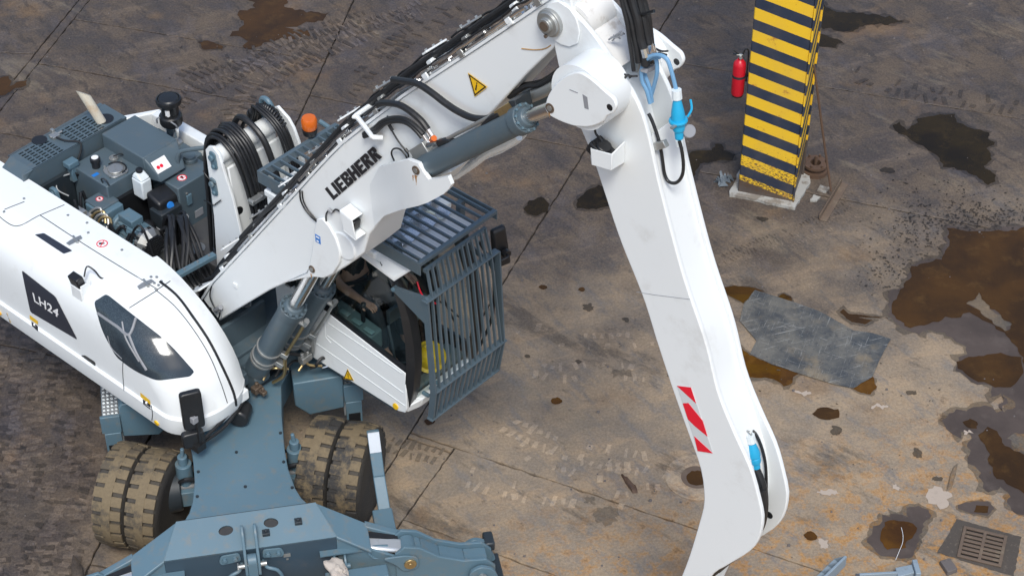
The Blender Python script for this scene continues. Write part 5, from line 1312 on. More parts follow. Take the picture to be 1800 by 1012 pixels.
P('hose_clamp', MB().bx(.15,.215,.33,.66,2.60,2.64).bx(.15,.215,.34,.36,2.595,2.65).bx(.15,.215,.45,.47,2.595,2.65).bx(.15,.215,.60,.62,2.595,2.65), ZINC, bevel=.004)

# ---- swivel hoses looping up between deck and boom foot
rr = random.Random(9)
for k in range(11):
    y0_ = .20+.035*k*(.5 if k > 6 else 1) - .10; y1_ = -.28+.042*k
    r = rr.choice((.017, .021, .024))
    x0_ = -.92+rr.uniform(-.05,.05)+.01*k
    P('loop_hose', MB().tube([(x0_, y0_, 1.66), (x0_+.03, y0_-.01, 1.88+rr.uniform(-.04,.06)), (x0_+.16, y0_-.03, 2.03+rr.uniform(-.05,.05)), (x0_+.36, (y0_+y1_)/2-.02, 1.98+rr.uniform(-.04,.04)), (-.34+rr.uniform(-.03,.03), y1_, 1.80), (-.24, y1_+.01, 1.64), (-.02, y1_-.0, 1.58), (.15, y1_*.6-.03, 1.72)], r, 8), HOSE)
for k in range(4): P('loop_hose', MB().tube([(-.85+.03*k, -.08-.02*k, 1.55), (-.88+.02*k, -.12, 1.78), (-.78, -.20, 1.88-.03*k), (-.62, -.30, 1.72), (-.58, -.34, 1.45)], .013, 8), HOSE)
P('valve_block', MB().bx(-1.02,-.84,-.02,.30,1.40,1.70).bx(-.98,-.86,-.06,.02,1.70,1.82), ZINC, bevel=.01)
for k in range(8):
    P('hose_fitting', MB().cyl((-.93+.02*(k % 3),.02+.035*k,1.70),(-.93+.02*(k % 3),.02+.035*k,1.80),.022,n=6), ZINC)
P('hose_bar', MB().bar((-.21,-.34,1.95),(-.17,.14,1.95), .065, .045), SLATE_L, bevel=.005)
P('hose_bar_bolt', MB().cyl((-.20,-.2,1.97),(-.20,-.2,1.985),.012,n=6).cyl((-.19,-.05,1.97),(-.19,-.05,1.985),.012,n=6).cyl((-.18,.08,1.97),(-.18,.08,1.985),.012,n=6), ZINC)
P('foot_bracket', MB().hexa([(-.02,-.36,1.86),(.16,-.34,2.0),(.16,-.16,2.0),(-.02,-.18,1.86)], [(-.03,-.36,1.875),(.15,-.34,2.015),(.15,-.16,2.015),(-.03,-.18,1.875)]), WHITE, bevel=.004)
P('foot_bracket_hole', MB().cyl((.02,-.30,1.91),(.015,-.30,1.918),.02).cyl((.06,-.24,1.945),(.055,-.24,1.953),.02), BLACK)

rr = random.Random(31)
for k in range(14):
    a = Vector((-1.45+rr.uniform(0,.5), -.20+rr.uniform(0,.42), 1.55)); pts = [a]
    for j in range(4): pts.append(pts[-1]+Vector((rr.uniform(-.08,.16), rr.uniform(-.09,.09), rr.uniform(-.02,.14))))
    pts.append(pts[-1]+Vector((.05,.03,-.25)))
    P('pump_hose', MB().tube(pts, rr.choice((.008,.011,.015)), 8), rr.choice((HOSE, HOSE, BLACK, ZINC)))
P('bay_shade_sheet', MB().bx(-1.44,-1.40,-.04,.50,1.3,2.02), BLACK)  # black sheet added to darken the gaps between the engine parts

# ---------------------------------------------------------- boom: lofted box, wide at the foot
stn = []
for hw, pr_ in ((.22,[(0.042,1.762),(0.243,1.617)]),(.22,[(0.231,2.069),(0.628,2.025)]),(.22,[(0.901,2.948),(0.993,2.399)]),(.22,[(1.499,3.739),(1.51,2.872)]),(.22,[(1.687,3.993),(1.761,2.96)]),(.22,[(1.903,4.277),(2.013,3.231)]),(.215,[(2.051,4.465),(2.205,3.462)]),(.21,[(2.166,4.592),(2.272,3.68)]),(.205,[(2.344,4.79),(2.439,3.934)]),(.20,[(2.543,5.003),(2.646,4.127)]),(.19,[(2.705,5.184),(2.873,4.351)]),(.175,[(2.899,5.379),(3.163,4.778)]),(.165,[(3.205,5.684),(3.386,5.195)]),(.16,[(3.563,6.043),(3.596,5.486)]),(.16,[(3.811,6.293),(3.864,5.878)]),(.16,[(4.014,6.501),(4.127,6.226)]),(.155,[(4.22,6.708),(4.275,6.463)])):
    stn.append((hw, pr_[0], pr_[1]))
bm = MB()
for hw, t, b in stn: bm.v += [(b[0],-hw,b[1]),(b[0],hw,b[1]),(t[0],hw,t[1]),(t[0],-hw,t[1])]
for i in range(len(stn)-1):
    for k in range(4): bm.f.append((4*i+k, 4*i+(k+1) % 4, 4*i+4+(k+1) % 4, 4*i+4+k))
bm.f.append((3,2,1,0)); n4 = 4*(len(stn)-1); bm.f.append((n4,n4+1,n4+2,n4+3))
boom = P('boom', bm, WHITE, bevel=.012, angle=30)
def B(name, mb, mat, **k): return part(name, mb, mat, boom, **k)
def topz(x):
    for (h0,t0,_), (h1,t1,_) in zip(stn, stn[1:]):
        if t0[0] <= x <= t1[0]: 
            f = (x-t0[0])/(t1[0]-t0[0]); return t0[1]+(t1[1]-t0[1])*f
    if x < stn[0][1][0]: return stn[0][1][1]+(x-stn[0][1][0])*1.4
    return stn[-1][1][1]
# raised top flange edges
for s in (-1, 1):
    m = MB()
    for (h0,t0,_), (h1,t1,_) in zip(stn, stn[1:]):
        m.hexa([(t0[0],s*h0,t0[1]+.001),(t1[0],s*h1,t1[1]+.001),(t1[0],s*(h1+.016),t1[1]+.001),(t0[0],s*(h0+.016),t0[1]+.001)], [(t0[0]-.01,s*h0,t0[1]+.02),(t1[0]-.01,s*h1,t1[1]+.02),(t1[0]-.01,s*(h1+.016),t1[1]+.02),(t0[0]-.01,s*(h0+.016),t0[1]+.02)])
    B('top_flange', m, WHITE)
lugp = [(1.272,2.661),(1.544,2.91),(1.618,3.193),(1.676,3.462),(1.711,3.568),(1.774,3.606),(1.848,3.563),(1.919,3.472),(1.955,3.355),(1.939,3.233),(1.853,3.072),(1.744,2.964),(1.618,2.907),(1.459,2.801)]
slp = [(2.451,4.122),(2.53,4.391),(2.629,4.637),(2.788,4.752),(2.949,4.856),(3.047,4.868),(3.102,4.812),(3.152,4.774),(3.25,4.833),(3.347,4.902),(3.379,4.841),(3.302,4.72),(3.185,4.604),(3.036,4.475),(2.849,4.342),(2.65,4.191)]
for s in (-1, 1):
    B('lift_lug', MB().pry(lugp, s*.222, s*.25), WHITE, bevel=.008)
    m = MB(); lst = [([(2.302,-0.215,4.161),(2.321,-0.215,3.777)][0], [(2.302,-0.215,4.161),(2.321,-0.215,3.777)][1])]
    lst = [tuple([(2.316,-0.215,4.195),(2.341,-0.215,3.799)]), tuple([(2.454,-0.24,4.446),(2.488,-0.24,3.997)]), tuple([(2.706,-0.34,4.662),(2.768,-0.34,4.254)]), tuple([(2.949,-0.42,4.856),(3.036,-0.42,4.475)]), tuple([(3.053,-0.42,4.87),(3.138,-0.42,4.558)]), tuple([(3.102,-0.42,4.812),(3.215,-0.42,4.634)]), tuple([(3.152,-0.42,4.774),(3.302,-0.42,4.72)]), tuple([(3.25,-0.42,4.833),(3.361,-0.42,4.801)]), tuple([(3.347,-0.42,4.902),(3.379,-0.42,4.841)])]
    for t_, b_ in lst: m.v += [(t_[0],-s*t_[1],t_[2]) if s > 0 else t_, (b_[0],-s*b_[1],b_[2]) if s > 0 else b_]
    n_ = len(m.v); m.v += [(v[0], v[1]-s*.035, v[2]) for v in m.v]
    for i in range(len(lst)-1):
        a_ = 2*i; m.f += [(a_,a_+1,a_+3,a_+2),(n_+a_,n_+a_+2,n_+a_+3,n_+a_+1),(a_,a_+2,n_+a_+2,n_+a_),(a_+1,n_+a_+1,n_+a_+3,a_+3)]
    m.f += [(0,n_,n_+1,1),(n_-2,n_-1,2*n_-1,2*n_-2)]
    B('stick_lug', m, WHITE, angle=50)
    pa, pb = [(3.031,4.803)][0], [(1.604,2.988)][0]
    B('stick_lug_pin', MB().cyl((pa[0],s*.20,pa[1]),(pa[0],s*.428,pa[1]),.036), GREASY)
    B('pin_face', MB().cyl((pa[0],s*.428,pa[1]),(pa[0],s*.433,pa[1]),.02), ZINC)
    B('lift_lug_pin', MB().cyl((pb[0],s*.10,pb[1]),(pb[0],s*.258,pb[1]),.034), GREASY)
    B('pin_face', MB().cyl((pb[0],s*.258,pb[1]),(pb[0],s*.263,pb[1]),.019), ZINC)
pb2 = [(1.982,3.416)][0]
B('boss', MB().cyl((pb2[0],-.232,pb2[1]),(pb2[0],.232,pb2[1]),.13, n=36), WHITE, bevel=.01)
# print on the flank
tb2 = [(1.897,3.838),(2.481,4.546),(1.803,3.904),(2.394,4.611)]
hwf = lambda x: next((h0+(h1-h0)*(x-t0[0])/(t1[0]-t0[0]) for (h0,t0,_),(h1,t1,_) in zip(stn, stn[1:]) if t0[0] <= x <= t1[0]), .2)
def side_pt(a, b):
    p = [tb2[0][i]*(1-a)*(1-b)+tb2[1][i]*a*(1-b)+tb2[2][i]*(1-a)*b+tb2[3][i]*a*b for i in (0, 1)]
    return Vector((p[0], -.2235, p[1]))
B('lettering', block_text('LIEBHERR', side_pt), BLACKP, smooth=False)
wt = [Vector((x, -.172, z)) for x, z in [(3.333,5.662),(3.516,5.624),(3.395,5.487)]]
warn_tri(wt[2], wt[0], wt[1], Vector((0,-1,0)), boom)
rc = [(1.706,3.359)][0]
B('route_sticker', MB().bx(rc[0]-.03,rc[0]+.03,-.2525,-.2505,rc[1]-.04,rc[1]+.04), BLUEK)
B('route_mark', MB().bx(rc[0]-.02,rc[0]+.02,-.254,-.2525,rc[1]+.012,rc[1]+.026).bx(rc[0]-.015,rc[0]+.01,-.254,-.2525,rc[1]-.03,rc[1]-.015), WHITEP)
# work lamp in its white hood
lx, lz = [(2.231,3.9)][0]
hood = MB()
hp = [(2.084,3.893),(2.22,3.861),(2.403,4.078),(2.352,3.873),(2.22,3.77)]; hq = [(1.969,3.773),(2.107,3.741),(2.292,3.961)]
A_, B_, C_ = hp[0], hp[1], hp[2]
v3 = lambda p, y: Vector((p[0], y, p[1]))
lo = Vector((.03,0,-.17))
def slab(pts, th):
    nrm = (pts[1]-pts[0]).cross(pts[2]-pts[0]).normalized()*th
    return pts, [p+nrm for p in pts]
e0, e1 = v3(hp[0],-.34), v3(hp[1],-.34); f0 = Vector((e0.x,-.222,e0.z)); f1 = Vector((e1.x,-.222,e1.z))
hood.hexa(*slab([e0, e1, f1, f0], .012)); hood.hexa(*slab([e0, e1, e1+lo, e0+lo], .012)); hood.hexa(*slab([f0+lo, f1+lo, e1+lo, e0+lo], .012))
hdo = B('lamp_hood', hood, WHITE, bevel=.004)
mid = (e0+f0)/2*.35+(e1+f1)/2*.65+lo*.5
part('work_lamp', MB().bar(mid-(e1-e0).normalized()*.06, mid+(e1-e0).normalized()*.03, .075, .10), BLACK, hdo, bevel=.008)
B('lamp_lead', MB().tube([(1.979,-0.235,3.773),(1.928,-0.235,3.769),(1.892,-0.235,3.728),(1.846,-0.235,3.716),(1.808,-0.235,3.65),(1.806,-0.235,3.55)], .007), BLACK)
B('lamp_lead_clip', MB().tube([(1.852,-0.24,3.734),(1.89,-0.24,3.718)], .016), GREYP)
for a, r in (([(1.516,-0.235,3.751),(1.514,-0.235,3.663),(1.553,-0.235,3.589),(1.634,-0.235,3.537),(1.711,-0.235,3.519)], .007), ([(1.543,-0.235,3.758),(1.547,-0.235,3.668),(1.594,-0.235,3.598),(1.687,-0.235,3.541)], .006), ([(2.569,-0.235,4.972),(2.582,-0.235,4.896),(2.671,-0.235,4.792),(2.762,-0.235,4.731),(2.772,-0.235,4.694)], .007), ([(2.577,-0.235,4.904),(2.615,-0.235,4.86)], .014), ([(2.739,-0.235,4.752),(2.768,-0.235,4.734)], .014), ([(2.619,-0.235,4.583),(2.592,-0.235,4.639),(2.618,-0.235,4.694),(2.679,-0.235,4.723),(2.737,-0.235,4.698),(2.77,-0.235,4.651)], .007)):
    B('flank_cable', MB().tube(a, r), BLACK)
B('cable_root', MB().tube([(0.243,-0.26,2.054),(0.201,-0.26,1.917),(0.24,-0.26,1.818),(0.312,-0.26,1.791),(0.283,-0.26,1.693)], .007), BLACK)
B('cable_plug', MB().cyl([(0.236,-0.25,1.762)][0], [(0.323,-0.25,1.845)][0], .022), GREYP)
for px in [(0.529,2.208)]: B('anchor_plate', MB().bx(px[0]-.02,px[0]+.03,-.232,-.22,px[1]-.03,px[1]+.02), WHITE, bevel=.004)
# hose run along the top of the boom
def along(off_y, off_z, px0, px1, n=14, wob=0.0, seed=1):
    rr = random.Random(seed); out = []
    for k in range(n+1):
        x = px0+(px1-px0)*k/n
        out.append((x-off_z*.7+rr.uniform(-wob,wob), off_y+rr.uniform(-wob,wob), topz(x)+off_z*.72+rr.uniform(-wob,wob)))
    return out
B('main_hose', MB().tube(along(-.03,.13,.55,3.95), .030, 10), HOSE)
B('main_hose', MB().tube(along(.08,.13,.45,3.95), .030, 10), HOSE)
B('main_hose', MB().tube(along(-.03,.11,-.02,.62,6)+[], .026, 10), HOSE)
for k in range(3): B('foot_hose', MB().tube([(-.12+.04*k,-.12+.08*k,1.62),(-.05+.03*k,-.12+.08*k,1.85)]+along(-.12+.08*k,.07+.02*k,.15,.95,6,.012,k+3), .022, 8), HOSE)
for k in range(4): B('steel_pipe', MB().tube(along(-.155+.045*k,.035+.012*(k % 2),.7+.1*k,3.85,10), .014, 8), CHROME)
for k, (a, b) in enumerate(((.55,1.5),(1.45,2.25),(2.3,3.0),(3.0,3.7),(3.5,4.05))):
    B('lead_hose', MB().tube(along(-.16,.085,a,b,8,.010,20+k), .009, 8), HOSE)
    B('lead_hose', MB().tube(along(.14,.17,a,b,8,.014,30+k), .009, 8), HOSE)
    B('bright_pipe', MB().tube(along(-.175,.05+.02*(k % 2),a+.05,b-.15,6,.004,40+k), .013, 8), CHROME)
for k, x in enumerate((.35,.80,1.22,1.60,2.0,2.42,2.95,3.30,3.75,4.0)):
    z = topz(x); m = MB()
    u_ = Vector((.7,0,.714)); w_ = Vector((-.714,0,.7)); c = Vector((x,0,z))
    fr = Matrix(((u_.x,0,w_.x,c.x),(0,1,0,0),(u_.z,0,w_.z,c.z),(0,0,0,1)))
    m.bx(-.03,.03,-.19,.17,.005,.02).bx(-.035,.035,-.08,.14,.10,.125).bx(-.03,.03,-.09,-.075,.02,.12).bx(-.03,.03,.135,.15,.02,.17).bx(-.03,.03,-.08,.14,.175,.19).bx(-.03,.03,-.19,-.175,.02,.06)
    B('hose_bracket', m.xf(fr), WHITE if k % 2 == 0 else ZINC, bevel=.003)
    m = MB()
    for y in (-.05,.03,.11): m.cyl((0,y,.19),(0,y,.205),.012,n=6)
    m.bx(-.05,.05,-.17,-.10,.055,.075)
    B('bracket_bolts', m.xf(fr), ZINC)
for k, x in enumerate((.62,.95,1.35,1.75,2.15,2.75,3.1,3.55)):
    z = topz(x); c = Vector((x,-.15,z+.06))
    B('pipe_coupling', MB().cyl(c-Vector((.05,0,.05)), c+Vector((.05,0,.05)), .026, n=6), CHROME)
# white hoop and the hoses that dive over the flank
q0, q1 = Vector([(2.194,-0.2,4.786)][0]), Vector([(2.466,-0.3,4.767)][0])
hb = MB(); ax_ = Vector((.7,0,.714))*.05
pth = [Vector((q0.x,.16,q0.z+.02)), Vector((q0.x,-.20,q0.z+.0)), q1, Vector((q1.x+.04,-.24,q1.z-.02))]
hb.tube([pth[0], pth[1], pth[1]+(q1-pth[1])*.1, q1-(q1-pth[1])*.1, q1, pth[3]], .02, 8, 2)
B('hose_hoop', hb, WHITE)
for a, r in (([(2.666,-0.26,5.353),(2.794,-0.26,5.395),(2.925,-0.26,5.429),(3.064,-0.26,5.413),(3.185,-0.26,5.385),(3.311,-0.26,5.369),(3.448,-0.26,5.378),(3.589,-0.26,5.434),(3.675,-0.26,5.503)], .026), ([(2.488,-0.25,5.045),(2.561,-0.25,5.094),(2.703,-0.25,5.144),(2.818,-0.25,5.141),(2.931,-0.25,5.107),(2.997,-0.25,5.057)], .026), ([(2.322,-0.25,4.698),(2.437,-0.25,4.805),(2.527,-0.25,4.909),(2.637,-0.25,4.991),(2.767,-0.25,5.042),(2.87,-0.25,5.028),(2.949,-0.25,4.994)], .020), ([(2.332,-0.26,4.687),(2.458,-0.26,4.789),(2.56,-0.26,4.909),(2.682,-0.26,4.992),(2.799,-0.26,5.026),(2.89,-0.26,5.002),(2.946,-0.26,4.967)], .018), ([(3.156,-0.3,5.038),(3.23,-0.3,5.094),(3.315,-0.3,5.124),(3.415,-0.3,5.161),(3.526,-0.3,5.274),(3.603,-0.3,5.398),(3.668,-0.3,5.496),(3.753,-0.3,5.574)], .028)):
    B('flank_hose', MB().tube(a, r, 10), HOSE)
for a, r in (([(2.997,-0.25,5.057),(3.046,-0.25,5.01)], .022), ([(2.949,-0.25,4.984),(2.993,-0.25,4.943)], .017), ([(3.088,-0.3,5.026),(3.167,-0.3,5.043)], .022), ([(3.021,-0.28,4.947),(3.115,-0.28,5.028)], .02)):
    B('hose_ferrule', MB().tube(a, r, 8), CHROME)
def px_box(name, px, y0, y1, mat, **k): return B(name, MB().pry(px, y0, y1), mat, **k)
px_box('valve_plate', [(2.84,4.819),(2.978,4.962),(3.06,4.879),(2.906,4.752)], -.30, -.20, GREASY if False else ZINC, bevel=.005)
px_box('pipe_block', [(3.698,5.572),(3.85,5.727),(3.913,5.671),(3.766,5.532)], -.32, -.16, BRASS, bevel=.006)
px_box('block_mount', [(3.838,5.725),(3.9,5.763),(3.926,5.671),(3.885,5.633)], -.32, -.16, DARK, bevel=.004)
B('orange_cap', MB().cyl([(3.092,-0.31,5.043)][0], [(3.135,-0.33,5.09)][0], .022), ORANGE)
B('union', MB().cyl([(3.079,-0.28,4.975)][0], [(3.161,-0.28,5.06)][0], .02, n=6).cyl([(3.089,-0.28,4.944)][0], [(3.171,-0.28,5.034)][0], .02, n=6), ZINC)
B('return_pipe', MB().tube([(3.708,-0.1,5.545),(3.916,-0.1,5.711),(4.068,-0.1,5.85)], .045, 14), ZINC)
B('tip_hose', MB().tube([(3.673,-0.12,5.587),(3.83,-0.12,5.744),(3.933,-0.12,5.799),(4.034,-0.12,5.891),(4.133,-0.12,6.004)], .02, 8), HOSE)
B('tip_hose', MB().tube([(3.664,-0.05,5.643),(3.795,-0.05,5.712),(3.924,-0.05,5.797),(4.074,-0.05,5.957)], .018, 8), HOSE)
B('rust_run', MB().tube([(3.824,-0.163,6.07),(3.941,-0.163,6.111),(4.031,-0.163,6.159),(4.08,-0.163,6.207)], .004, 6), paint('rust_run', (0.42, 0.24, 0.08), .8, bmp=0))
# hose guide shoe on the far flank
B('guide_shoe', MB().tube([(2.741,0.3,4.198),(2.923,0.3,4.397),(3.101,0.3,4.601),(3.274,0.3,4.753),(3.398,0.3,4.884)], .03, 8).tube([(2.567,0.35,3.972),(2.694,0.35,4.175),(2.908,0.35,4.416)], .035, 8), WHITE)
B('guide_plate', MB().hexa([(3.077,-0.3,4.728),(3.235,-0.3,4.846),(3.262,-0.3,4.829),(3.1,-0.3,4.707)], [Vector(p)+Vector((0,.16,0)) for p in [(3.077,-0.3,4.728),(3.235,-0.3,4.846),(3.262,-0.3,4.829),(3.1,-0.3,4.707)]]), WHITE)

# ---------------------------------------------------------- cylinders
for s in (-1, 1):
    a, b, c, d = [Vector((p[0], s*.30, p[2])) for p in [(2.913,-0.3,4.657),(3.033,-0.3,4.774),(3.992,-0.3,5.656),(4.238,-0.3,5.854)]]
    m = MB().cyl(b, c, .092, n=32); cyl_o = P('stick_cylinder', m, SLATE)
    dr_ = (c-b).normalized(); u_, w_ = m.frame_(dr_)
    part('gland', MB().cyl(c-dr_*.10, c-dr_*.01, .108, n=32).cyl(c-dr_*.01, c+dr_*.03, .085, .066, n=24), SLATE, cyl_o, bevel=.006)
    bo = MB()
    for k in range(12):
        o_ = u_*(.094*math.cos(k*math.pi/6))+w_*(.094*math.sin(k*math.pi/6)); bo.cyl(c-dr_*.02+o_, c+dr_*.008+o_, .011, n=6)
    part('gland_bolts', bo, SLATE_L, cyl_o)
    part('rod', MB().cyl(c, d, .05, n=24), CHROME, cyl_o)
    part('base_eye', MB().cyl((a.x,s*.24,a.z),(a.x,s*.36,a.z),.11,n=24).cyl(a,b,.075,.092,n=24), SLATE, cyl_o, bevel=.01)
    part('feed_pipe', MB().tube([b+Vector((.0,s*-.05,.11)), b+dr_*.4+Vector((-.07,0,.09)), c-dr_*.2+Vector((-.07,0,.09)), c-dr_*.05+Vector((-.05,0,.08))], .015, 8), ZINC, cyl_o)
for s in (-1, 1):
    y = s*.175
    a = Vector((.60, y, 1.16)) if s < 0 else Vector((.60, y, 1.16))
    d = Vector((1.57, y, 2.93))
    dr_ = (d-a).normalized(); L_ = (d-a).length
    b = a+dr_*.10; c = a+dr_*(L_*.66)
    m = MB().cyl(b, c, .112, n=32); co = P('lift_cylinder', m, SLATE)
    u_, w_ = m.frame_(dr_)
    part('gland', MB().cyl(c-dr_*.10, c, .122, n=32).cyl(c, c+dr_*.035, .10, .075, n=24), SLATE, co, bevel=.006)
    bo = MB()
    for k in range(12):
        o_ = u_*(.105*math.cos(k*math.pi/6))+w_*(.105*math.sin(k*math.pi/6)); bo.cyl(c+o_-dr_*.005, c+o_+dr_*.018, .015, n=6)
    part('gland_bolts', bo, SLATE, co)
    part('rod', MB().cyl(c, d, .062, n=24), CHROME, co)
    part('base_eye', MB().cyl((a.x,y-.09,a.z),(a.x,y+.09,a.z),.12,n=24), SLATE, co, bevel=.01)
    for f in (.16, .19, .27): part('pipe_clamp', MB().lathe([(.114,-.012),(.124,-.012),(.124,.012),(.114,.012)], a+dr_*(L_*f), dr_, 32), ZINC, co)
    # feed pipe on the cab-side face
    o_ = Vector((.62,.30,-.35)).normalized()*.16
    part('feed_pipe', MB().tube([c-dr_*.14+o_*.85, c-dr_*.24+o_, a+dr_*(L_*.32)+o_, a+dr_*(L_*.25)+o_*1.05, a+dr_*.24+o_*1.5, a+dr_*.02+o_*1.2], .016, 8), BRASS if s < 0 else ZINC, co)
    part('pipe_union', MB().cyl(c-dr_*.16+o_*.5, c-dr_*.16+o_, .03, n=8).cyl(c-dr_*.18+o_, c-dr_*.10+o_, .028, n=6), ZINC, co)
    part('clamp_block', MB().bar(a+dr_*(L_*.19)+o_*.7, a+dr_*(L_*.19)+o_*1.2, .07, .05), ZINC, co, bevel=.004)
    part('clamp_block', MB().bar(a+dr_*(L_*.27)+o_*.7, a+dr_*(L_*.27)+o_*1.15, .05, .05), ZINC, co, bevel=.004)
rr = random.Random(21)
for k in range(7):
    p = [Vector((.75+.05*k, -.20+.10*k, 1.18))]
    for j in range(3): p.append(p[-1]+Vector((rr.uniform(-.02,.10), rr.uniform(-.02,.07), rr.uniform(-.02,.10))))
    p.append(p[-1]+Vector((.05,.10,-.05)))
    P('manifold_pipe', MB().tube(p, rr.choice((.012,.016)), 8), rr.choice((BRASS, ZINC, CHROME, HOSE)))
P('manifold', MB().bx(.70,.77,-.32,-.23,1.08,1.15).bx(.77,.84,-.29,-.24,1.09,1.13).cyl((.735,-.27,1.15),(.735,-.27,1.19),.02,n=6).cyl((.81,-.265,1.13),(.81,-.265,1.17),.016,n=6), GREASY, bevel=.006)
P('manifold', MB().bx(.88,.95,.12,.24,1.26,1.33).cyl((.91,.15,1.33),(.91,.15,1.37),.02,n=6).cyl((.92,.21,1.33),(.92,.21,1.36),.016,n=6), ZINC, bevel=.006)
P('grease_reservoir', MB().lathe([(.05,0),(.062,.02),(.062,.07),(.085,.09),(.085,.14),(.06,.20),(.03,.235),(.02,.26)], (.42,-.42,1.22), (.1,-.0,1), 28), SLATE_L)
P('reservoir_base', MB().bx(.36,.48,-.48,-.36,1.1,1.22).bx(.48,.56,-.46,-.42,1.14,1.2), ZINC, bevel=.006)
for k in range(5): P('grease_line', MB().tube([(.44+.015*k,-.46+.01*k,1.2),(.53+.02*k,-.50,1.16+.03*k),(.60,-.45+.02*k,1.10+.02*k),(.63,-.36,1.15)], .006, 6), HOSE if k % 2 else BRASS)

# ---------------------------------------------------------- stick
SL = [(4.093,6.372),(4.105,6.266),(4.174,6.025),(4.254,5.831),(4.358,5.669),(4.464,5.496),(4.572,5.26),(4.739,4.899),(4.96,4.507),(5.107,4.168),(5.284,3.783),(5.451,3.449),(5.548,3.253),(5.597,3.081),(5.618,2.887),(5.589,2.643),(5.531,2.271),(5.474,1.992),(5.388,1.612),(5.311,1.213)]
SR = [(4.023,6.444),(4.042,6.513),(4.115,6.573),(4.197,6.577),(4.285,6.539),(4.407,6.473),(4.53,6.382),(4.653,6.273),(4.762,6.17),(4.869,6.022),(4.941,5.846),(5.052,5.499),(5.284,4.89),(5.515,4.407),(5.654,4.022),(5.816,3.74),(5.977,3.497),(6.08,3.246),(6.127,3.079),(6.117,2.876),(6.053,2.692),(5.881,2.419),(5.741,2.19),(5.636,1.8),(5.556,1.37)]

def resample(path, n):
    P_ = smooth_path([(x, 0, z) for x, z in path], 8); L_ = [0]
    for a, b in zip(P_, P_[1:]): L_.append(L_[-1]+(b-a).length)
    out = []; j = 0
    for k in range(n+1):
        s_ = L_[-1]*k/n
        while j < len(L_)-2 and L_[j+1] < s_: j += 1
        f = (s_-L_[j])/max(1e-9, L_[j+1]-L_[j]); q = P_[j]+(P_[j+1]-P_[j])*f; out.append((q.x, q.z))
    return out
side = resample(SR, 70)+resample(SL, 60)[::-1]
stick = None
sm = MB().pry(side, -.17, -.135)
stick = P('stick', sm, WHITE, bevel=.008, angle=30)
def S(name, mb, mat, **k): return part(name, mb, mat, stick, **k)
S('side_plate', MB().pry(side, .135, .17), WHITE, bevel=.008, angle=30)
def strip(path, y0, y1, inset, th, i0=0, i1=None):
    path = path[i0:i1]; m = MB(); P_ = []
    for i, p in enumerate(path):
        a, b = Vector(path[max(i-1,0)]), Vector(path[min(i+1,len(path)-1)]); d = (b-a).normalized(); nrm = Vector((d.y,-d.x))
        ins = inset[i0+i] if isinstance(inset, list) else inset
        p = Vector(p); P_.append((p+nrm*ins, p+nrm*(ins+th)))
    n = len(P_)
    m.v = [(q[0].x, y0, q[0].y) for q in P_]+[(q[0].x, y1, q[0].y) for q in P_]+[(q[1].x, y0, q[1].y) for q in P_]+[(q[1].x, y1, q[1].y) for q in P_]
    for i in range(n-1):
        m.f += [(i,i+1,n+i+1,n+i),(2*n+i,3*n+i,3*n+i+1,2*n+i+1),(i,2*n+i,2*n+i+1,i+1),(n+i,n+i+1,3*n+i+1,3*n+i)]
    m.f += [(0,n,3*n,2*n),(n-1,3*n-1,4*n-1,2*n-1)]
    return m
front = resample(SR[10:], 40)
ins = [-(.022+.012*min(1, i/10)) if i < 18 else -(.034+min(.20, .018*(i-18), max(0, .022*(38-i)))) for i in range(41)]
fm = strip(front, -.134, .134, [-x for x in ins], .012)
S('front_plate', fm, WHITE, angle=50)
S('back_plate', strip(SL, -.134, .134, -.012, -.012), WHITE, angle=50)
S('head_plate', strip(SR, -.134, .134, .05, .012, 3, 8), WORN, angle=40)
S('inner_web', strip(SR, -.134, .134, .20, .012, 6, 12), WHITE, angle=40)
S('cross_tube', MB().cyl(Vector([(4.254,-0.13,6.433)][0]), Vector([(4.254,-0.13,6.433)][0])+Vector((0,.26,0)), .14, n=36), WORN)
# head cheeks with the pivot pin
pv = [(4.103,6.411)][0]
ck = [(pv[0]+.22*math.cos(a), pv[1]+.22*math.sin(a)) for a in [k*math.pi/16 for k in range(33)]][:-1]
for s in (-1, 1):
    S('pivot_cheek', MB().pry([(4.045,6.488),(4.088,6.554),(4.156,6.59),(4.253,6.574),(4.312,6.521),(4.343,6.43),(4.327,6.335),(4.26,6.279),(4.186,6.266),(4.122,6.274),(4.071,6.341),(4.036,6.406)], s*.171, s*.185), WHITE, bevel=.006)
    S('pivot_collar', MB().lathe([(.10,0),(.10,.03),(.085,.035),(.085,.05),(.05,.05),(.05,.075),(.0,.075)], (pv[0], s*.186, pv[1]), (0,s,0), 32), ZINC, bevel=.003)
    S('pivot_face', MB().cyl((pv[0],s*.262,pv[1]),(pv[0],s*.268,pv[1]),.035).cyl((pv[0],s*.2365,pv[1]-.085),(pv[0],s*.25,pv[1]-.085),.014,n=6), GREASY)
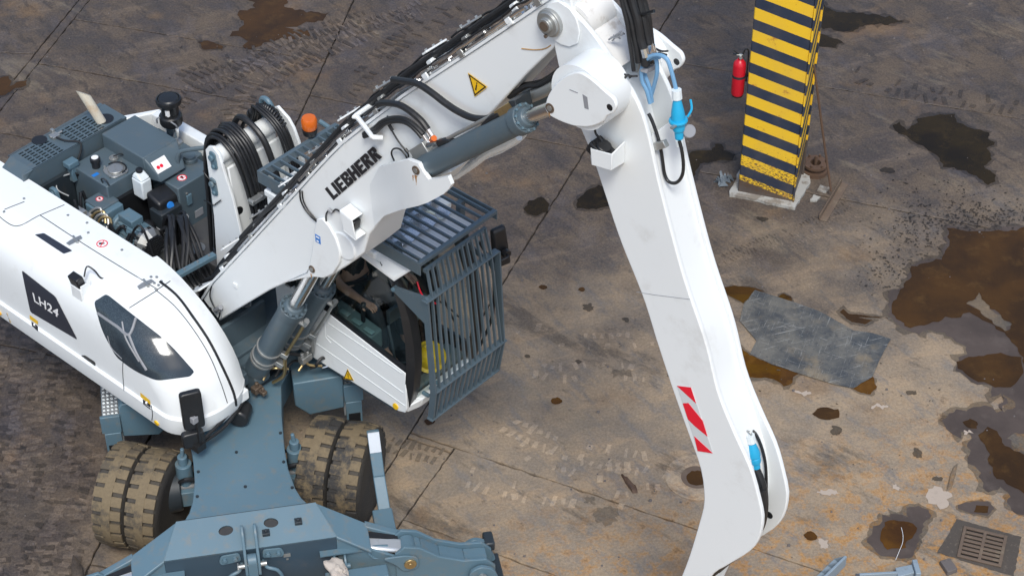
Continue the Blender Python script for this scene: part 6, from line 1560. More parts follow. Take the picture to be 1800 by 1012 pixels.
# cylinder boss on both flanks
bp = roundpoly([(4.275,5.931),(4.293,6.031),(4.36,6.168),(4.459,6.284),(4.562,6.356),(4.667,6.341),(4.772,6.3),(4.852,6.276),(4.877,6.226),(4.852,6.161),(4.797,6.118),(4.771,6.057),(4.67,5.969),(4.536,5.911),(4.414,5.895),(4.32,5.897)], .05)
bc = [(4.54,6.125)][0]; bpin = [(4.324,5.963)][0]; bh = [(4.822,6.196)][0]; bs = [(4.616,6.146)][0]
for s in (-1, 1):
    e_ = 0 if s < 0 else -.17
    S('boss_plate', MB().pry(bp, s*(.418+e_), s*(.45+e_)), WHITE, bevel=.008)
    S('boss_tube', MB().cyl((bc[0],s*.165,bc[1]),(bc[0],s*(.417+e_),bc[1]),.235,n=40), WHITE)
    S('boss_pin', MB().cyl((bpin[0],s*.25,bpin[1]),(bpin[0],s*(.456+e_),bpin[1]),.036), GREASY)
    S('boss_pin_face', MB().cyl((bpin[0],s*(.456+e_),bpin[1]),(bpin[0],s*(.461+e_),bpin[1]),.02), ZINC)
    S('lifting_hole', MB().cyl((bh[0],s*(.416+e_),bh[1]),(bh[0],s*(.452+e_),bh[1]),.024), BLACK)
    if s > 0: continue
    S('boss_tag', MB().pry([(bs[0]-.02,bs[1]+.05),(bs[0]+.02,bs[1]+.045),(bs[0]+.035,bs[1]-.045),(bs[0]-.0,bs[1]-.05)], s*.4505, s*.452), GREYP)
    S('boss_window', MB().pry([(bs[0]-.13,bs[1]+.04),(bs[0]-.06,bs[1]+.045),(bs[0]-.06,bs[1]+.04),(bs[0]-.125,bs[1]+.035)], s*.4502, s*.453), GREYP)
# lamp bracket under the boss
lb_ = [(4.57,-0.33,5.682),(4.862,-0.33,5.877),(4.865,-0.33,5.722),(4.72,-0.33,5.591),(4.603,-0.33,5.562)]
lw = [(4.442,-0.172,5.591),(4.566,-0.172,5.735),(4.742,-0.172,5.725)]
br = MB()
A0, A1, A2, A3 = [Vector(p) for p in [(4.588,-0.34,5.696),(4.771,-0.34,5.738),(4.767,-0.34,5.605),(4.602,-0.34,5.571)]]
C1 = Vector([(4.746,-0.172,5.741)][0]); C2 = Vector([(4.749,-0.172,5.569)][0]); D0 = Vector([(4.447,-0.172,5.612)][0])
br.hexa(*slab([A0, A1, A2, A3], .01)); br.hexa(*slab([A1, C1, C2, A2], .01)); br.hexa(*slab([A0, A3, Vector([(4.456,-0.172,5.465)][0]), D0], .01)); br.hexa(*slab([A3, A2, C2, Vector([(4.456,-0.172,5.465)][0])], .01))
lbo = S('lamp_bracket', br, WHITE, bevel=.003)
lc = (A0+A1+C1+D0)/4
part('work_lamp', MB().bx(-.085,.085,-.06,.06,-.10,-.01).cyl((0,0,-.01),(0,0,.01),.055,n=20).xf(Matrix.Translation(lc)@Matrix.Rotation(R(25),4,'Y')), BLACK, lbo, bevel=.012)
S('lamp_lead', MB().tube([(4.541,-0.24,5.787),(4.562,-0.24,5.741),(4.598,-0.24,5.721),(4.613,-0.24,5.691)], .008)if False else MB().tube([(4.544,-0.25,5.803),(4.56,-0.25,5.755),(4.6,-0.25,5.732),(4.622,-0.25,5.691)], .008), BLACK)
S('lead_clip', MB().tube([(4.574,-0.2,5.873),(4.602,-0.2,5.905)], .016), BLACK)
# hoses over the head into the stick
for k, (a, r) in enumerate((([(4.577,-0.08,6.892),(4.616,-0.08,6.74),(4.673,-0.08,6.615),(4.702,-0.08,6.511),(4.73,-0.08,6.424),(4.754,-0.08,6.325)], .022), ([(4.608,-0.05,6.891),(4.652,-0.05,6.741),(4.705,-0.05,6.614),(4.74,-0.05,6.479),(4.767,-0.05,6.412),(4.792,-0.05,6.304)], .030), ([(4.633,-0,6.879),(4.669,0,6.725),(4.713,0,6.607),(4.747,-0,6.492),(4.769,0,6.423),(4.786,0,6.299)], .030), ([(4.629,0.06,6.85),(4.66,0.06,6.693),(4.704,0.06,6.583),(4.729,0.06,6.464),(4.744,0.06,6.374),(4.76,0.06,6.257)], .026), ([(4.58,-0.12,6.912),(4.624,-0.12,6.762),(4.677,-0.12,6.615),(4.702,-0.12,6.496),(4.725,-0.12,6.398),(4.75,-0.12,6.277)], .014))):
    S('head_hose', MB().tube(a, r, 10), HOSE)
for a in ([(4.767,-0.05,6.425),(4.788,-0.05,6.369)], [(4.769,0,6.432),(4.786,0,6.378)], [(4.743,0.06,6.383),(4.755,0.06,6.335)]): S('head_ferrule', MB().tube(a, .030, 10, 1), CHROME)
for k, (x, y) in enumerate(((1120,108),(1135,104),(1144,100))): S('elbow', MB().tube([[(4.682,0,6.298),(4.694,0,6.25),(4.678,0,6.189)][j] for j in range(3)], .02) if k == 0 else MB().cyl(Vector([(4.749,0.02,6.335)][0]), Vector([(4.762,0.02,6.27)][0]), .035, n=8), ZINC)
S('hose_tie', MB().tube([(4.588,-0.02,6.607),(4.672,-0.02,6.616),(4.762,-0.02,6.671),(4.815,-0.02,6.71)], .012), BLACK)
S('dry_straw', MB().tube([(4.504,-0.08,6.392),(4.559,-0.08,6.45),(4.604,-0.08,6.496)], .006).tube([(4.522,-0.08,6.417),(4.578,-0.08,6.441),(4.623,-0.08,6.495)], .006).tube([(4.509,-0.05,6.371),(4.563,-0.05,6.438),(4.609,-0.05,6.466)], .005).tube([(4.517,-0.05,6.418),(4.574,-0.05,6.416)], .005), GREYP)
for a in ([(4.845,-0.05,6.029),(4.812,-0.05,6.113),(4.766,-0.05,6.182),(4.769,-0.05,6.294),(4.825,-0.05,6.385),(4.892,-0.05,6.427),(4.957,-0.05,6.425),(4.999,-0.05,6.352),(5.049,-0.05,6.22)], [(4.836,-0.02,6.019),(4.812,-0.02,6.12),(4.769,-0.02,6.204),(4.769,-0.02,6.293),(4.821,-0.02,6.359),(4.88,-0.02,6.389)], [(4.81,-0.01,6.011),(4.84,-0.01,6.15),(4.857,-0.01,6.256),(4.848,-0.01,6.34),(4.827,-0.01,6.366)]):
    S('blue_cable', MB().tube(a, .014, 8), BLUEC)
S('cable_tie', MB().tube([(4.704,-0.18,6.265),(4.77,-0.18,6.276),(4.825,-0.18,6.301)], .008).tube([(4.723,-0.19,6.234),(4.759,-0.19,6.285),(4.778,-0.19,6.268)], .008).tube([(4.65,-0.19,6.067),(4.671,-0.19,6.131),(4.706,-0.19,6.2),(4.732,-0.19,6.247)], .012), BLACK)
S('cable_tie', MB().tube([(4.674,0.17,6.246),(4.739,0.17,6.265),(4.795,0.17,6.276)], .008).tube([(4.69,0.17,6.288),(4.747,0.17,6.286),(4.803,0.17,6.31)], .007), BLACK)
S('cable_bar', MB().bar(Vector([(4.788,-0.06,6.268)][0]), Vector([(4.759,0.1,6.219)][0]), .05, .03), GREYP)
def plug(p0, p1, y, name):
    a, b = Vector(p0), Vector(p1); d = (b-a); Ln = d.length; d.normalize()
    m = MB().lathe([(r_*.8, h_*Ln) for r_, h_ in ((.028,0),(.036,.08),(.052,.30),(.058,.42),(.058,.55),(.044,.57),(.054,.60),(.054,.72),(.048,.80),(.038,.82),(.036,1.0),(.02,1.0))], a, d, 20)
    o = S(name, m, BLUEP, bevel=.003)
    part('gland_nut', MB().cyl(a-d*.06, a+d*.005, .033, .036, n=10), MILKY, o)
    return o, a, b, d
pg, pa_, pb_, pd_ = plug([(5.064,-0.06,6.179)][0], [(5.103,-0.06,5.877)][0], .02, 'blue_plug')
part('plug_hook', MB().bar(pa_+pd_*.17+Vector((.02,-.10,0)), pa_+pd_*.17+Vector((.02,.10,0)), .02, .012), ZINC, pg)
part('plug_lever', MB().tube([pa_+pd_*.16+Vector((.03,.06,.0)), pa_+pd_*.14+Vector((.04,.09,.03)), pa_+pd_*.05+Vector((.03,.10,.0))], .008), BLUEP, pg)
part('plug_cover', MB().cyl(pb_+Vector((.0,.075,.02)), pb_+Vector((.045,.05,.05)), .045, n=24).bar(pb_-pd_*.06, pb_+Vector((.02,.06,.03)), .03, .012), GREYP, pg, bevel=.006)
part('plug_ring', MB().lathe([(.06,-.012),(.064,0),(.06,.012)], pa_+pd_*.17, pd_, 20), REDP if False else BLUEP, pg)
S('tail_cable', MB().tube([(5.126,-0.09,5.882),(5.148,-0.09,5.828),(5.169,-0.09,5.732),(5.171,-0.09,5.64),(5.143,-0.09,5.565),(5.102,-0.09,5.526),(5.055,-0.09,5.522),(5.023,-0.09,5.568),(5.004,-0.09,5.652),(4.984,-0.09,5.736),(4.95,-0.09,5.835),(4.896,-0.09,5.938),(4.865,-0.09,5.978)], .012, 10), HOSE)
S('cable_clip', MB().bar(Vector([(4.953,-0.12,5.77)][0]), Vector([(5.044,-0.12,5.84)][0]), .04, .05), ZINC, bevel=.004)
S('connector_sleeve', MB().cyl(Vector([(5.111,-0.07,5.873)][0]), Vector([(5.119,-0.07,5.831)][0]), .026), MILKY)
pg2, pa2, pb2_, pd2 = plug([(5.862,0,3.556)][0], [(5.928,0,3.337)][0], 0, 'blue_plug')
S('tool_cable', MB().tube([(5.919,0,3.33),(5.954,-0,3.279),(5.998,-0,3.192),(6.026,-0,3.064),(6.03,-0,2.919),(6.006,0,2.751),(5.941,0,2.57),(5.853,0,2.383),(5.77,0,2.241),(5.687,-0,2.084)], .03, 10), HOSE)
S('tool_cable', MB().tube([(5.82,0.06,3.597),(5.862,0.06,3.574),(5.922,0.06,3.471),(5.966,0.06,3.328),(5.993,0.06,3.113),(6.002,0.06,2.971)], .012, 8), HOSE)
S('tool_hose', MB().tube([(5.995,-0.03,3.184),(6.03,-0.03,3.032),(6.02,-0.03,2.833),(5.947,-0.03,2.624),(5.86,-0.03,2.438),(5.741,-0.03,2.225),(5.647,-0.03,2.054)], .045, 10), HOSE)
S('plug_bow', MB().tube([(5.803,0,3.551),(5.785,0,3.585),(5.811,0,3.629),(5.851,0,3.627),(5.862,0,3.556)], .008), ZINC)
S('inner_hole', MB().cyl(Vector([(6,0.13,2.795)][0]), Vector([(6,0.13,2.795)][0])+Vector((0,.006,0)), .03), BLACK)
# red and silver warning plate
hz = [(5.304,3.879),(5.427,3.937),(5.66,3.437),(5.529,3.375)]
S('warning_plate', MB().pry(hz, -.1735, -.171), SILVER, smooth=False)
for k, t in enumerate(([(5.307,3.879),(5.427,3.937),(5.481,3.817)], [(5.368,3.747),(5.415,3.779),(5.549,3.69),(5.601,3.569),(5.487,3.598),(5.424,3.625)], [(5.489,3.497),(5.658,3.438),(5.529,3.377)])):
    S('red_stripe', MB().pry(t, -.176, -.1736), REDP, smooth=False)
S('weld_seam', MB().tube([(4.904,-0.17,4.523),(5.057,-0.171,4.582),(5.36,-0.171,4.711)], .002, 6, 1), GREYP)

# grease and rust where the pins work
RR = paint('pin_rust', (0.34, 0.18, 0.07), .85, amt=.6, dirt=(.6, .5, .4), scale=30, bmp=0)
def run(parent, p, y, ln, w, seed):
    rr = random.Random(seed); q = []
    for k in range(7):
        t = k/6; q.append((p[0]+w*(1-t)*rr.uniform(.6, 1.1)+rr.uniform(-.004, .004), p[1]-ln*t))
    for k in range(6, -1, -1):
        t = k/6; q.append((p[0]-w*(1-t)*rr.uniform(.6, 1.1)+rr.uniform(-.004, .004), p[1]-ln*t))
    part('rust_run', MB().pry(q, y-.0008, y), RR, parent, smooth=False)
for k, (p, y, ln, w) in enumerate((([(3.025,4.753)][0], -.4202, .09, .016), ([(2.996,4.739)][0], -.4202, .05, .009), ([(1.586,2.927)][0], -.2502, .06, .014), ([(4.32,5.929)][0], -.4502, .05, .012))):
    run(boom if k < 3 else stick, p, y, ln, w, k)

# ---------------------------------------------------------- cab
cab = P('cab', MB().bx(.46,2.02,.33,1.24,1.20,1.27), DARK, bevel=.01)
def K(name, mb, mat, **k): return part(name, mb, mat, cab, **k)
pan = [(.45,1.20),(1.98,1.205),(2.06,1.235),(2.085,1.30),(2.088,1.728),(1.60,1.81),(1.125,1.885),(.45,1.96)]
K('side_panel', MB().pry(pan, .30, .335), WHITE, bevel=.008)
for ln in ([(0.944,0.298,1.412),(1.489,0.298,1.375),(2.067,0.298,1.327)], [(1.136,0.298,1.763),(1.585,0.298,1.74),(2.044,0.298,1.703)], [(1.107,0.298,1.597),(1.571,0.298,1.528),(2.054,0.298,1.477)], [(1.092,0.298,1.846),(1.083,0.298,1.569),(1.153,0.298,1.534)]): K('panel_crease', MB().tube(ln, .005, 6, 1), SILVER)
K('sill_trim', MB().pry([(.9,1.895),(1.125,1.892),(1.60,1.817),(2.088,1.735),(2.088,1.765),(1.60,1.85),(1.125,1.93),(.9,1.95)], .302, .34), BLACK)
inn = [(1.846,2.845),(1.97,2.675),(2.057,2.413),(2.103,2.109),(2.103,1.824),(2.076,1.558),(2.037,1.313)]
outr = [(1.937,2.721),(2.048,2.516),(2.137,2.259),(2.174,2.005),(2.172,1.784),(2.14,1.514),(2.068,1.283)]
pil = MB(); n_ = len(inn)
for (a, b) in zip(inn, outr): pil.v += [(a[0],.30,a[1]), (.5*(a[0]+b[0])+.035,.335,.5*(a[1]+b[1])), (b[0],.42,b[1])]
for (a, b) in zip(inn, outr): pil.v += [(a[0]-.03,.34,a[1]), (.5*(a[0]+b[0])-.02,.38,.5*(a[1]+b[1])), (b[0]-.03,.46,b[1])]
o3 = 3*n_
for i in range(n_-1):
    for j in range(2): pil.f += [(3*i+j,3*i+j+1,3*i+4+j,3*i+3+j), (o3+3*i+j,o3+3*i+3+j,o3+3*i+4+j,o3+3*i+j+1)]
    pil.f += [(3*i,3*i+3,o3+3*i+3,o3+3*i), (3*i+2,o3+3*i+2,o3+3*i+5,3*i+5)]
K('corner_pillar', pil, BLACK, angle=60)
K('corner_pillar', MB().add([(x, 1.56-y, z) for x, y, z in pil.v], [f[::-1] for f in pil.f]), BLACK, angle=60)
gl = MB()
for p in outr: gl.v += [(p[0]-.004,.425,p[1]), (p[0]+.012,.78,p[1]), (p[0]-.004,1.135,p[1])]
for i in range(n_-1):
    for j in range(2): gl.f.append((3*i+j,3*i+j+1,3*i+4+j,3*i+3+j))
K('windscreen', gl, GLASS_F, angle=60)
sg = [(.66,1.95),(1.125,1.905),(1.60,1.83)]+[(p[0]-.003,p[1]) for p in inn[::-1][2:]]+[(1.60,2.83),(.66,2.83)]
K('side_glass', MB().add([(x,.308,z) for x, z in sg], [tuple(range(len(sg)))]), GLASS, smooth=False)
K('rear_pillar', MB().bx(.58,.68,.30,.36,1.9,2.86), BLACK, bevel=.008)
K('glass_guide', MB().bx(1.22,1.25,.312,.325,1.9,2.83), BLACK)
K('back_wall', MB().bx(.44,.48,.33,1.24,1.27,2.84).bx(.45,.60,.305,.34,1.96,2.86), WHITE, bevel=.008)
K('far_wall', MB().bx(.46,2.0,1.215,1.25,1.27,1.42).bx(.46,1.62,1.215,1.25,1.42,2.25).bx(.46,.75,1.215,1.25,1.85,2.84).bx(1.15,1.25,1.215,1.25,1.85,2.84), DARK, bevel=.006)
K('front_apron', MB().hexa([(2.02,.42,1.20),(2.10,.46,1.22),(2.10,1.12,1.22),(2.02,1.16,1.20)], [(2.04,.40,1.34),(2.135,.45,1.34),(2.135,1.12,1.34),(2.04,1.16,1.34)]).hexa([(1.98,.302,1.205),(2.06,.34,1.215),(2.10,.46,1.22),(2.0,.46,1.2)], [(2.03,.302,1.30),(2.09,.34,1.32),(2.135,.45,1.34),(2.03,.46,1.34)]), WHITE, bevel=.012)
rv = [(2.073,0.3,1.35)][0]
K('marker_lamp', MB().cyl((1.95,.299,1.25),(1.95,.288,1.25),.032), YELLOW)
tt = [Vector(p) for p in [(1.35,0.297,1.34),(1.287,0.297,1.183),(1.422,0.297,1.237)]]
warn_tri(tt[0], tt[1], tt[2], Vector((0,-1,0)), cab)
K('bolt_row', MB().cyl((2.10,.50,1.37),(2.17,.50,1.37),.02,n=8).cyl((2.11,.58,1.38),(2.18,.58,1.38),.02,n=8).cyl((2.11,.66,1.39),(2.18,.66,1.39),.02,n=8), SLATE_L)
# roof: white frame, skylight and the silver blind under it
rz = 2.86
K('roof', MB().bx(.42,.80,.30,1.27,rz-.02,rz+.05).bx(.80,1.78,.30,.46,rz-.02,rz+.05).bx(.80,1.78,1.08,1.27,rz-.02,rz+.05).bx(1.62,1.80,.46,1.08,rz-.02,rz+.045), WHITE, bevel=.015)
ev = MB().hexa([(1.63,.285,2.80),(2.02,.285,2.74),(2.19,.42,2.92),(1.70,.46,2.86)], [(1.63,.285,2.83),(2.01,.285,2.78),(2.18,.42,2.95),(1.70,.46,2.915)])
ev.hexa([(1.80,.42,2.90),(2.18,.42,2.92),(2.18,1.14,2.92),(1.80,1.14,2.90)], [(1.80,.42,2.93),(2.18,.42,2.95),(2.18,1.14,2.95),(1.80,1.14,2.93)])
K('visor', ev, WHITE, bevel=.01)
K('visor_mount', MB().bx(1.64,1.76,.34,.42,2.89,2.95).bx(1.76,1.84,.38,.42,2.9,2.93), MILKY, bevel=.01)
K('skylight', MB().add([(.80,.46,rz+.03),(1.62,.46,rz+.03),(1.62,1.08,rz+.03),(.80,1.08,rz+.03)], [(0,1,2,3)]), GLASS_F, smooth=False)
bl = MB(); nx_, ny_ = 22, 12
for i in range(nx_+1):
    for j in range(ny_+1):
        x = 1.22+.72*i/nx_; y = .44+.66*j/ny_
        bl.v.append((x, y, 2.965+.03*math.sin(j*1.6)*(.6+.4*math.sin(i*.7))+.02*noise.noise(Vector((x*9, y*9, 0)))))
for i in range(nx_):
    for j in range(ny_): a = i*(ny_+1)+j; bl.f.append((a, a+1, a+ny_+2, a+ny_+1))
K('silver_blind', bl, paint('foil', (0.80, 0.83, 0.84), .22, metal=.75, amt=.3, dirt=(.3,.33,.35), bmp=0), angle=20)
# interior
K('cab_floor', MB().bx(.48,2.0,.34,1.21,1.271,1.29), BLACK)
K('seat', MB().bx(.70,1.18,.60,1.0,1.60,1.72).bx(.62,.76,.60,1.0,1.70,2.35).bx(.62,.72,.68,.92,2.38,2.58).bx(.75,1.1,.65,.95,1.29,1.60), FABRIC, bevel=.035, seg=3)
for s, y in ((-1,.48),(1,1.10)):
    K('console', MB().hexa([(.75,y-.09,1.55),(1.55,y-.09,1.55),(1.55,y+.09,1.55),(.75,y+.09,1.55)], [(.75,y-.09,1.86),(1.55,y-.09,1.76),(1.55,y+.09,1.76),(.75,y+.09,1.86)]), TEAL, bevel=.02)
    K('armrest', MB().bx(.80,1.12,y-.06,y+.06,1.90,1.95), BLACK, bevel=.02)
    K('joystick', MB().tube([(1.37,y+.03,1.78),(1.37,y+.03,1.86),(1.38,y+.03,1.95)], .02).sphere((1.385,y+.03,1.97), .034, sc=(1,1,1.3)), BLACK)
for k in range(4): K('key_pad', MB().bx(1.0+.15*k,1.11+.15*k,.42,.47,1.845-.02*k,1.858-.02*k), paint('key_grey', (0.16, 0.25, 0.26), .5, bmp=0) if k == 0 else bpy.data.materials['key_grey'], bevel=.005)
K('dial', MB().cyl((1.66,.42,1.60),(1.66,.42,1.62),.03).cyl((1.66,.42,1.62),(1.66,.42,1.63),.012), SILVER)
K('steering_hub', MB().tube([(1.75,.80,1.30),(1.70,.80,1.62),(1.60,.80,1.82)], .045).bx(1.52,1.68,.74,.86,1.80,1.84), TEAL, bevel=.012)
K('pedal', MB().hexa([(1.70,.62,1.30),(1.92,.62,1.30),(1.92,.72,1.30),(1.70,.72,1.30)], [(1.72,.62,1.34),(1.92,.62,1.42),(1.92,.72,1.42),(1.72,.72,1.34)]), BLACK)
K('front_ledge', MB().bx(1.78,2.02,.48,1.15,1.30,1.36), TEAL, bevel=.02)
K('screen', MB().bx(1.72,1.76,.46,.62,2.0,2.14).tube([(1.74,.46,1.98),(1.80,.44,1.8),(1.86,.42,1.5)], .014), DARK, bevel=.008)
K('wiper', MB().tube([(2.08,.66,2.72),(2.18,.74,2.3),(2.17,.88,1.95)], .010).tube([(2.17,.64,2.40),(2.19,.74,2.28),(2.16,.92,2.02)], .008), BLACK)
K('red_strap', MB().tube([(2.06,.52,2.62),(2.14,.50,2.52),(2.20,.60,2.40)], .008), REDP)
# roof guard: frame, and each bar by itself
gx0, gx1, gy0, gy1, gzz = .37, 2.33, .30, 1.24, 3.10
rg_ = K('roof_guard', MB().bx(gx0,gx0+.04,gy0,gy1,gzz-.09,gzz).bx(gx1-.04,gx1,gy0,gy1,gzz-.035,gzz+.004).bx(gx0,gx1,gy0-.012,gy0,gzz-.13,gzz).bx(gx0,gx1,gy1,gy1+.012,gzz-.10,gzz), GUARD, bevel=.004)
for k in range(10):
    y = gy0+.045+k*(gy1-gy0-.09)/9
    K('roof_bar', MB().bx(gx0+.04,gx1-.04,y-.008,y+.008,gzz-.03,gzz-.001), GUARD)
K('cross_bar', MB().bx(1.0,1.05,gy0,gy1,gzz-.075,gzz-.032).bx(1.68,1.73,gy0,gy1,gzz-.075,gzz-.032), GUARD, bevel=.003)
K('guard_foot', MB().bx(.50,.56,.32,.40,rz,gzz-.09).bx(.50,.56,1.14,1.22,rz,gzz-.09).bx(1.95,2.0,.36,.42,rz+.05,gzz-.03).bx(1.95,2.0,1.14,1.2,rz+.05,gzz-.03), GUARD)
bc_ = K('beacon_bracket', MB().tube([(.33,1.02,2.95),(.30,1.02,3.06),(.34,.98,3.13)], .022).lathe([(.02,0),(.02,.05),(.045,.055)], (.36,.95,3.08), n=16), GUARD)
K('beacon', MB().lathe([(.06,.0),(.068,.03),(.07,.055),(.055,.06)], (.36,.95,3.13), n=28), BLACK)
K('beacon_lens', MB().lathe([(.064,.062),(.072,.08),(.072,.155),(.060,.178),(.0,.182)], (.36,.95,3.13), n=28), ORANGE)
K('guard_stay', MB().tube([(.20,1.22,3.05),(.45,1.25,2.98),(.80,1.28,2.86),(1.0,1.28,2.82)], .022), SLATE_L)
# front guard
row = [(2.345,3.03,.33,1.06),(2.405,2.76,.24,1.15),(2.43,1.72,.30,1.22),(2.36,1.34,.30,1.20)]
fg_ = K('front_guard', MB().bx(2.33,2.36,.32,1.08,3.0,3.03), GUARD)
for i, (x, z, ya, yb) in enumerate(row[1:]): K('guard_rail', MB().bx(x-.030,x+.036,ya,yb,z-.008,z+.008), GUARD, bevel=.002)
nb = 13
for k in range(nb):
    f = k/(nb-1)
    ys = [.34+f*.72, .33+f*.74, .36+f*.80, .36+f*.78]
    m = MB()
    for (a, b) in ((0,1),(1,2),(2,3)):
        p, q = Vector((row[a][0]+.012, ys[a], row[a][1])), Vector((row[b][0]+.012, ys[b], row[b][1])); m.bar(p, q, .014, .026, (1,0,0))
    K('guard_bar', m, GUARD)
for ya in (.265, 1.16):
    m = MB()
    for a, b in ((1,2),(2,3)):
        p, q = Vector((row[a][0], ya+(.03 if ya < .5 else .03)*(a-1), row[a][1])), Vector((row[b][0], ya+.03*(b-1) if ya < .5 else ya+.03, row[b][1])); m.bar(p, q, .016, .065, (1,0,0))
    K('guard_stile', m, GUARD)
K('guard_stay', MB().hexa([(2.02,.262,2.66),(2.38,.262,2.50),(2.42,.262,2.50),(2.42,.262,2.77)], [(2.02,.276,2.66),(2.38,.276,2.50),(2.42,.276,2.50),(2.42,.276,2.77)]).hexa([(2.02,.262,2.66),(2.42,.262,2.77),(2.40,.262,2.79),(2.02,.262,2.70)], [(2.02,.29,2.66),(2.42,.29,2.77),(2.40,.29,2.79),(2.02,.29,2.70)]), GUARD)
K('stay_bolt', MB().cyl((2.03,.25,2.68),(2.03,.30,2.68),.02), SLATE_L)
K('guard_stay', MB().hexa([(2.02,1.17,2.6),(2.38,1.17,2.5),(2.38,1.17,2.56),(2.02,1.17,2.66)], [(2.02,1.185,2.6),(2.38,1.185,2.5),(2.38,1.185,2.56),(2.02,1.185,2.66)]), GUARD)
ml = K('cab_mirror', MB().hexa([(2.27,1.24,2.46),(2.33,1.22,2.46),(2.38,1.38,2.46),(2.31,1.41,2.46)], [(2.22,1.26,2.84),(2.28,1.24,2.84),(2.33,1.36,2.86),(2.27,1.39,2.86)]), BLACK, bevel=.025, seg=3)
K('mirror_rod', MB().tube([(2.38,1.30,2.62),(2.42,1.28,2.62),(2.36,1.18,2.58)], .012).cyl((2.36,1.31,2.62),(2.40,1.30,2.62),.04), BLACK)
K('cab_handrail', MB().tube([(2.16,1.20,2.7),(2.26,1.26,2.4),(2.26,1.26,1.9),(2.16,1.20,1.5)], .014), BLACK)

# ---------------------------------------------------------- driver behind the dark side glass
M0 = Matrix.Translation((-2.70, 14.02, 0)) @ Matrix.Rotation(HROT, 4, 'Z')
def skin_fig(name, V, E, mat, parent=None, levels=2):
    me = bpy.data.meshes.new(name)
    me.from_pydata([v[:3] for v in V], E, [])
    o = bpy.data.objects.new(name, me); COL.objects.link(o); me.materials.append(mat)
    sk = o.modifiers.new('skin', 'SKIN')
    b = bmesh.new(); b.from_mesh(me); ly = b.verts.layers.skin.verify()
    b.verts.ensure_lookup_table()
    for i, v in enumerate(b.verts): r = V[i][3]; v[ly].radius = (r, r) if not isinstance(r, tuple) else r; v[ly].use_root = (i == 0)
    b.to_mesh(me); b.free()
    ss = o.modifiers.new('smooth', 'SUBSURF'); ss.levels = levels; ss.render_levels = levels
    sk.use_smooth_shade = True
    if parent: o.parent = parent
    return o
dx, dy = .92, .80
V = [(dx,dy,1.80,.15),(dx-.02,dy,2.0,.135),(dx-.03,dy,2.22,.15),(dx-.03,dy,2.38,.075),(dx+.0,dy,2.46,.062),(dx+.02,dy,2.55,.085),(dx+.03,dy,2.65,.09),(dx+.03,dy,2.73,.06)]
E = [(i, i+1) for i in range(7)]
def chain(start, pts):
    prev = start
    for p in pts: V.append(p); E.append((prev, len(V)-1)); prev = len(V)-1
    return prev
# right arm (towards the boom): the forearm lies along the console, hand on the joystick
rw = chain(2, [(dx-.02,dy-.19,2.30,.068),(dx+.0,dy-.25,2.16,.055),(1.04,.54,2.02,.045),(1.18,.545,1.995,.043),(1.32,.545,1.985,.030)])
pr_ = chain(rw, [(1.37,.545,1.985,(.038,.020)),(1.41,.545,1.985,(.040,.017))])
for yy, ln, dz in ((.515,.075,-.02),(.535,.085,-.022),(.556,.080,-.02),(.575,.062,-.018)):
    chain(pr_, [(1.435,yy,1.985,.0095),(1.435+ln*.45,yy,1.982,.0092),(1.435+ln*.75,yy,1.968,.0085),(1.435+ln*.85,yy,1.948,.0075)])
chain(rw+1, [(1.37,.505,1.975,.012),(1.40,.487,1.965,.011),(1.43,.482,1.955,.009)])
lw_ = chain(2, [(dx-.02,dy+.19,2.30,.068),(dx+.0,dy+.25,2.16,.055),(1.04,1.07,2.02,.045),(1.18,1.07,1.995,.042),(1.32,1.07,1.985,.030),(1.40,1.07,1.985,(.040,.018))])
for yy, ln in ((1.04,.075),(1.06,.085),(1.08,.08),(1.10,.062)): chain(lw_, [(1.43,yy,1.98,.0095),(1.43+ln*.5,yy,1.975,.009),(1.43+ln*.85,yy,1.95,.0075)])
for s in (-1, 1):
    chain(0, [(dx+.12,dy+s*.10,1.79,.095),(dx+.42,dy+s*.13,1.80,.068),(dx+.50,dy+s*.13,1.60,.056),(dx+.54,dy+s*.13,1.37,.04),(dx+.62,dy+s*.13,1.33,.036),(dx+.70,dy+s*.13,1.32,.028)])
drv = thing('person', 'driver in black shirt inside the cab, bare forearm resting forward on the controls', 'person', (0,0,0))
drv.matrix_world = M0
body = skin_fig('body', V, E, SKIN, drv)
sh_v = [(dx,dy,1.78,.165),(dx-.02,dy,2.0,.152),(dx-.03,dy,2.22,.168),(dx-.03,dy,2.36,.085),(dx-.02,dy-.19,2.30,.084),(dx+.0,dy-.25,2.17,.074),(1.0,.545,2.075,.066),(dx-.02,dy+.19,2.30,.084),(dx+.0,dy+.25,2.17,.074),(1.0,1.06,2.075,.066)]
skin_fig('shirt', sh_v, [(0,1),(1,2),(2,3),(2,4),(4,5),(5,6),(2,7),(7,8),(8,9)], FABRIC, drv)
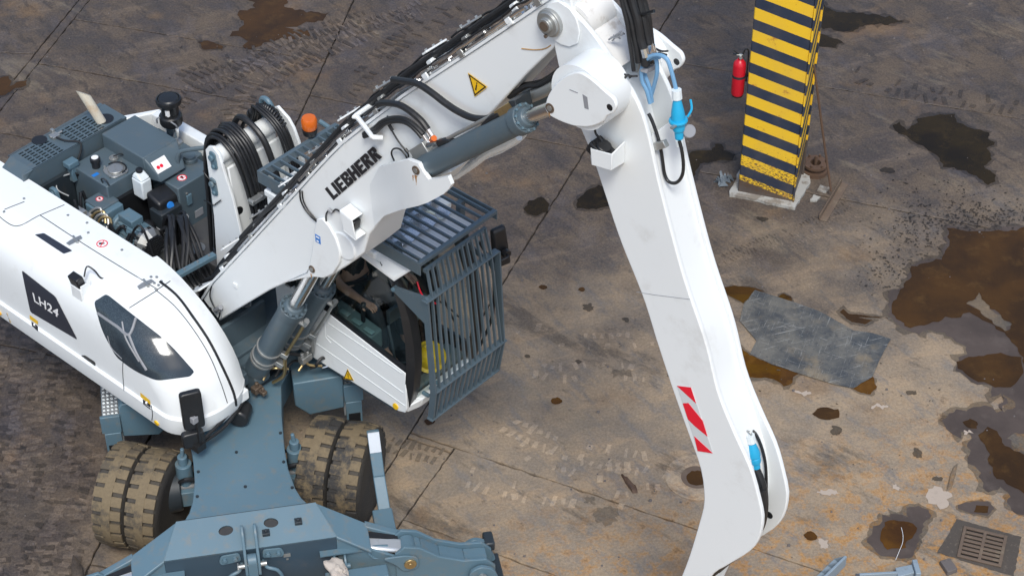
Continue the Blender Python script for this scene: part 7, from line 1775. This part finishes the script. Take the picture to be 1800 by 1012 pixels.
tr_v = [(dx,dy,1.80,.168)]; tr_e = []
for s in (-1, 1):
    pv_ = 0
    for p in ((dx+.12,dy+s*.10,1.79,.108),(dx+.42,dy+s*.13,1.80,.082),(dx+.50,dy+s*.13,1.60,.070),(dx+.535,dy+s*.13,1.40,.058)):
        tr_v.append(p); tr_e.append((pv_, len(tr_v)-1)); pv_ = len(tr_v)-1
skin_fig('trousers', tr_v, tr_e, DARK, drv)
part('hair', MB().sphere((dx+.015,dy,2.675), .105, sc=(1.0,.92,.95)), FABRIC, drv)
fcx = dx+.115
part('face', MB().sphere((fcx,dy,2.615), .018, sc=(1.2,.8,1.3)).sphere((fcx-.045,dy-.095,2.63), .022, sc=(.8,.4,1.3)).sphere((fcx-.045,dy+.095,2.63), .022, sc=(.8,.4,1.3)), SKIN, drv)
part('eyes', MB().sphere((fcx-.012,dy-.035,2.648), .011).sphere((fcx-.012,dy+.035,2.648), .011), BLACK, drv)

hat = MB().lathe([(.115,0),(.150,.004),(.152,.012),(.122,.02),(.118,.06),(.10,.105),(.065,.135),(.0,.145)], (0,0,0), n=36)
hat.bx(-.09,.09,-.012,.012,.10,.152)
ho = part('hard_hat', hat, HELMET)
ho.matrix_world = M0 @ Matrix.Translation((1.90,.80,1.47)) @ Matrix.Rotation(R(30), 4, 'Y') @ Matrix.Rotation(R(18), 4, 'X')
tag(ho, 'yellow hard hat lying inside the cab front behind the guard bars', 'hard hat')

# pale rag left on the stabiliser guard
U0 = M0 @ UROT
rgm = MB(); rr = random.Random(8)
rgm.sphere((0,0,0), .11, 30, 20, (1.1,.7,.55))
rgm.v = [tuple(Vector(v)*(1+.75*noise.noise(Vector(v)*13+Vector((3,1,2)))+.35*noise.noise(Vector(v)*30))) for v in rgm.v]
ro = part('rag', rgm, RAG, angle=25)
ro.matrix_world = U0 @ Matrix.Translation((2.70,.72,.665)) @ Matrix.Rotation(R(25), 4, 'Z')
tag(ro, 'crumpled pale rag lying on the blue grey stabiliser beam', 'rag')
